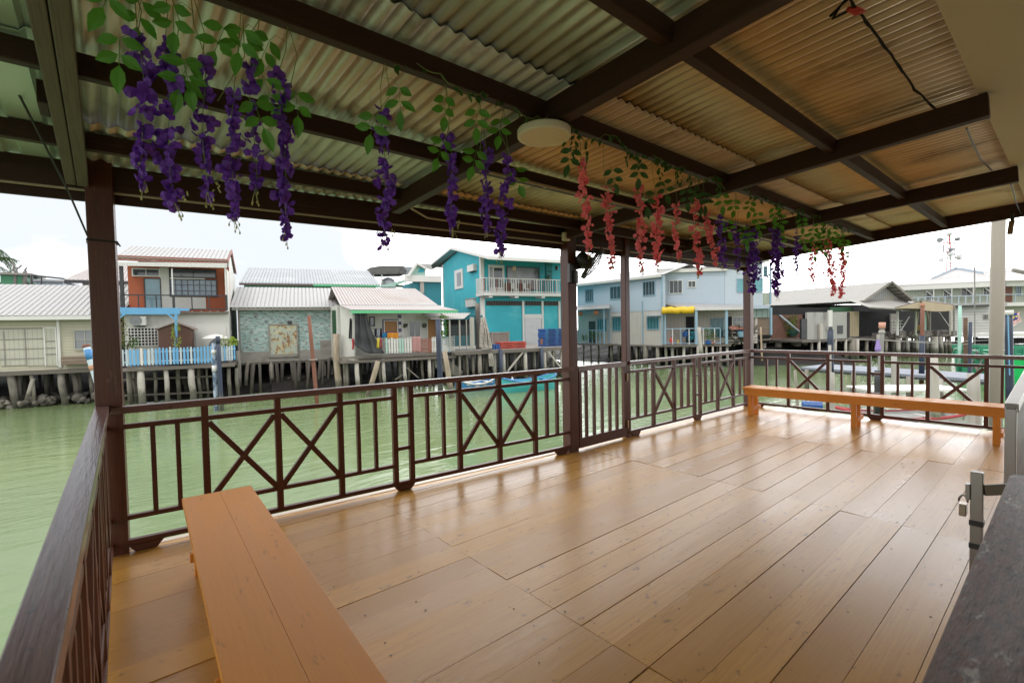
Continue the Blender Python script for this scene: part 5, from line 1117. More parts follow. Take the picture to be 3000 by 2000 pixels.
# ground floor
zv0, zv1 = P5.sz(*px(cC, 600, 640), nW)[1], P5.sz(*px(cC, 600, 605), nW)[1]
for a0, a1 in ((455, 732), (750, 882), (897, 1012)):
    s0, s1, _, _ = P5.rect(cC, a0, 605, a1, 640, n=nW); v_ = h.box('vent_grille', voidM, s0, s1, nW-.02, nW+.02, zv0, zv1)
    mb = MB(); n = int((s1-s0)/.16)
    for i in range(n): x = s0+(s1-s0)*(i+.5)/n; mb.fb(P5, x-.03, x+.03, nW+.02, nW+.05, zv0, zv1)
    mb.build('vent_bar', M('dark_slat', (.14,.12,.11), rough=.7), v_)
for a0, a1 in ((735, 750), (883, 897), (1012, 1026)): h.r('trim', whiteT, cC, (a0, 605, a1, 940), nW, nW+.1)
h.r('trim', whiteT, cT, (650, 742, 1240, 762), nW, nW+.08); h.r('trim', whiteT, cC, (750, 706, 883, 738), nW, nW+.09)
h.r('metal_door', silverM, cC, (754, 739, 880, 942), nW, nW+.06)
# gable side fittings
def sidebox(nm, m, c, rc, th, parent, off=0):
    a0, b0, a1, b1 = rc; n0, zz1 = P5.side(*px(c, a0, b0), S0); n1, zz0 = P5.side(*px(c, a1, b1), S0); _, za = P5.side(*px(c, a0, b1), S0); _, zb = P5.side(*px(c, a1, b0), S0)
    mb = MB(); mb.fb(P5, S0-off-th, S0-off, min(n0, n1), max(n0, n1), (zz0+za)/2, (zz1+zb)/2); return mb.build(nm, m, parent)
w_ = sidebox('window', whiteT, cU, (1690, 555, 1845, 905), .08, h.t); sidebox('pane', glassG, cU, (1738, 610, 1815, 850), .03, w_, .08)
ac = thing('air_conditioner', 'white air conditioner high on the gable side of the teal house', 'air conditioner', P5.w(S0-.2, nW-1, zAp-1.5)); sidebox('casing', whiteT, cU, (1970, 470, 2090, 590), .35, ac); sidebox('bracket', darkM, cU, (1980, 580, 2080, 600), .3, ac)
mx = thing('meter_box', 'white box on the lower gable side of the teal house', 'box', P5.w(S0-.2, nW-1, z5+2)); sidebox('casing', whiteT, cU, (1930, 1085, 2075, 1230), .3, mx); sidebox('lid', concM, cU, (1925, 1080, 2080, 1092), .34, mx)
# pier
X0 = P5.sz(*px(cT, 165, 840), 0)[0]; X1 = P5.sz(*px(cT, 1860, 840), 0)[0]+.6
pier = thing('pier', 'plank pier on pale piles in front of the teal house', 'pier', P5.w(2, -1, z5))
mb = MB(); mb.fb(P5, X0, X1, -10, 0, z5-.14, z5); mb.build('deck', M('pier_planks', (.34,.31,.28), rough=.85, var=.2, siding=(.2,0,.01)), pier)
mb = MB(); mb.fb(P5, X0, X1, .0, .06, z5-.26, z5-.03); mb.build('edge_beam', slabM, pier)
def pp(a, ab, r_, n=-.2, m=pileM):
    x = P5.sz(*px(cT, a, 860), n)[0]; x2 = P5.sz(*px(cT, ab, 860), n)[0]; mb = MB(); mb.tube([P5.w(x, n, z5-.14), P5.w((x+x2)/2, n, -1.2), P5.w(x2, n, WZ-.3)], r_, 8); mb.build('pile', m, pier, smooth=True)
for a, ab, r_, n, m in ((905,915,.15,-.15,pileW),(1245,1250,.14,-.15,pileW),(1535,1545,.14,-.15,pileW),(770,775,.14,-.3,pileW),(1090,1095,.11,-1.4,pileW),(1380,1385,.12,-1.8,pileW),(1670,1672,.11,-1.6,pileW),(1800,1800,.1,-.2,pileW),(645,652,.12,-1,pileM),(440,455,.11,-.4,pileM),(345,365,.09,-.6,pileM),(240,240,.09,-.3,pileM),(545,550,.15,-.2,pileM),(140,142,.09,-.5,pileM),(300,320,.1,-1.2,pileM),(590,590,.1,-1.6,pileM),(965,968,.09,-2.4,pileM),(1180,1180,.1,-3,pileM),(1480,1480,.1,-3,pileM)): pp(a, ab, r_, n, m)
for i in range(14): pp(200+115*i, 210+115*i, .1, -2.5-R.random()*4)
for a0, b0, a1, b1 in ((1235, 865, 975, 1190), (1570, 855, 1790, 1130)):
    mb = MB(); mb.bar(P5.at(*px(cT, a0, b0), -.05), P5.at(*px(cT, a1, b1), -.05), .1, .12, up=P5.n); mb.build('brace', pileW, pier)
for a, m in ((870, navyM), (1500, navyM)):
    t = thing('mooring_pole', ('blue mooring pole at the left end of the teal pier', 'blue mooring pole under the door of the teal house')[a > 1000], 'pole', P5.at(*px(cT, a, 1300), .15), 'mooring poles standing in the water'); mb = MB(); x = P5.sz(*px(cT, a, 900), .2)[0]; mb.tube([P5.w(x, .2, z5), P5.w(x+.03, .2, WZ-.3)], .13, 9); mb.build('shaft', m, t, smooth=True)
# things on the pier
def pallet(P, s, n, z, L_, W_, m, H=.14):
    mb = MB()
    for i in range(5): y = n+W_*(i+.5)/5; mb.fb(P, s, s+L_, y-W_*.08, y+W_*.08, z+H-.03, z+H)
    for k in range(3):
        x = s+(L_-.12)*k/2; mb.fb(P, x, x+.12, n, n+W_, z, z+H-.03)
    mb.fb(P, s, s+L_, n+.0, n+.03, z+.002, z+.04); mb.fb(P, s, s+L_, n+W_-.03, n+W_, z+.002, z+.04); return mb
s0, s1, z0, z1 = P5.rect(cT, 880, 745, 1265, 848, n=-.2); hh = (z1-z0)/4
for i in range(4):
    o = pallet(P5, s0+R.uniform(-.05, .05), -1.25, z5+hh*i, s1-s0, 1.0, None, hh*.94).build('pallet', redPl); tag(o, 'red plastic pallet, %s of the low stack on the pier' % ('lowest', 'second from the bottom', 'third from the bottom', 'topmost')[i], 'pallet', 'red pallets stacked on the pier')
s0, s1, z0, z1 = P5.rect(cT, 1560, 535, 1900, 785, n=-.6); k = 10; hh = (z1-z5)/k; od = ('lowest','second from the bottom','third from the bottom','fourth from the bottom','fifth from the bottom','fifth from the top','fourth from the top','third from the top','second from the top','topmost')
for i in range(k):
    o = pallet(P5, s0+R.uniform(-.04, .04), -1.7, z5+hh*i, s1-s0, 1.0, None, hh*.94).build('pallet', bluePl); tag(o, 'blue plastic pallet, %s of the tall stack beside the door' % od[i], 'pallet', 'blue pallets stacked on the pier')
s0, s1, z0, z1 = P5.rect(cT, 765, 778, 862, 836, n=-.1); o = pallet(P5, s0, -.8, z5, s1-s0, .7, None, z1-z5).build('fish_crate', bluePl); tag(o, 'small blue crate at the left end of the red pallets', 'crate')
ct = thing('wooden_crate', 'tall grey wooden crate against the teal wall left of the door', 'crate', P5.at(*px(cT, 870, 770), nW+.6)); s0, s1, z0, z1 = P5.rect(cT, 740, 590, 995, 775, n=nW+.9)
mb = MB(); mb.fb(P5, s0, s1, nW+.1, nW+.9, z5, z1); mb.build('boards', M('grey_crate_boards', (.27,.22,.19), rough=.9, var=.2, siding=(.16,2,.01)), ct); mb = MB(); mb.fb(P5, s0-.05, s0+.05, nW+.9, nW+.95, z5, z1+.05); mb.fb(P5, s1-.05, s1+.05, nW+.9, nW+.95, z5, z1+.08); mb.fb(P5, s0+.05, s1-.05, nW+.9, nW+.94, z1-.1, z1+.02); mb.build('frame', greyW, ct)
mb = MB(); mb.bar(P5.at(*px(cT, 1497, 780), -.3), P5.at(*px(cT, 1497, 690), -.3), .14, .14, up=P5.d); tag(mb.build('bollard', rustP), 'short brown post on the pier in front of the silver door', 'post')
# cage / lean-to left of the teal house
cg = House('cage_shed', 'dark cage shed with a pale sheet roof left of the teal house', 'shed', P5, base=P5.w(-2.5, -1, z5))
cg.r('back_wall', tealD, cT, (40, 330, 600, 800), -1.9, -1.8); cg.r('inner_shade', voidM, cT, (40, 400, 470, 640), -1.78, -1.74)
s0, s1, z0, z1 = P5.rect(cT, 30, 340, 300, 410, n=.0); mb = MB(); mb.corr(P5.w(s0-1, -2.2, z1+.25), P5.w(s1+1.4, -2.2, z1+.25), P5.w(s0-1, .1, z0+.1), P5.w(s1, .1, z0+.1), .2, .02); o = mb.build('roof', M('pale_tarp_roof', (.45,.43,.40), rough=.8, var=.15), cg.t)
for a in (88, 240, 405, 350): cg.r('post', concM, cT, (a, 400, a+(18 if a != 350 else 8), 850), -.12, .0)
mb = MB(); s0, s1, z0, z1 = P5.rect(cT, 95, 480, 480, 790, n=-.1)
for i in range(26): x = s0+(s1-s0)*i/25; mb.tube([P5.w(x, -.1, z0), P5.w(x, -.1, z1)], .008, 4)
for j in range(14): z = z0+(z1-z0)*j/13; mb.tube([P5.w(s0, -.1, z), P5.w(s1, -.1, z)], .008, 4)
mb.build('mesh', M('grey_wire', (.12,.15,.16), rough=.6), cg.t)
cg.r('door_panel', concM, cT, (408, 360, 470, 840), -.08, -.04)
nb = thing('fishing_net', 'bundle of pale fishing net hanging beside the tall dark pole', 'fishing net', P5.at(*px(cT, 645, 840), .1)); mb = MB(); r = random.Random(12)
top = P5.at(*px(cT, 590, 365), 0)
for i in range(34):
    f = i/33; b_ = P5.at(*px(cT, 560+175*f, 805+30*math.sin(f*3)), .0); k = V((0, 0, -.1*math.sin(f*9))); off = P5.n*r.uniform(-.2, .25)
    tq = P5.at(*px(cT, 570+65*f, 365), 0); mb.tube([tq, tq.lerp(b_, .5)+off+RT*r.uniform(-.04, .04), b_+off*.6+k], [.03, .045, .06], 5)
for i in range(28): f = r.random(); mb.tube([P5.at(*px(cT, 570+165*f, 780+55*r.random()), .1), P5.at(*px(cT, 575+165*min(1, f+.15*r.random()), 790+55*r.random()), .2)], .05, 5)
mb.build('net', netM, nb)
pole('tall_pole', 'tall dark weathered pole in front of the teal corner', 1399, 888, 1404, 1118, WZ, .19, M('dark_weathered_pole', (.085,.075,.065), rough=.9, var=.3, vs=2, st=(.6,5,5), d=((.3,.27,.23),.5,.7,1.6,(.5,2,2),.7)), None)
mb = MB(); r = random.Random(5)
for i in range(9): f = i/8; mb.tube([P5.at(*px(cT, 690+6*i, 860), .0), P5.at(*px(cT, 690+9*i, 980+20*math.sin(i)), .1), P5.at(*px(cT, 700+8*i, 1110), .0)], .02, 5)
tag(mb.build('loose_net', netM), 'loose strand of net hanging below the pier edge', 'net')
# boats under the pier
def sampan(label, s0, s1, n, P, zt, wd, mh, mi_, mr_, name='sampan', sheer=.35):
    t = thing(name, label, 'boat', P.w((s0+s1)/2, n, WZ), 'boats on the green water'); mb = MB(); N = 18
    def sec(f, k):
        hw = wd/2*math.sin(math.pi*min(1, max(.03, .06+.9*f)))**.45*(1 if 0 < f < 1 else .4); z = zt+sheer*(abs(f-.5)*2)**2.2
        c = ((-hw, z), (-hw*.9, (z+WZ)/2), (-hw*.6, WZ-.2), (0, WZ-.28), (hw*.6, WZ-.2), (hw*.9, (z+WZ)/2), (hw, z))[k]; return P.w(s0+(s1-s0)*f, n+c[0], c[1])
    mb.grid(lambda u, v: sec(u, round(v*6)), N, 6); o = mb.build('hull', mh, t, smooth=False); o.modifiers.new('thickness', 'SOLIDIFY').thickness = .05
    for sg in (0, 6):
        mb = MB(); mb.tube([sec(i/N, sg)+V((0, 0, .02)) for i in range(N+1)], .055, 6); mb.build('gunwale', mr_, t)
    mb = MB()
    for f in (.25, .45, .65, .82): a, b = sec(f, 0), sec(f, 6); mb.bar(a-V((0, 0, .08)), b-V((0, 0, .08)), .25, .04)
    mb.build('thwart', mi_, t)
    return t
s0 = P5.sz(1345, 1130, 3.0)[0]; s1 = P5.sz(1460, 1130, 3.0)[0]; sampan('low blue and white sampan moored at the left under the pier', s0, s1, 2.4, P5, -2.0, 1.3, boatB, whiteT, whiteT)
s0 = P5.sz(1465, 1150, 4.6)[0]; s1 = P5.sz(1632, 1150, 4.6)[0]; sampan('long sampan with turquoise and blue sides moored nearest to the railing', s0, s1, 4.4, P5, -1.85, 1.4, boatT, boatB, boatB)

# ================================================================= H6 long pale blue house
c6 = AZ(*px(cD, 1080, 968), FZ)
Pa = Plane(c6, -95); h = House('pale_blue_house', 'long two storey house, pale blue boards above beige, with louvre windows', 'house', Pa, base=Pa.w(-4, -2, FZ))
sL = Pa.sz(*px(cD, 290, 700))[0]; zM = Pa.sz(*px(cD, 900, 660))[1]; zT = Pa.sz(*px(cD, 900, 352))[1]
h.box('upper_wall', greyB, sL, -3, -7, .03, zM, zT); h.box('upper_wall', greyB, -3, 0, -.3, .03, zM, zT); h.box('lower_wall', beigeW, sL, -3, -7, 0, FZ-.1, zM); h.box('lower_wall', beigeW, -3, 0, -.3, 0, FZ-.1, zM)
h.box('gutter', whiteM, sL-.6, .1, .3, .45, zT-.18, zT); h.box('downpipe', blueT, -.12, 0, .03, .14, FZ, zT); 
x = Pa.sz(*px(cD, 888, 600))[0]; h.box('downpipe', blueT, x-.05, x+.05, .03, .1, FZ, zM+.9); x = Pa.sz(*px(cD, 583, 800))[0]; h.box('downpipe', blueT, x-.05, x+.05, .0, .08, FZ, zM)
zrg = zT+1.15; h.roof(roofW, Pa.w(sL-.6, -3.6, zrg), Pa.w(.3, -3.6, zrg), Pa.w(sL-.6, .42, zT), Pa.w(.3, .42, zT), .25, .018); h.roof(roofW, Pa.w(sL-.6, -3.6, zrg), Pa.w(.3, -3.6, zrg), Pa.w(sL-.6, -7.5, zT), Pa.w(.3, -7.5, zT), .25, .018)
for rc in ((360,462,437,578),(588,432,720,552),(890,388,1004,520)): h.win(cD, rc, .03, 4, 1, blueT, louv)
for rc in ((610,722,708,845),(928,718,1042,832),(470,735,560,850)):
    h.win(cD, rc, 0, 4, 1, blueT, louvT); s0, s1, z0, z1 = Pa.rect(cD, rc[0]-18, rc[1]-14, rc[2]-2, rc[1]-4, n=.3); h.box('window_hood', blueT, s0, s1, .0, .5, z1-.05, z1)
d_ = h.r('door', darkM, cD, (392, 755, 450, 950), 0, .05)
h.slab(sL, .0, .1, -7, FZ-.1, .15)
for a, ab, r_, n, m in ((595,600,.14,-.1,pileM),(662,668,.12,-1,pileM),(828,835,.13,-.2,pileM),(860,862,.1,-1.5,pileM),(915,912,.30,-.1,pileM),(1022,1030,.2,-.1,pileM),(480,482,.1,-.4,pileM),(410,412,.1,-.8,pileM),(345,345,.1,-.6,pileM),(975,975,.1,-2,pileM)): h.pile(cD, a, 975, ab, r_, n, m)
h.back(sL, 0, 10, -2, -5)
# left verandah
s0, s1, z0, z1 = Pa.rect(cD, 268, 615, 588, 655, n=1.6); zf = Pa.sz(*px(cD, 430, 645), 1.6)[1]
h.roof(roofW, Pa.w(sL-.3, .0, zf+.45), Pa.w(Pa.sz(*px(cD, 585, 620))[0], .0, zf+.45), Pa.w(s0-.5, 1.7, zf), Pa.w(s1, 1.7, zf), .25, .018, nm='porch_roof')
s0, s1, z0, z1 = Pa.rect(cD, 272, 835, 530, 945, n=1.5); h.box('porch_floor', slabM, s0-.3, s1+.3, 0, 1.5, FZ-.2, FZ-.05)
rl = h.box('porch_railing', blueT, s0-.3, s1, 1.42, 1.5, z1-.06, z1)
for i in range(9): x = s0-.3+(s1-s0+.25)*i/8; h.box('rail_post', blueT, x, x+.05, 1.43, 1.49, FZ-.05, z1-.06, rl)
h.box('porch_post', blueT, s1-.1, s1, 1.35, 1.45, FZ-.05, zf)
for i, (a, b) in enumerate(((315, 685), (458, 676))):
    pc = Pa.at(*px(cD, a, b), 1.2); t = thing('lantern', ('left orange lantern under the porch roof of the pale blue house', 'right orange lantern under the porch roof of the pale blue house')[i], 'lantern', pc); mb = MB(); mb.lathe(pc, (0, 0, 1), [(-.24, .08), (-.15, .22), (.0, .27), (.15, .22), (.24, .08)], 12); mb.build('shade', M('orange_lantern', (.55,.20,.10), rough=.6), t, smooth=True); mb = MB(); mb.tube([pc+V((0, 0, .24)), V((pc.x, pc.y, zf+.2))], .015, 5); mb.build('cord', darkM, t)
shrub('potted_shrub', 'dark green potted shrub behind the left porch railing', Pa.at(*px(cD, 450, 885), 1.1), .8, .4, .5, 420, .13, M('deep_green_leaves', (.05,.14,.03), rough=.5, var=.35, vs=3, trans=.3), 31)
shrub('potted_shrub', 'small pale green plant at the far end of the left porch', Pa.at(*px(cD, 350, 905), 1.1), .45, .3, .35, 200, .11, shrubM, 32)
# middle block
Pb = Plane(c6, -50); zTb = Pb.sz(*px(cD, 1280, 302), -1.5)[1]; sM = Pb.sz(*px(cD, 1640, 450), -1.5)[0]; zVr = Pb.sz(*px(cD, 1200, 598), -1.5)[1]
h = House('blue_annex', 'pale blue boarded wing with a lean to porch and a rolled yellow awning', 'house', Pb, base=Pb.w(4, -3, FZ))
h.box('upper_wall', greyB, .08, sM, -8, -1.5, zVr-.6, zTb); h.box('lower_wall', beigeW, .08, sM+3, -8, -2.4, FZ-.1, zVr-.6)
h.box('fascia', whiteM, -.2, sM+.2, -1.5, -1.25, zTb-.05, zTb+.2); h.box('roof', roofW, -.2, sM+.2, -8, -1.3, zTb+.2, zTb+.3)
h.win(cD, (1128,378,1252,503), -1.5, 3, 1, whiteT, louv); h.win(cD, (1300,383,1376,447), -1.5, 2, 1, whiteT, louv)
v0 = Pb.at(*px(cD, 1068, 590), -1.45); v1 = Pb.at(*px(cD, 1640, 600), -1.45); v2 = Pb.at(*px(cD, 1392, 648), 1.0); v3 = Pb.at(*px(cD, 1850, 640), 1.0)
mb = MB(); mb.corr(v0, Pb.at(*px(cD, 1850, 608), -1.45), v2, v3, .24, .018); o = mb.build('porch_roof', roofW, h.t); o.modifiers.new('thickness', 'SOLIDIFY').thickness = .03
mb = MB(); mb.bar(v2, v3, .06, .14); mb.bar(v0, v2, .06, .16); mb.build('porch_fascia', whiteM, h.t)
for a, w_, m in ((1378, .2, blueT), (1655, .2, blueT), (1092, .12, blueT)): x, z = Pb.sz(*px(cD, a, 650), .8 if a > 1100 else 0); n = .8 if a > 1100 else 0; h.box('porch_post', m, x-w_/2, x+w_/2, n-w_/2, n+w_/2, FZ, z)
h.r('doorway', voidM, cD, (1285, 712, 1360, 950), -2.4, -2.36, nref=-2.36); h.win(cD, (1510,725,1632,905), -2.4, 3, 1, blueT, louvT); h.r('doorway', voidM, cD, (1665, 712, 1705, 900), -2.4, -2.36); h.win(cD, (1708,712,1850,815), -2.4, 4, 2, whiteT, glassG)
h.box('porch_floor', slabM, -.1, Pb.sz(*px(cD, 1700, 955), .9)[0], -2.4, .9, FZ-.18, FZ-.02)
aw = thing('awning_roll', 'rolled yellow tarpaulin tied under the porch roof edge', 'awning', Pb.at(*px(cD, 1210, 655), .3)); q = [Pb.at(*px(cD, 1062+300*i/14, 655+3*math.sin(i*1.3)-(2 if i > 7 else 0)), .2+.5*i/14) for i in range(15)]; mb = MB(); mb.tube(q, [.30+.03*math.sin(i*2.1) for i in range(15)], 10); mb.build('roll', yellowM, aw, smooth=True)
gr = thing('glass_railing', 'blue framed glass railing along the porch of the pale blue wing', 'railing', Pb.at(*px(cD, 1340, 950), .5))
def gx(a, n): return Pb.sz(*px(cD, a, 900), n)[0]
zt_, zb_ = Pb.sz(*px(cD, 1300, 822), .4)[1], FZ
seg = [Pb.w(gx(1088, 0), .02, 0), Pb.w(gx(1392, .9), .9, 0), Pb.w(gx(1600, .9), .9, 0)]
for a, b in zip(seg, seg[1:]):
    mb = MB(); up = V((0, 0, zt_)); mb.bar(a+up, b+up, .06, .07); mb.build('top_rail', blueT, gr); mb = MB(); up = V((0, 0, FZ+.1)); mb.bar(a+up, b+up, .05, .06); mb.build('bottom_rail', blueT, gr)
    for i in range(5): p = a.lerp(b, i/4); mb = MB(); mb.bar(p+V((0, 0, FZ)), p+V((0, 0, zt_-.04)), .06, .06, up=(b-a).normalized()); mb.build('rail_post', whiteT if i % 2 else blueT, gr)
for i, (rc, lb, nm, m, ct_) in enumerate((((1135,868,1172,938),'red gas cylinder behind the glass railing','gas_cylinder',redPl,'gas cylinder'),((1255,842,1310,900),'blue barrel behind the glass railing','blue_barrel',bluePl,'barrel'),((1205,895,1225,940),'small yellow canister behind the glass railing','canister',M('yellow_plastic',(.6,.45,.08),rough=.5),'canister'),((1465,918,1515,955),'blue flower pot on the edge of the porch','flower_pot',bluePl,'pot'),((1520,930,1555,955),'small terracotta pot on the edge of the porch','flower_pot',rustF,'pot'))):
    n = .1 if i < 3 else .95; s0, s1, z0, z1 = Pb.rect(cD, *rc, n=n); t = thing(nm, lb, ct_, Pb.w((s0+s1)/2, n, FZ)); rr = (s1-s0)/2; H = z1-z0; zz = FZ if i != 1 else z0
    mb = MB(); mb.lathe(Pb.w((s0+s1)/2, n-.1, zz), (0, 0, 1), [(0, rr*.8), (.04, rr), (H*.72, rr*1.05), (H*.9, rr*.55)], 14); mb.build('body', m, t); mb = MB(); mb.lathe(Pb.w((s0+s1)/2, n-.1, zz+H*.9), (0, 0, 1), [(0, rr*.5), (H*.1, rr*.45)], 12); mb.build('rim', m if i > 2 else darkM, t)
shrub('potted_plant', 'leafy potted plant standing above the blue flower pot', Pb.at(*px(cD, 1490, 870), .9), .5, .3, .55, 260, .12, shrubM, 33)
shrub('potted_plant', 'small yellowish plant above the terracotta pot', Pb.at(*px(cD, 1545, 895), .9), .3, .25, .4, 160, .10, M('yellowing_leaves', (.26,.22,.05), rough=.6, var=.4, vs=3, trans=.3), 34)
r = random.Random(44); t = thing('turquoise_bundle', 'turquoise plastic bundle between the barrel and the porch post', 'bundle', Pb.at(*px(cD, 1340, 900), .2)); mb = MB(); bush(mb, Pb.at(*px(cD, 1335, 890), .0), .42, .3, .42, 160, .2, r); mb.build('bags', M('turquoise_plastic', (.03,.30,.38), rough=.4, var=.3), t)
for a, ab, r_, n, m in ((1098,1104,.15,.0,pileM),(1158,1162,.17,.2,pileW),(1265,1262,.16,.5,pileW),(1395,1392,.16,.8,pileW),(1470,1472,.12,.8,pileM),(1530,1532,.1,.8,pileW),(1600,1602,.12,.8,pileM),(1660,1665,.14,.6,pileW),(1200,1205,.1,-.6,pileM),(1330,1335,.12,-.6,pileM),(1440,1440,.1,-1,pileM),(1570,1570,.1,-1,pileM)): h.pile(cD, a, 975, ab, r_, n, m)
pole('mooring_pole', 'white painted pole leaning by the glass railing', 2047, 958, 2054, 1035, -1.6, .14, pileW, D=37)
# right block
Pc = Plane(Pb.w(sM, -1.5, 0), -40); s1 = Pc.sz(*px(cD, 1992, 450))[0]; zC0 = Pc.sz(*px(cD, 1800, 612))[1]
h = House('siding_block', 'tall pale blue boarded block with a teal curtained window behind the corner post', 'house', Pc, base=Pc.w(3, -2, FZ)); zC1 = Pc.sz(*px(cD, 1800, 215))[1]
h.box('upper_wall', M('white_blue_siding', (.50,.57,.64), rough=.65, var=.05, siding=(.17,2,.012), sg=.3), .02, s1, -7, 0, zC0, zC1); h.box('roof', roofW, -.3, s1+.4, -7, .4, zC1, zC1+.12)
h.win(cD, (1750,362,1990,488), 0, 2, 1, blueT, M('teal_curtain_glass', (.12,.33,.38), rough=.2, var=.4, vs=2)); h.r('lower_wall', M('pale_green_board', (.28,.36,.33), rough=.7, var=.1, siding=(.5,0,.01)), cD, (1850, 635, 2075, 720), -2, -.3); h.r('lower_wall', brownP, cD, (1850, 720, 2075, 880), -2.2, -.4)
h.box('floor_beam', greyB, -.2, s1+.6, -2, .1, zC0-.3, zC0); h.box('back_wall', voidM, -3, s1+3, -4.6, -4.5, FZ-.3, zC0-.3); h.r('downpipe', blueT, cD, (2058, 230, 2070, 600), .2, .35); h.r('porch_post', blueT, cD, (2062, 630, 2078, 880), .1, .3)  # void back_wall: added black sheet painting the shade below the block
h.r('side_panel', creamG, cD, (1992, 498, 2062, 600), -1.5, -.2); h.win(cD, (1995,250,2030,350), -.5, 1, 3, blueT, louvT)
# junk under the block
r = random.Random(9); jt = thing('driftwood_heap', 'dark heap of driftwood and scrap on the platform by the corner post', 'scrap heap', Pb.at(*px(cD, 1760, 900), .6)); mb = MB()
for i in range(60):
    p = Pb.at(*px(cD, r.uniform(1660, 1900), r.uniform(815, 950)), r.uniform(-.6, .6)); d = V((r.uniform(-1, 1), r.uniform(-1, 1), r.uniform(-.35, .35))).normalized()*r.uniform(.3, .9); mb.bar(p-d, p+d, r.uniform(.05, .16), r.uniform(.04, .12))
mb.build('planks', M('scrap_wood', (.11,.09,.075), rough=.9, var=.5, vs=1.2, d=((.4,.34,.27),.55,.68,1.2,(1,1,1),.7)), jt)
q = [Pb.at(*px(cD, *k), .8) for k in ((1680,815),(1720,795),(1850,815),(1850,830),(1700,835))]; mb = MB(); mb.prism(q, Pb.n*-.6); mb.build('cover_board', rustF, jt)
bt = thing('blue_basin', 'pale blue plastic basin in the scrap heap', 'basin', Pb.at(*px(cD, 1815, 865), .9)); pc = Pb.at(*px(cD, 1815, 868), .85); mb = MB(); mb.lathe(pc, (0, 0, 1), [(-.28, .42), (.2, .52), (.24, .56), (.25, .5)], 16); mb.build('tub', M('pale_blue_plastic', (.25,.42,.52), rough=.4), bt); mb = MB(); mb.lathe(pc+V((0, 0, .2)), (0, 0, 1), [(0, .54), (.05, .57)], 16); mb.build('rim', bluePl, bt)
pl_ = thing('old_platform', 'ramshackle plank platform on short piles behind the corner post', 'platform', Pb.at(*px(cW, 400, 1120), .5)); Pp = Plane(AZ(*px(cW, 480, 1125), FZ), -38)
s0, s1, z0, z1 = Pp.rect(cW, -220, 1090, 860, 1140); mb = MB(); mb.fb(Pp, s0, s1, -5, 0, FZ-.22, FZ-.04); mb.build('deck', slabM, pl_)
for i in range(16): mb = MB(); x = s0+(s1-s0)*(i+R.random())/16; mb.fb(Pp, x, x+R.uniform(.8, 1.6), -.5, .15+R.random()*.2, FZ-.04+.05*(i % 3), FZ+.02+.05*(i % 3)); mb.build('loose_plank', (slabM, brownP, pileM)[i % 3], pl_)
def ppile(P, c, a, bt, ab, r_, n, m, par):
    p = P.at(*px(c, a, bt), n); x = P.sz(*px(c, ab, bt), n)[0]; mb = MB(); mb.tube([p, p.lerp(P.w(x, n, WZ-.3), .5), P.w(x, n, WZ-.3)], [r_*.95, r_, r_*1.05], 9); return mb.build('pile', m, par, smooth=True)
for a, ab, r_, n, m in ((420,425,.34,-.1,pileM),(690,690,.48,-.1,pileM),(200,200,.2,-.2,pileW),(100,100,.15,-.4,pileM),(330,330,.12,-1,pileM),(545,545,.12,-.8,pileM),(600,605,.1,-1.4,pileM),(820,815,.30,-.1,pileM),(-100,-100,.2,-.1,pileM),(270,275,.1,-1.5,pileM)): ppile(Pp, cW, a, 1150, ab, r_, n, m, pl_)
shrub('green_bush', 'bright green bush growing on the ramshackle platform', Pp.at(*px(cW, 600, 900), -.8), 1.05, .6, 1.3, 900, .20, M('fresh_green_leaves', (.16,.32,.03), rough=.5, var=.35, vs=2, trans=.35), 51)
shrub('green_bush', 'sparse yellowish bush just right of the corner post', Pp.at(*px(cW, 180, 860), -.6), .9, .5, .7, 320, .18, M('yellow_green_sparse', (.34,.38,.12), rough=.6, var=.35, vs=2, trans=.35), 52)
mb = MB(); mb.tube([Pp.at(*px(cW, 370, 690), -.2), Pp.at(*px(cW, 860, 1100), .4)], .09, 8); tag(mb.build('leaning_pipe', paleB), 'long pale pipe leaning down across the bright green bush', 'pipe')
mb = MB(); mb.lathe(Pp.at(*px(cW, 650, 1020), -.2), (0, 0, 1), [(-.3, .3), (0, .42), (.3, .45)], 12); tag(mb.build('planter_tub', M('dark_green_tub', (.04,.14,.11), rough=.6)), 'dark green tub under the bright green bush', 'tub')

# ================================================================= H7 boat shed with gable on the right
P7 = Plane(AZ(*px(cW, 1500, 1112), FZ), -22)
h = House('boat_shed', 'grey boat shed with a long pale roof, a wooden gable and an open dark front', 'shed', P7, base=P7.w(0, -3, FZ))
gp0, gp1, ap = P7.at(*px(cX, -60, 480), .2), P7.at(*px(cX, 555, 500), .2), P7.at(*px(cX, 250, 220), .2)
sl, zl = P7.sz(*px(cX, -140, 480), .2); sr, zr_ = P7.sz(*px(cX, 560, 500), .2); sa, za = P7.sz(*px(cX, 250, 225), .2)
Ld = 17.0
h.roof(roofCr, P7.w(sa, .6, za), P7.w(sa, -Ld, za), P7.w(sl, .6, zl-.1), P7.w(sl, -Ld, zl-.1), .3, .02); h.roof(roofCr, P7.w(sa, .6, za), P7.w(sa, -Ld, za), P7.w(sr, .6, zr_), P7.w(sr, -Ld, zr_), .3, .02)
mb = MB(); mb.prism([P7.w(sl+.6, -.4, zl), P7.w(sr-.6, -.4, zl), P7.w(sa, -.4, za-.25)], P7.n*.1, 0, [V((sl, 0, zl)), V((sr, 0, zl)), V((sa, 0, za))]); mb.build('gable_boards', M('grey_gable_boards', (.40,.40,.40), rough=.85, var=.12, siding=(.35,0,.01), d=((.48,.42,.28),.5,.6,.5,(1,1,1),.6)), h.t)
mb = MB()
for i in range(6): f = (i+.5)/6; a = P7.w(sa+(sr-sa)*f, -.5, za+(zr_-za)*f-.12); mb.bar(a, a+P7.n*1.1, .1, .1)
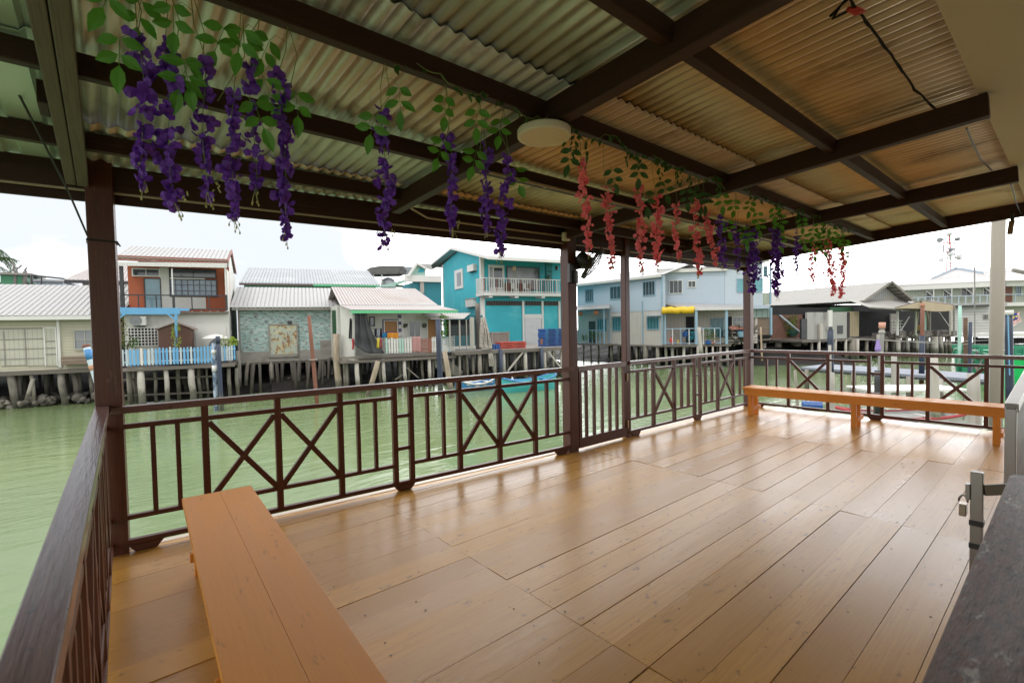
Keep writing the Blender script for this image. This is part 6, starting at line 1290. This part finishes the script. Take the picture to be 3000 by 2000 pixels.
mb.build('purlin', slabM, h.t)
mb = MB(); mb.bar(P7.w(sa, .62, za), P7.w(sl, .62, zl-.1), .05, .22); mb.bar(P7.w(sa, .62, za), P7.w(sr, .62, zr_), .05, .22); mb.build('barge_board', greyW, h.t)
zz = P7.sz(*px(cW, 1200, 690), 0)[1]
h.r('grey_panel', M('grey_stained_panel', (.40,.39,.37), rough=.85, var=.12, vs=.8, d=((.16,.15,.14),.5,.7,.7,(1.2,1,.4),.7)), cW, (860, 700, 1478, 1112), -.2, 0); h.r('dark_panel', darkM, cW, (775, 805, 862, 1112), -.15, .05); h.r('dark_panel', M('dark_maroon_panel', (.03,.02,.025), rough=.7), cW, (1478, 705, 1515, 1105), -.1, .05)
h.r('timber_column', M('tan_timber', (.34,.27,.18), rough=.85, var=.2, siding=(.22,0,.01)), cW, (1515, 690, 1655, 1075), -.2, .05); h.r('green_beam', greenD, cW, (1220, 625, 1545, 690), -.4, -.3); h.r('rust_wall', M('rust_red_planks', (.24,.12,.09), rough=.85, var=.25, siding=(.25,0,.01)), cW, (330, 735, 790, 1100), -3.2, -3); h.r('painted_eave_shade', voidM, cW, (340, 630, 1560, 735), -1.2, -1.1); h.r('white_post', whiteT, cW, (1190, 672, 1250, 980), .0, .12); h.r('meter_grid', darkM, cW, (1330, 905, 1412, 1030), .0, .05); h.r('pale_post', pileW, cW, (1062, 880, 1105, 1112), .1, .3)  # near-black strip paints the shade under the boat shed roof
h.slab(P7.sz(*px(cW, 770, 1110))[0], sr+7, .1, -9, FZ, .18); h.r('back_wall', voidM, cW, (300, 590, 2300, 1100), -7, -6.8)  # void back_wall: black sheet added as the shed's inner shade
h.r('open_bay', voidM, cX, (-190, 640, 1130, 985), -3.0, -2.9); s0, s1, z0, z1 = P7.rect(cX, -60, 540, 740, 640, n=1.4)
v0, v1 = P7.w(s0-.3, -.3, z1+.5), P7.w(sr+1.2, -.3, z1+.45); v2, v3 = P7.at(*px(cX, -10, 592), 1.5), P7.at(*px(cX, 745, 640), 1.5); mb = MB(); mb.corr(v0, v1, v2, v3, .3, .02); o = mb.build('front_awning', roofCr, h.t); o.modifiers.new('thickness', 'SOLIDIFY').thickness = .03
mb = MB(); mb.bar(v2, v3, .08, .12); mb.build('awning_edge', greyW, h.t)
for a, m, w_ in ((400, whiteT, .16), (660, creamG, .1), (862, greyW, .1), (1160, pileW, .12)): h.r('shed_post', m, cX, (a-8, 640, a+8, 990), .9, .9+w_)
h.r('grey_partition', greyW, cX, (290, 680, 380, 960), -2.6, -2.5); h.r('mustard_panel', M('mustard_panel', (.28,.17,.03), rough=.7), cX, (655, 840, 725, 970), .2, .3); h.r('mint_post', mintP, cX, (775, 660, 805, 945), .4, .6); h.bar('leaning_post', tan_ if 0 else M('tan_timber', (.34,.27,.18)), cX, 640, 985, 680, 660, .6, .18); h.bar('leaning_post', M('tan_timber', (.34,.27,.18)), cX, 860, 985, 810, 660, .6, .16); h.bar('brace', whiteT, cX, 400, 980, 560, 720, .5, .08); h.bar('brace', steel, cX, 990, 660, 1150, 890, .5, .06)
r = random.Random(14); jt = thing('shed_clutter', 'clutter of benches, nets and boxes on the open deck of the boat shed', 'clutter', P7.at(*px(cX, 300, 1000), 0)); mb = MB()
for i in range(46):
    p = P7.at(*px(cX, r.uniform(0, 1180), r.uniform(930, 1000)), r.uniform(-1, .8)); p.z = FZ+r.uniform(.05, .5); a, b, c_ = r.uniform(.1, .5), r.uniform(.1, .4), r.uniform(.05, .35); mb.fb(P7, (p-P7.O).dot(P7.d)-a, (p-P7.O).dot(P7.d)+a, (p-P7.O).dot(P7.n)-b, (p-P7.O).dot(P7.n)+b, FZ, FZ+c_*2)
mb.build('boxes', M('clutter_mix', (.15,.13,.12), rough=.85, var=.6, vs=.9, d=((.45,.42,.38),.55,.65,1.0,(1,1,1),.7)), jt)
mb = MB()
for k in range(4): mb.tube([P7.at(*px(cX, 310+40*k, 780), .2), P7.at(*px(cX, 310+40*k, 980), .2)], .03, 5)
for k in range(5): mb.tube([P7.at(*px(cX, 305, 780+45*k), .2), P7.at(*px(cX, 465, 780+45*k), .2)], .03, 5)
tag(mb.build('drying_rack', whiteT), 'pale tubular rack on the deck of the boat shed', 'rack')
for a, ab, r_, n, m in ((930,930,.12,-.3,pileM),(1040,1040,.14,.0,pileW),(1290,1290,.14,.0,pileW),(1450,1450,.13,.0,pileW),(1550,1550,.36,-.1,pileM),(1635,1630,.14,.3,pileW),(1770,1770,.16,-.3,pileM),(1190,1190,.14,-1.2,pileM)): ppile(P7, cW, a, 1115, ab, r_, n, m, h.t)
for a, ab, r_, n, m in ((225,225,.16,-.2,pileM),(520,550,.16,.2,pileW),(655,690,.16,.2,pileW),(395,405,.2,.5,pileW),(815,825,.17,.1,pileW),(915,915,.34,.6,pileW),(1005,1030,.18,.2,pileW),(1130,1150,.18,.2,pileM),(330,330,.15,-1,pileM),(470,470,.12,-1,pileM),(600,600,.12,-1.5,pileM),(1080,1080,.12,-1,pileM),(1280,1280,.14,.3,pileW)): ppile(P7, cX, a, 1010, ab, r_, n, m, h.t)
h.back(0, 16, 10, -2, -6)
# tan canopy in front of the shed
cp = thing('canopy', 'sagging tan cloth canopy on posts in front of the boat shed', 'canopy', P7.at(*px(cX, 780, 980), 3)); Pk = Plane(P7.w(0, 3, 0), -22)
q = [Pk.at(*px(cX, *k), 0) for k in ((730,498),(1200,560),(1205,628),(760,632))]; mb = MB(); mb.grid(lambda u, v: q[0].lerp(q[1], u).lerp(q[3].lerp(q[2], u), v)+V((0, 0, -.12*math.sin(u*math.pi)*v)), 14, 5); o = mb.build('side_cloth', M('stained_tan_cloth', (.46,.37,.26), rough=.9, var=.2, vs=.8, d=((.5,.45,.38),.5,.7,1,(1,1,1),.5)), cp); o.modifiers.new('thickness', 'SOLIDIFY').thickness = .03
q = [Pk.at(*px(cX, *k), n) for k, n in (((345,600),-1.5),((735,500),0),((1205,560),0),((900,500),-3))]; mb = MB(); mb.prism([q[0], q[1], q[2], q[3]], (0, 0, .06)); mb.build('top_sheet', M('dark_canopy_top', (.17,.13,.11), rough=.9, var=.3), cp); mb = MB(); q2 = [Pk.at(*px(cX, *k), -.1) for k in ((345,605),(730,505),(735,610),(540,605))]; mb.prism(q2, Pk.n*-.05); mb.build('side_cloth', M('stained_tan_cloth', (.46,.37,.26)), cp)
for a in (745, 1200): mb = MB(); mb.bar(Pk.at(*px(cX, a, 560), .05), Pk.at(*px(cX, a, 1000), .05), .12, .12, up=Pk.d); mb.build('post', greyW, cp)
# poles on the right
def xp(nm, lb, a0, b0, a1, b1, wpx, m, D, bands=(), c=cX, cat='pole'):
    u0, v0 = px(c, a0, b0); u1, v1 = px(c, a1, b1); return pole(nm, lb, u0, v0, u1, v1, WZ, wpx/c[2]/2/F*D, m, 'mooring poles standing in the water' if 'mooring' in nm else None, cat, bands, 0, D)
xp('mooring_pole', 'rust red pole with a navy lower half in front of the tan canopy', 750, 530, 735, 1560, 50, rustP, 22, ((0, .05, M('bleached_rust', (.45,.22,.15), rough=.8), 1.08), (.45, 1.0, navyM, 1.35)))
xp('mooring_pole', 'grey wooden post topped with a pink cap in front of the boat shed', 170, 805, 135, 1600, 62, M('grey_post', (.30,.29,.27), rough=.9, var=.25, st=(.6,4,4)), 20, ((0, .11, M('pink_cap', (.60,.30,.22), rough=.6), 1.3), (.15, .2, concM, 1.25)))
xp('mooring_pole', 'mint green post near the green boats', 1285, 565, 1280, 1270, 42, mintP, 30)
xp('mooring_pole', 'short dark rusty post beside the mint green one', 1365, 740, 1365, 1300, 50, M('dark_rust', (.12,.07,.045), rough=.9, var=.4, vs=3), 28)
xp('mooring_pole', 'slender navy pole left of the concrete pole', 1435, 800, 1425, 1560, 46, navyM, 17, ((0, 1, steel, .2),))
xp('mooring_pole', 'thick navy pole with a pale blue stripe right of the concrete pole', 1985, 690, 2000, 1700, 92, navyM, 11.5, ((-.06, .01, whiteT, 1.12),))
mb = MB(); b0 = AD(*px(cX, 1975, 700), 11.4); b1 = AD(*px(cX, 2000, 1560), 11.4); mb.tube([b0, b1], .012, 5); tag(mb.build('blue_hose', M('light_blue_hose', (.15,.4,.6), rough=.5)), 'light blue hose running down the thick navy pole', 'hose')
xp('mooring_pole', 'dark square topped pile in front of the grey shed wall', 1218, 970, 1218, 1500, 88, navyM, 24, ((-.09, .02, M('grey_cap', (.06,.06,.065), rough=.6), .62),), cW)
xp('mooring_pole', 'white stub pile in front of the dark square topped one', 1207, 1205, 1210, 1600, 45, pileW, 21, (), cW)
xp('mooring_pole', 'slanting stick right of the scrap heap', 150, 930, 165, 1300, 26, M('bare_stick', (.38,.28,.19), rough=.9, var=.2), 30, (), cW)
xp('mooring_pole', 'thin bent wooden mast rising above the hip roof', 1495, -430, 1500, 1300, 14, M('grey_mast', (.25,.24,.23), rough=.9), 34, ())
pr = thing('rag', 'purple rag tied to the grey post with the pink cap', 'rag', AD(*px(cX, 105, 1160), 19.8)); pc = AD(*px(cX, 108, 1150), 19.8); mb = MB(); mb.tube([pc+V((0, 0, .3)), pc+V((0, 0, .1)), pc-V((0, 0, .12)), pc-V((0, 0, .2))], [.04, .08, .12, .08], 8); mb.build('cloth', cloth('lilac', (.30,.22,.50)), pr); mb = MB(); mb.tube([pc+V((0, 0, .3)), pc+V((0, 0, .5))], .05, 6); mb.build('knot', concM, pr)
# concrete pole with its plate
b_ = AX(2919, 1000, 12.0); t_ = AX(2926, 640, 12.0); cpx = thing('concrete_pole', 'thick cream concrete pole outside the far railing', 'pole', V((b_.x, b_.y, WZ))); mb = MB(); mb.tube([V((b_.x, b_.y-.005, 3.2)), V((b_.x, b_.y, 0)), V((b_.x, b_.y, WZ-.3))], [.094, .101, .104], 24); mb.build('shaft', concP, cpx, smooth=True)
rp_ = .1035; ca = CAM-b_; ca.z = 0; ca.normalize(); sdv = RT.copy(); sdv.z = 0; sdv.normalize(); zc0, zc1 = AX(2930, 983, 11.95).z, AX(2930, 908, 11.95).z
def cyl_patch(nm, m, a0, a1, z0, z1, rr, par):
    mb = MB(); mb.grid(lambda u, v: V((b_.x, b_.y, 0)) + (ca*math.cos(a0+(a1-a0)*u)+sdv*math.sin(a0+(a1-a0)*u))*rr + V((0, 0, z0+(z1-z0)*v)), 10, 2); o = mb.build(nm, m, par, smooth=True); s_ = o.modifiers.new('thickness', 'SOLIDIFY'); s_.thickness = .003; return o
pt = cyl_patch('number_plate', M('plate_black', (.02,.022,.026), rough=.4), .22, 1.9, zc0, zc1, rp_+.004, cpx); h_ = zc1-zc0
cyl_patch('plate_top', M('plate_grey', (.45,.47,.50), rough=.4), .22, 1.9, zc1-.26*h_, zc1+.02*h_, rp_+.009, pt); cyl_patch('plate_strip', M('plate_blue', (.03,.12,.28), rough=.4), .22, 1.9, zc0, zc0+.10*h_, rp_+.009, pt)
def letters(txt, ang, z, size):
    fc = bpy.data.curves.new('txt', 'FONT'); fc.body = txt; fc.size = size; fc.extrude = .001; fc.align_x = 'CENTER'; o = bpy.data.objects.new('txt', fc); COL.objects.link(o); bpy.context.view_layer.update()
    me = bpy.data.meshes.new_from_object(o); COL.objects.unlink(o); bpy.data.objects.remove(o)
    for v_ in me.vertices:
        a = ang + v_.co.x/rp_; q = V((b_.x, b_.y, 0)) + (ca*math.cos(a)+sdv*math.sin(a))*(rp_+.010+v_.co.z) + V((0, 0, z+v_.co.y)); v_.co = q
    at = me.attributes.new('gr', 'FLOAT_VECTOR', 'POINT'); me.materials.append(M('plate_white', (.75,.75,.75), rough=.5)); ob = bpy.data.objects.new('lettering', me); COL.objects.link(ob); ob.parent = pt; ob.matrix_parent_inverse = parent_inv(cpx)
letters('SS', .72, zc1-.45*h_, .11); letters('1', .80, zc1-.63*h_, .095); letters('L', .70, zc1-.80*h_, .095)
# hip roofed hall
P11 = Plane(AD(*px(cX, 1500, 960), 62), -70); h = House('village_hall', 'large pale green two storey hall with a hipped grey roof at far right', 'house', P11, base=P11.w(0, -6, FZ))
z0 = P11.sz(*px(cX, 1300, 540))[1]; zt_ = P11.sz(*px(cX, 1300, 300))[1]; sL = P11.sz(*px(cX, 470, 400))[0]; sR = P11.sz(*px(cX, 1725, 400))[0]
h.box('upper_wall', creamG, sL, sR, -14, 0, z0-.2, zt_); h.box('lower_wall', whiteM, sL, sR, -14, -.8, FZ-.2, z0-.2); h.box('fascia', whiteT, sL-2, sR+1, .9, 1.15, zt_-.15, zt_+.55)
Pq = Plane(P11.w(sR, 0, 0), -40.5); sQ = 22.0
h.P = Pq; h.box('side_wall', creamG, 0, sQ, -14, 0, z0-.2, zt_); h.box('side_fascia', whiteT, .8, sQ, .9, 1.15, zt_-.15, zt_+.55); h.box('side_lower', whiteM, 0, sQ, -14, -.8, FZ-.2, z0-.2)
h.box('walkway', whiteT, 0, sQ, 0, 1.2, z0-.45, z0); rl = h.box('walkway_railing', greyB, 0, sQ, 1.1, 1.2, z0+.95, z0+1.05)
for i in range(12): h.box('rail_post', greyB, i*1.9, i*1.9+.1, 1.1, 1.19, z0, z0+.95, rl)
h.r('door', M('brown_door', (.16,.06,.03), rough=.6), cX, (1935, 285, 2040, 520), 0, .06); h.win(cX, (2085,290,2160,420), 0, 2, 1, blueT, glassD)
h.P = P11; h.box('walkway', M('grey_walkway', (.40,.40,.38), rough=.8), sL-1, sR+1.2, 0, 1.2, z0-.4, z0+.05); rl = h.box('walkway_railing', greyB, sL-1, sR+1.2, 1.1, 1.2, z0+.95, z0+1.05)
for i in range(14): x = sL+(sR-sL)*i/13; h.box('rail_post', greyB, x, x+.1, 1.1, 1.19, z0, z0+.95, rl)
for rc in ((795,350,905,475),(1045,335,1165,465),(1295,310,1465,440),(1615,290,1720,425)): h.win(cX, rc, 0, 2, 1, whiteT, glassD)
for rc in ((800,350,910,440),(1055,330,1165,420),(1360,310,1470,400),(1615,285,1725,370)): h.bar('roof_strut', whiteT, cX, rc[0], rc[1], rc[2], rc[3], .5, .09)
for a in (905, 1165, 1475): h.r('roof_post', whiteT, cX, (a, 300, a+10, 520), 1.0, 1.1)
pk_ = P11.at(*px(cX, 1215, 30), -6.0); e1 = P11.w(sL-2.2, 1.2, zt_+.5); e2 = P11.w(sR+1.2, 1.2, zt_+.5); e3 = Pq.w(sQ, 1.2, zt_+.5); pk2 = Pq.w(sQ, -7, pk_.z-.2); gq = [P11.at(*px(cX, *k), n) for k, n in (((860,182),-2.2),((1600,100),-2.2))]
mb = MB(); mb.corr(gq[0], gq[1], e1, e2, .4, .02); rp2 = pk_.lerp(gq[1], .0); mb.corr(gq[1], pk2, e2, e3, .4, .02); mb.corr(pk_, pk_, gq[0], gq[1], .6, .0); mb.build('roof', M('hall_roof', (.50,.48,.47), rough=.6, var=.06, vs=.5), h.t)
mb = MB(); mb.prism([pk_-V((0, 0, .3)), gq[0], gq[1]], P11.n*-.2); mb.build('gablet', M('grey_blue_gablet', (.22,.23,.27), rough=.7, siding=(.4,2,.01)), h.t)
mb = MB(); mb.bar(pk_+P11.n*.4, gq[0]+P11.n*.4, .1, .3); mb.bar(pk_+P11.n*.4, gq[1]+P11.n*.4, .1, .3); mb.build('gablet_board', greyB, h.t); mb = MB(); mb.prism([pk_, pk2, gq[1]], (0, 0, .1)); mb.build('roof', M('hall_roof', (.50,.48,.47)), h.t)
h.back(sL, sR, 12, -1, -6); mb = MB(); mb.bar(AD(*px(cX, 2045, 55), 58), AD(*px(cX, 2300, 110), 58), .3, .35); tag(mb.build('roof_edge', greyW), 'dark roof verge cutting in at the far right edge', 'roof')
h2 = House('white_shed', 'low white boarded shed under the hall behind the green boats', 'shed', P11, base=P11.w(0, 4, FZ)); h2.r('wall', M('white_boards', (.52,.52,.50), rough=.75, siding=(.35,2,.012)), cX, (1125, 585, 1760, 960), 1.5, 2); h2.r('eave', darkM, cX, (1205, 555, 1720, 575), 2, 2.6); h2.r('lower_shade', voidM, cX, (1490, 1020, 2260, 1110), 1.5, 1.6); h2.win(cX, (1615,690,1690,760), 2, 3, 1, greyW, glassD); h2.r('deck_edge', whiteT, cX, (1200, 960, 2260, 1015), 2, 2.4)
# flag
fl = thing('flag', 'small flag with red and white stripes and a blue canton at the far right', 'flag', AD(*px(cX, 2090, 860), 24)); q = [AD(*px(cX, *k), 24) for k in ((2040,690),(2150,640),(2165,790),(2040,860))]
def fq(u, v): return q[0].lerp(q[1], u).lerp(q[3].lerp(q[2], u), v)+FW*(.05*math.sin(u*7+v*3))
for i in range(14):
    mb = MB(); u0 = .0 if i >= 8 else .5; mb.grid(lambda u, v: fq(u0+(1-u0)*u, (i+v)/14), 8, 1); o = mb.build('stripe', (redPl, whiteT)[i % 2], fl); o.modifiers.new('thickness', 'SOLIDIFY').thickness = .004
mb = MB(); mb.grid(lambda u, v: fq(.5*u, 8/14*v), 6, 4); o = mb.build('canton', M('flag_blue', (.02,.04,.22), rough=.7), fl); o.modifiers.new('thickness', 'SOLIDIFY').thickness = .004
mb = MB(); mb.disc(fq(.18, .30)-FW*.03, -FW, .07, 14, 0, .004); mb.disc(fq(.36, .30)-FW*.03, -FW, .045, 8, 0, .004); mb.build('crescent_and_star', M('flag_yellow', (.75,.6,.05), rough=.7), fl); mb = MB(); mb.tube([q[0]+V((0, 0, .15)), V((q[3].x, q[3].y, WZ))], .02, 6); mb.build('staff', steel, fl)
# telecom tower
D = 150; tw = thing('telecom_tower', 'red and white lattice telecom tower with dishes behind the hall', 'tower', AD(*px(cY, 500, 1010), D))
def tp(a, b): return AD(*px(cY, a, b), D)
twr = M('tower_red', (.50,.08,.07), rough=.6); tww = M('tower_white', (.6,.6,.62), rough=.6); twg = M('tower_grey', (.22,.23,.25), rough=.6)
mb = MB(); mr = MB()
for a in (485, 550):
    for i in range(5): (mr if i % 2 else mb).tube([tp(a-(10-2*i)*(1 if a < 500 else -1), 1200-180*i), tp(a-(8-2*i)*(1 if a < 500 else -1), 1020-180*i)], .16, 5)
for i in range(14): a, b = 1150-60*i, 1090-60*i; (mr if i % 4 < 2 else mb).tube([tp(485, a), tp(550, b)], .11, 4); (mr if i % 4 < 2 else mb).tube([tp(550, a), tp(485, b)], .11, 4)
mr.tube([tp(530, 500), tp(528, 240)], .14, 5); mb.build('lattice', tww, tw); mr.build('lattice', twr, tw)
for b in (470, 760, 640): mb = MB(); mb.tube([tp(400, b), tp(650, b)], .16, 5); mb.build('cross_arm', twr if b == 470 else tww, tw)
for a, b0, b1 in ((410, 500, 1030), (640, 430, 920), (430, 370, 640)): mb = MB(); mb.tube([tp(a, b0), tp(a, b1)], .16, 5); mb.build('antenna', twg if b1 < 930 else tww, tw)
for a, b, r_ in ((340, 420, 48), (645, 400, 36), (680, 745, 58), (360, 805, 40), (525, 600, 34), (520, 690, 44), (500, 295, 30)):
    mb = MB(); mb.lathe(tp(a, b), (-FW+RT*((-.7 if a < 500 else .5)+R.uniform(-.1, .1))), [(0, r_/cY[2]/F*D*.9), (.3, r_/cY[2]/F*D), (1.1, r_/cY[2]/F*D)], 14); mb.build('dish', twg if a in (340, 645, 525) else tww, tw)
# ================================================================= boats, pontoon and things on the water at the right
Pw = Plane(AZ(2700, 1100, -1.5), -42)
pn = thing('pontoon', 'long blue grey gangway on posts behind the far railing', 'gangway', AZ(2600, 1085, -1.3)); zp = -1.05
a0, a1, a2, a3 = AZ(*px(cZ, 320, 118), zp), AZ(*px(cZ, 560, 86), zp), AZ(*px(cZ, 2300, 192), zp), AZ(*px(cZ, 2300, 250), zp)
mb = MB(); mb.prism([a0, a1, a2, a3], (0, 0, -.10), 0, [V((0, 0, 0)), V((0, 1, 0)), V((16, 1, 0)), V((16, 0, 0))]); mb.build('deck', pontM, pn)
for k in range(7): p = a0.lerp(a3, (k+.4)/7); mb = MB(); mb.tube([p+V((0, .1, -.1)), V((p.x, p.y+.1, WZ-.3))], .11, 8); mb.build('pile', pileW if k % 2 else pileM, pn, smooth=True)
mb = MB(); mb.bar(a0-V((0, 0, .16)), a3-V((0, 0, .16)), .06, .1); mb.build('edge_beam', darkM, pn)
sl_ = thing('floating_dock', 'pale grey floating dock below the far railing', 'dock', AZ(2620, 1215, WZ)); q = [AZ(*px(cZ, *k), -2.0) for k in ((560,600),(700,510),(1560,560),(1480,660),(900,640))]; mb = MB(); mb.prism(q, (0, 0, -.3)); mb.build('slab', M('pale_dock', (.50,.50,.47), rough=.8, var=.12, vs=1), sl_)
mb = MB(); mb.bar(q[0]+V((0, 0, -.04)), q[3]+V((0, 0, -.04)), .1, .1); mb.build('fender', darkM, sl_)
bb = thing('blue_barrel', 'blue plastic barrel floating below the far railing', 'barrel', AZ(*px(cZ, 430, 520), WZ)); pc = AZ(*px(cZ, 335, 512), WZ+.1); pe = AZ(*px(cZ, 535, 520), WZ+.1); ax = (pe-pc); Lb = ax.length; mb = MB(); rb = Lb*.26; mb.lathe(pc+V((0, 0, rb*.4)), ax, [(0, rb*.85), (.03, rb), (Lb*.32, rb), (Lb*.34, rb*1.06), (Lb*.36, rb), (Lb*.64, rb), (Lb*.66, rb*1.06), (Lb*.68, rb), (Lb*.97, rb), (Lb, rb*.85)], 20); mb.build('body', bluePl, bb, smooth=False); mb = MB(); mb.tube([pc+V((0, -.1, rb*1.2)), pc.lerp(pe, .5)+V((0, -.15, rb*.5)), pe+V((0, -.1, rb*1.2))], .015, 5); mb.build('rope', whiteT, bb)
def boat(label, P, s0, s1, n, zt, wd, mh, mr_, deckm, cab=None):
    t = sampan(label, s0, s1, n, P, zt, wd, mh, deckm, mr_, 'fishing_boat', .5); return t
Pr = Plane(AZ(*px(cX, 1900, 1500), WZ), -42)
s0 = Pr.sz(*px(cX, 1280, 1330), 0)[0]; s1 = Pr.sz(*px(cX, 2100, 1400), 0)[0]
D1 = 20.0
Pg = Plane(AD(*px(cX, 1700, 1300), 30), -44); gl = Pg.sz(*px(cX, 1285, 1250))[0]; gR_ = Pg.sz(*px(cX, 2300, 1250))[0]; zd = Pg.sz(*px(cX, 1600, 1290))[1]; zu = Pg.sz(*px(cX, 1600, 1130))[1]
t = boat('dark green fishing boat moored behind the concrete pole', Pg, gl, gR_, 0, zd, 2.3, boatG, M('pale_green_rail', (.35,.5,.42), rough=.6), boatG)
mb = MB()
for b0 in (-1, 1):
    mb.fb(Pg, gl+.3, gR_-.3, b0*.95-.04, b0*.95+.04, zu-.22, zu); mb.fb(Pg, gl+.3, gR_-.3, b0*.95-.03, b0*.95+.03, zd+.12, zd+.19)
for i in range(8): x = gl+.4+(gR_-gl-.8)*i/7; mb.fb(Pg, x, x+.1, .91, 1.0, zd-.1, zu-.2); mb.fb(Pg, x, x+.1, -1.0, -.91, zd-.1, zu-.2)
mb.build('bulwark_rail', boatG, t)
mb = MB(); mb.fb(Pg, gl+1.0, gl+2.2, -.7, .7, zd-.3, zu-.3); mb.build('engine_box', boatG, t)
Ph = Plane(AD(*px(cX, 2100, 1420), 24), -44); hl = Ph.sz(*px(cX, 1915, 1400))[0]; zh = Ph.sz(*px(cX, 2050, 1345))[1]; t = boat('bright green boat at the far right edge', Ph, hl, hl+8, -.6, zh-.25, 2.0, boatL, boatL, whiteT)
r = random.Random(31); mb = MB(); bush(mb, AD(*px(cX, 1545, 1380), 28.5), .55, .3, .42, 50, .35, r); tag(mb.build('engine_clutter', M('engine_mix', (.10,.10,.11), rough=.5, var=.8, vs=3, d=((.5,.35,.3),.5,.6,2,(1,1,1),.8))), 'dark engine with white and red bits on the green boat', 'engine')
Ps = Plane(AD(*px(cZ, 1350, 380), 17), -42); t = sampan('white and red motor boat with a flat canopy under the gangway', -2.6, 2.6, 0, Ps, -1.95, 1.5, M('white_hull', (.6,.6,.58), rough=.5), whiteT, redW, 'motor_boat')
mb = MB(); zc = Ps.sz(*px(cZ, 1350, 325), 0)[1]; mb.fb(Ps, -1.6, 1.6, -.7, .7, zc-.03, zc+.03); mb.build('canopy', whiteT, t)
for x in (-1.5, 1.5):
    for n in (-.6, .6): mb = MB(); mb.tube([Ps.w(x, n, zc), Ps.w(x, n, -2.0)], .03, 6); mb.build('canopy_post', steel, t)
Pt = Plane(AD(*px(cZ, 1700, 640), 11.5), -42); t = sampan('red hulled boat partly hidden below the far railing', -1.0, 3.6, 0, Pt, -1.9, 1.4, redW, whiteT, whiteT, 'motor_boat'); mb = MB(); pc = Pt.w(1.2, .3, -1.75); mb.box(pc.x-.15, pc.x+.15, pc.y-.15, pc.y+.15, -1.9, -1.35); mb.build('outboard_motor', blackp, t, bevel=.05)
for i, (a, b, a2, b2, lb) in enumerate(((265, 150, 285, 420, 'thin stick with drooping lines left of the gangway'), (620, 170, 622, 520, 'pale pipe standing at the near end of the gangway'), (1625, 30, 1640, 420, 'square white pile left of the crossed panel'), (1080, 150, 1082, 380, 'short black pile under the gangway'), (2020, 180, 2030, 690, 'grey wooden pile beside the concrete pole'), (1240, 0, 1245, 260, 'round grey pile right of the double stile'))):
    u0, v0 = px(cZ, a, b); u1, v1 = px(cZ, a2, b2); pole('mooring_pole', lb, u0, v0, u1, v1, WZ, (.035, .09, .13, .09, .13, .12)[i], (pileM, pileW, pileW, darkM, pileW, concM)[i], D=(13, 13, 15, 14, 12, 22)[i])
# mud under the houses
mb = MB()
def mudstrip(P, s0, s1, n0=1.2, depth=10):
    mb.grid(lambda u, v: P.w(s0+(s1-s0)*u, n0-depth*v, WZ-.25+.30*min(1, v*3)+1.6*v**1.6+.22*noise.noise(P.w((s0+(s1-s0)*u)*.7, v*7, 3.1))), 40, 16)
mudstrip(P1, -22, 3.5, .9); mudstrip(P2, -1, 11, .2); mudstrip(P3, -3, 6.5, .6); mudstrip(P4, -4.5, 8, .2); mudstrip(P5, -6, 9, -.8, 12); mudstrip(Pa, -18, 1, 0, 9); mudstrip(Pb, 0, 16, .6, 9); mudstrip(Pp, -6, 9, -.2, 8); mudstrip(P7, -3, 20, .4, 10)
struct(mb.build('mud_bank', mudM, smooth=True))
# rubble at the foot of the far left house and the teal pier
rk = random.Random(66)
def rubble(label, P, s0, s1, n0, n1, k, zb):
    mb = MB()
    for i in range(k):
        p = P.w(rk.uniform(s0, s1), rk.uniform(n0, n1), zb+rk.uniform(-.1, .3)); sz = rk.uniform(.08, .28); d = rv(rk).normalized(); mb.lathe(p, d, [(-sz*.6, sz*.3), (-sz*.3, sz*.8), (sz*.2, sz), (sz*.6, sz*.4)], 6)
    o = mb.build('rubble', M('mud_rubble', (.10,.09,.075), rough=.85, var=.5, vs=1.5, d=((.32,.29,.24),.52,.62,1.2,(1,1,1),.7))); o['kind'] = 'stuff'; o['label'] = label
# dark mud flat behind the house fronts
mb = MB(); lp = [P1.w(-26, -2, 0), P1.w(3, -2, 0), P2.w(8, -3, 0), P3.w(5, -2, 0), P4.w(6, -3, 0), P5.w(2, -3, 0), P5.w(9, -4, 0), Pa.w(-19, .5, 0), Pa.w(-4, -1, 0), Pb.w(8, -1.5, 0), Pc.w(4, -2, 0), Pp.w(4, -2, 0), P7.w(2, -2, 0), P7.w(19, -2, 0), P7.w(40, -2, 0)]
for p_ in lp: p_.z = WZ+.06
far = [V((lp[-1].x+40, lp[-1].y+90, -1.2)), V((20, 150, -1.2)), V((-70, 120, -1.2))]
mb.add(lp+far, [tuple(range(len(lp)+3))]); struct(mb.build('mud_flat', mudM))
h.P = P7
rubble('dark rubble and debris under the far left plank house', P1, -14, 2.5, -2.2, .3, 340, -2.25); rubble('debris on the mud under the teal pier', P5, -3, 7, -4, -1, 260, -2.1); rubble('debris under the boat shed', P7, 0, 14, -3, -.2, 240, -2.2)

for lb, a0, a1 in (('slack rope strung low in front of the boat shed', (cW, 1480, 1100), (cX, 1700, 1060)), ('slack rope strung from the grey post towards the right edge', (cX, 120, 1045), (cX, 2300, 1115))):
    q0, q1 = AD(*px(*a0), 21), AD(*px(*a1), 18); mb = MB(); mb.tube([q0.lerp(q1, i/12)+V((0, 0, -.10*math.sin(math.pi*i/12))) for i in range(13)], .012, 4); tag(mb.build('mooring_rope', M('pale_rope', (.35,.34,.32), rough=.9)), lb, 'rope')
bpy.context.view_layer.update()
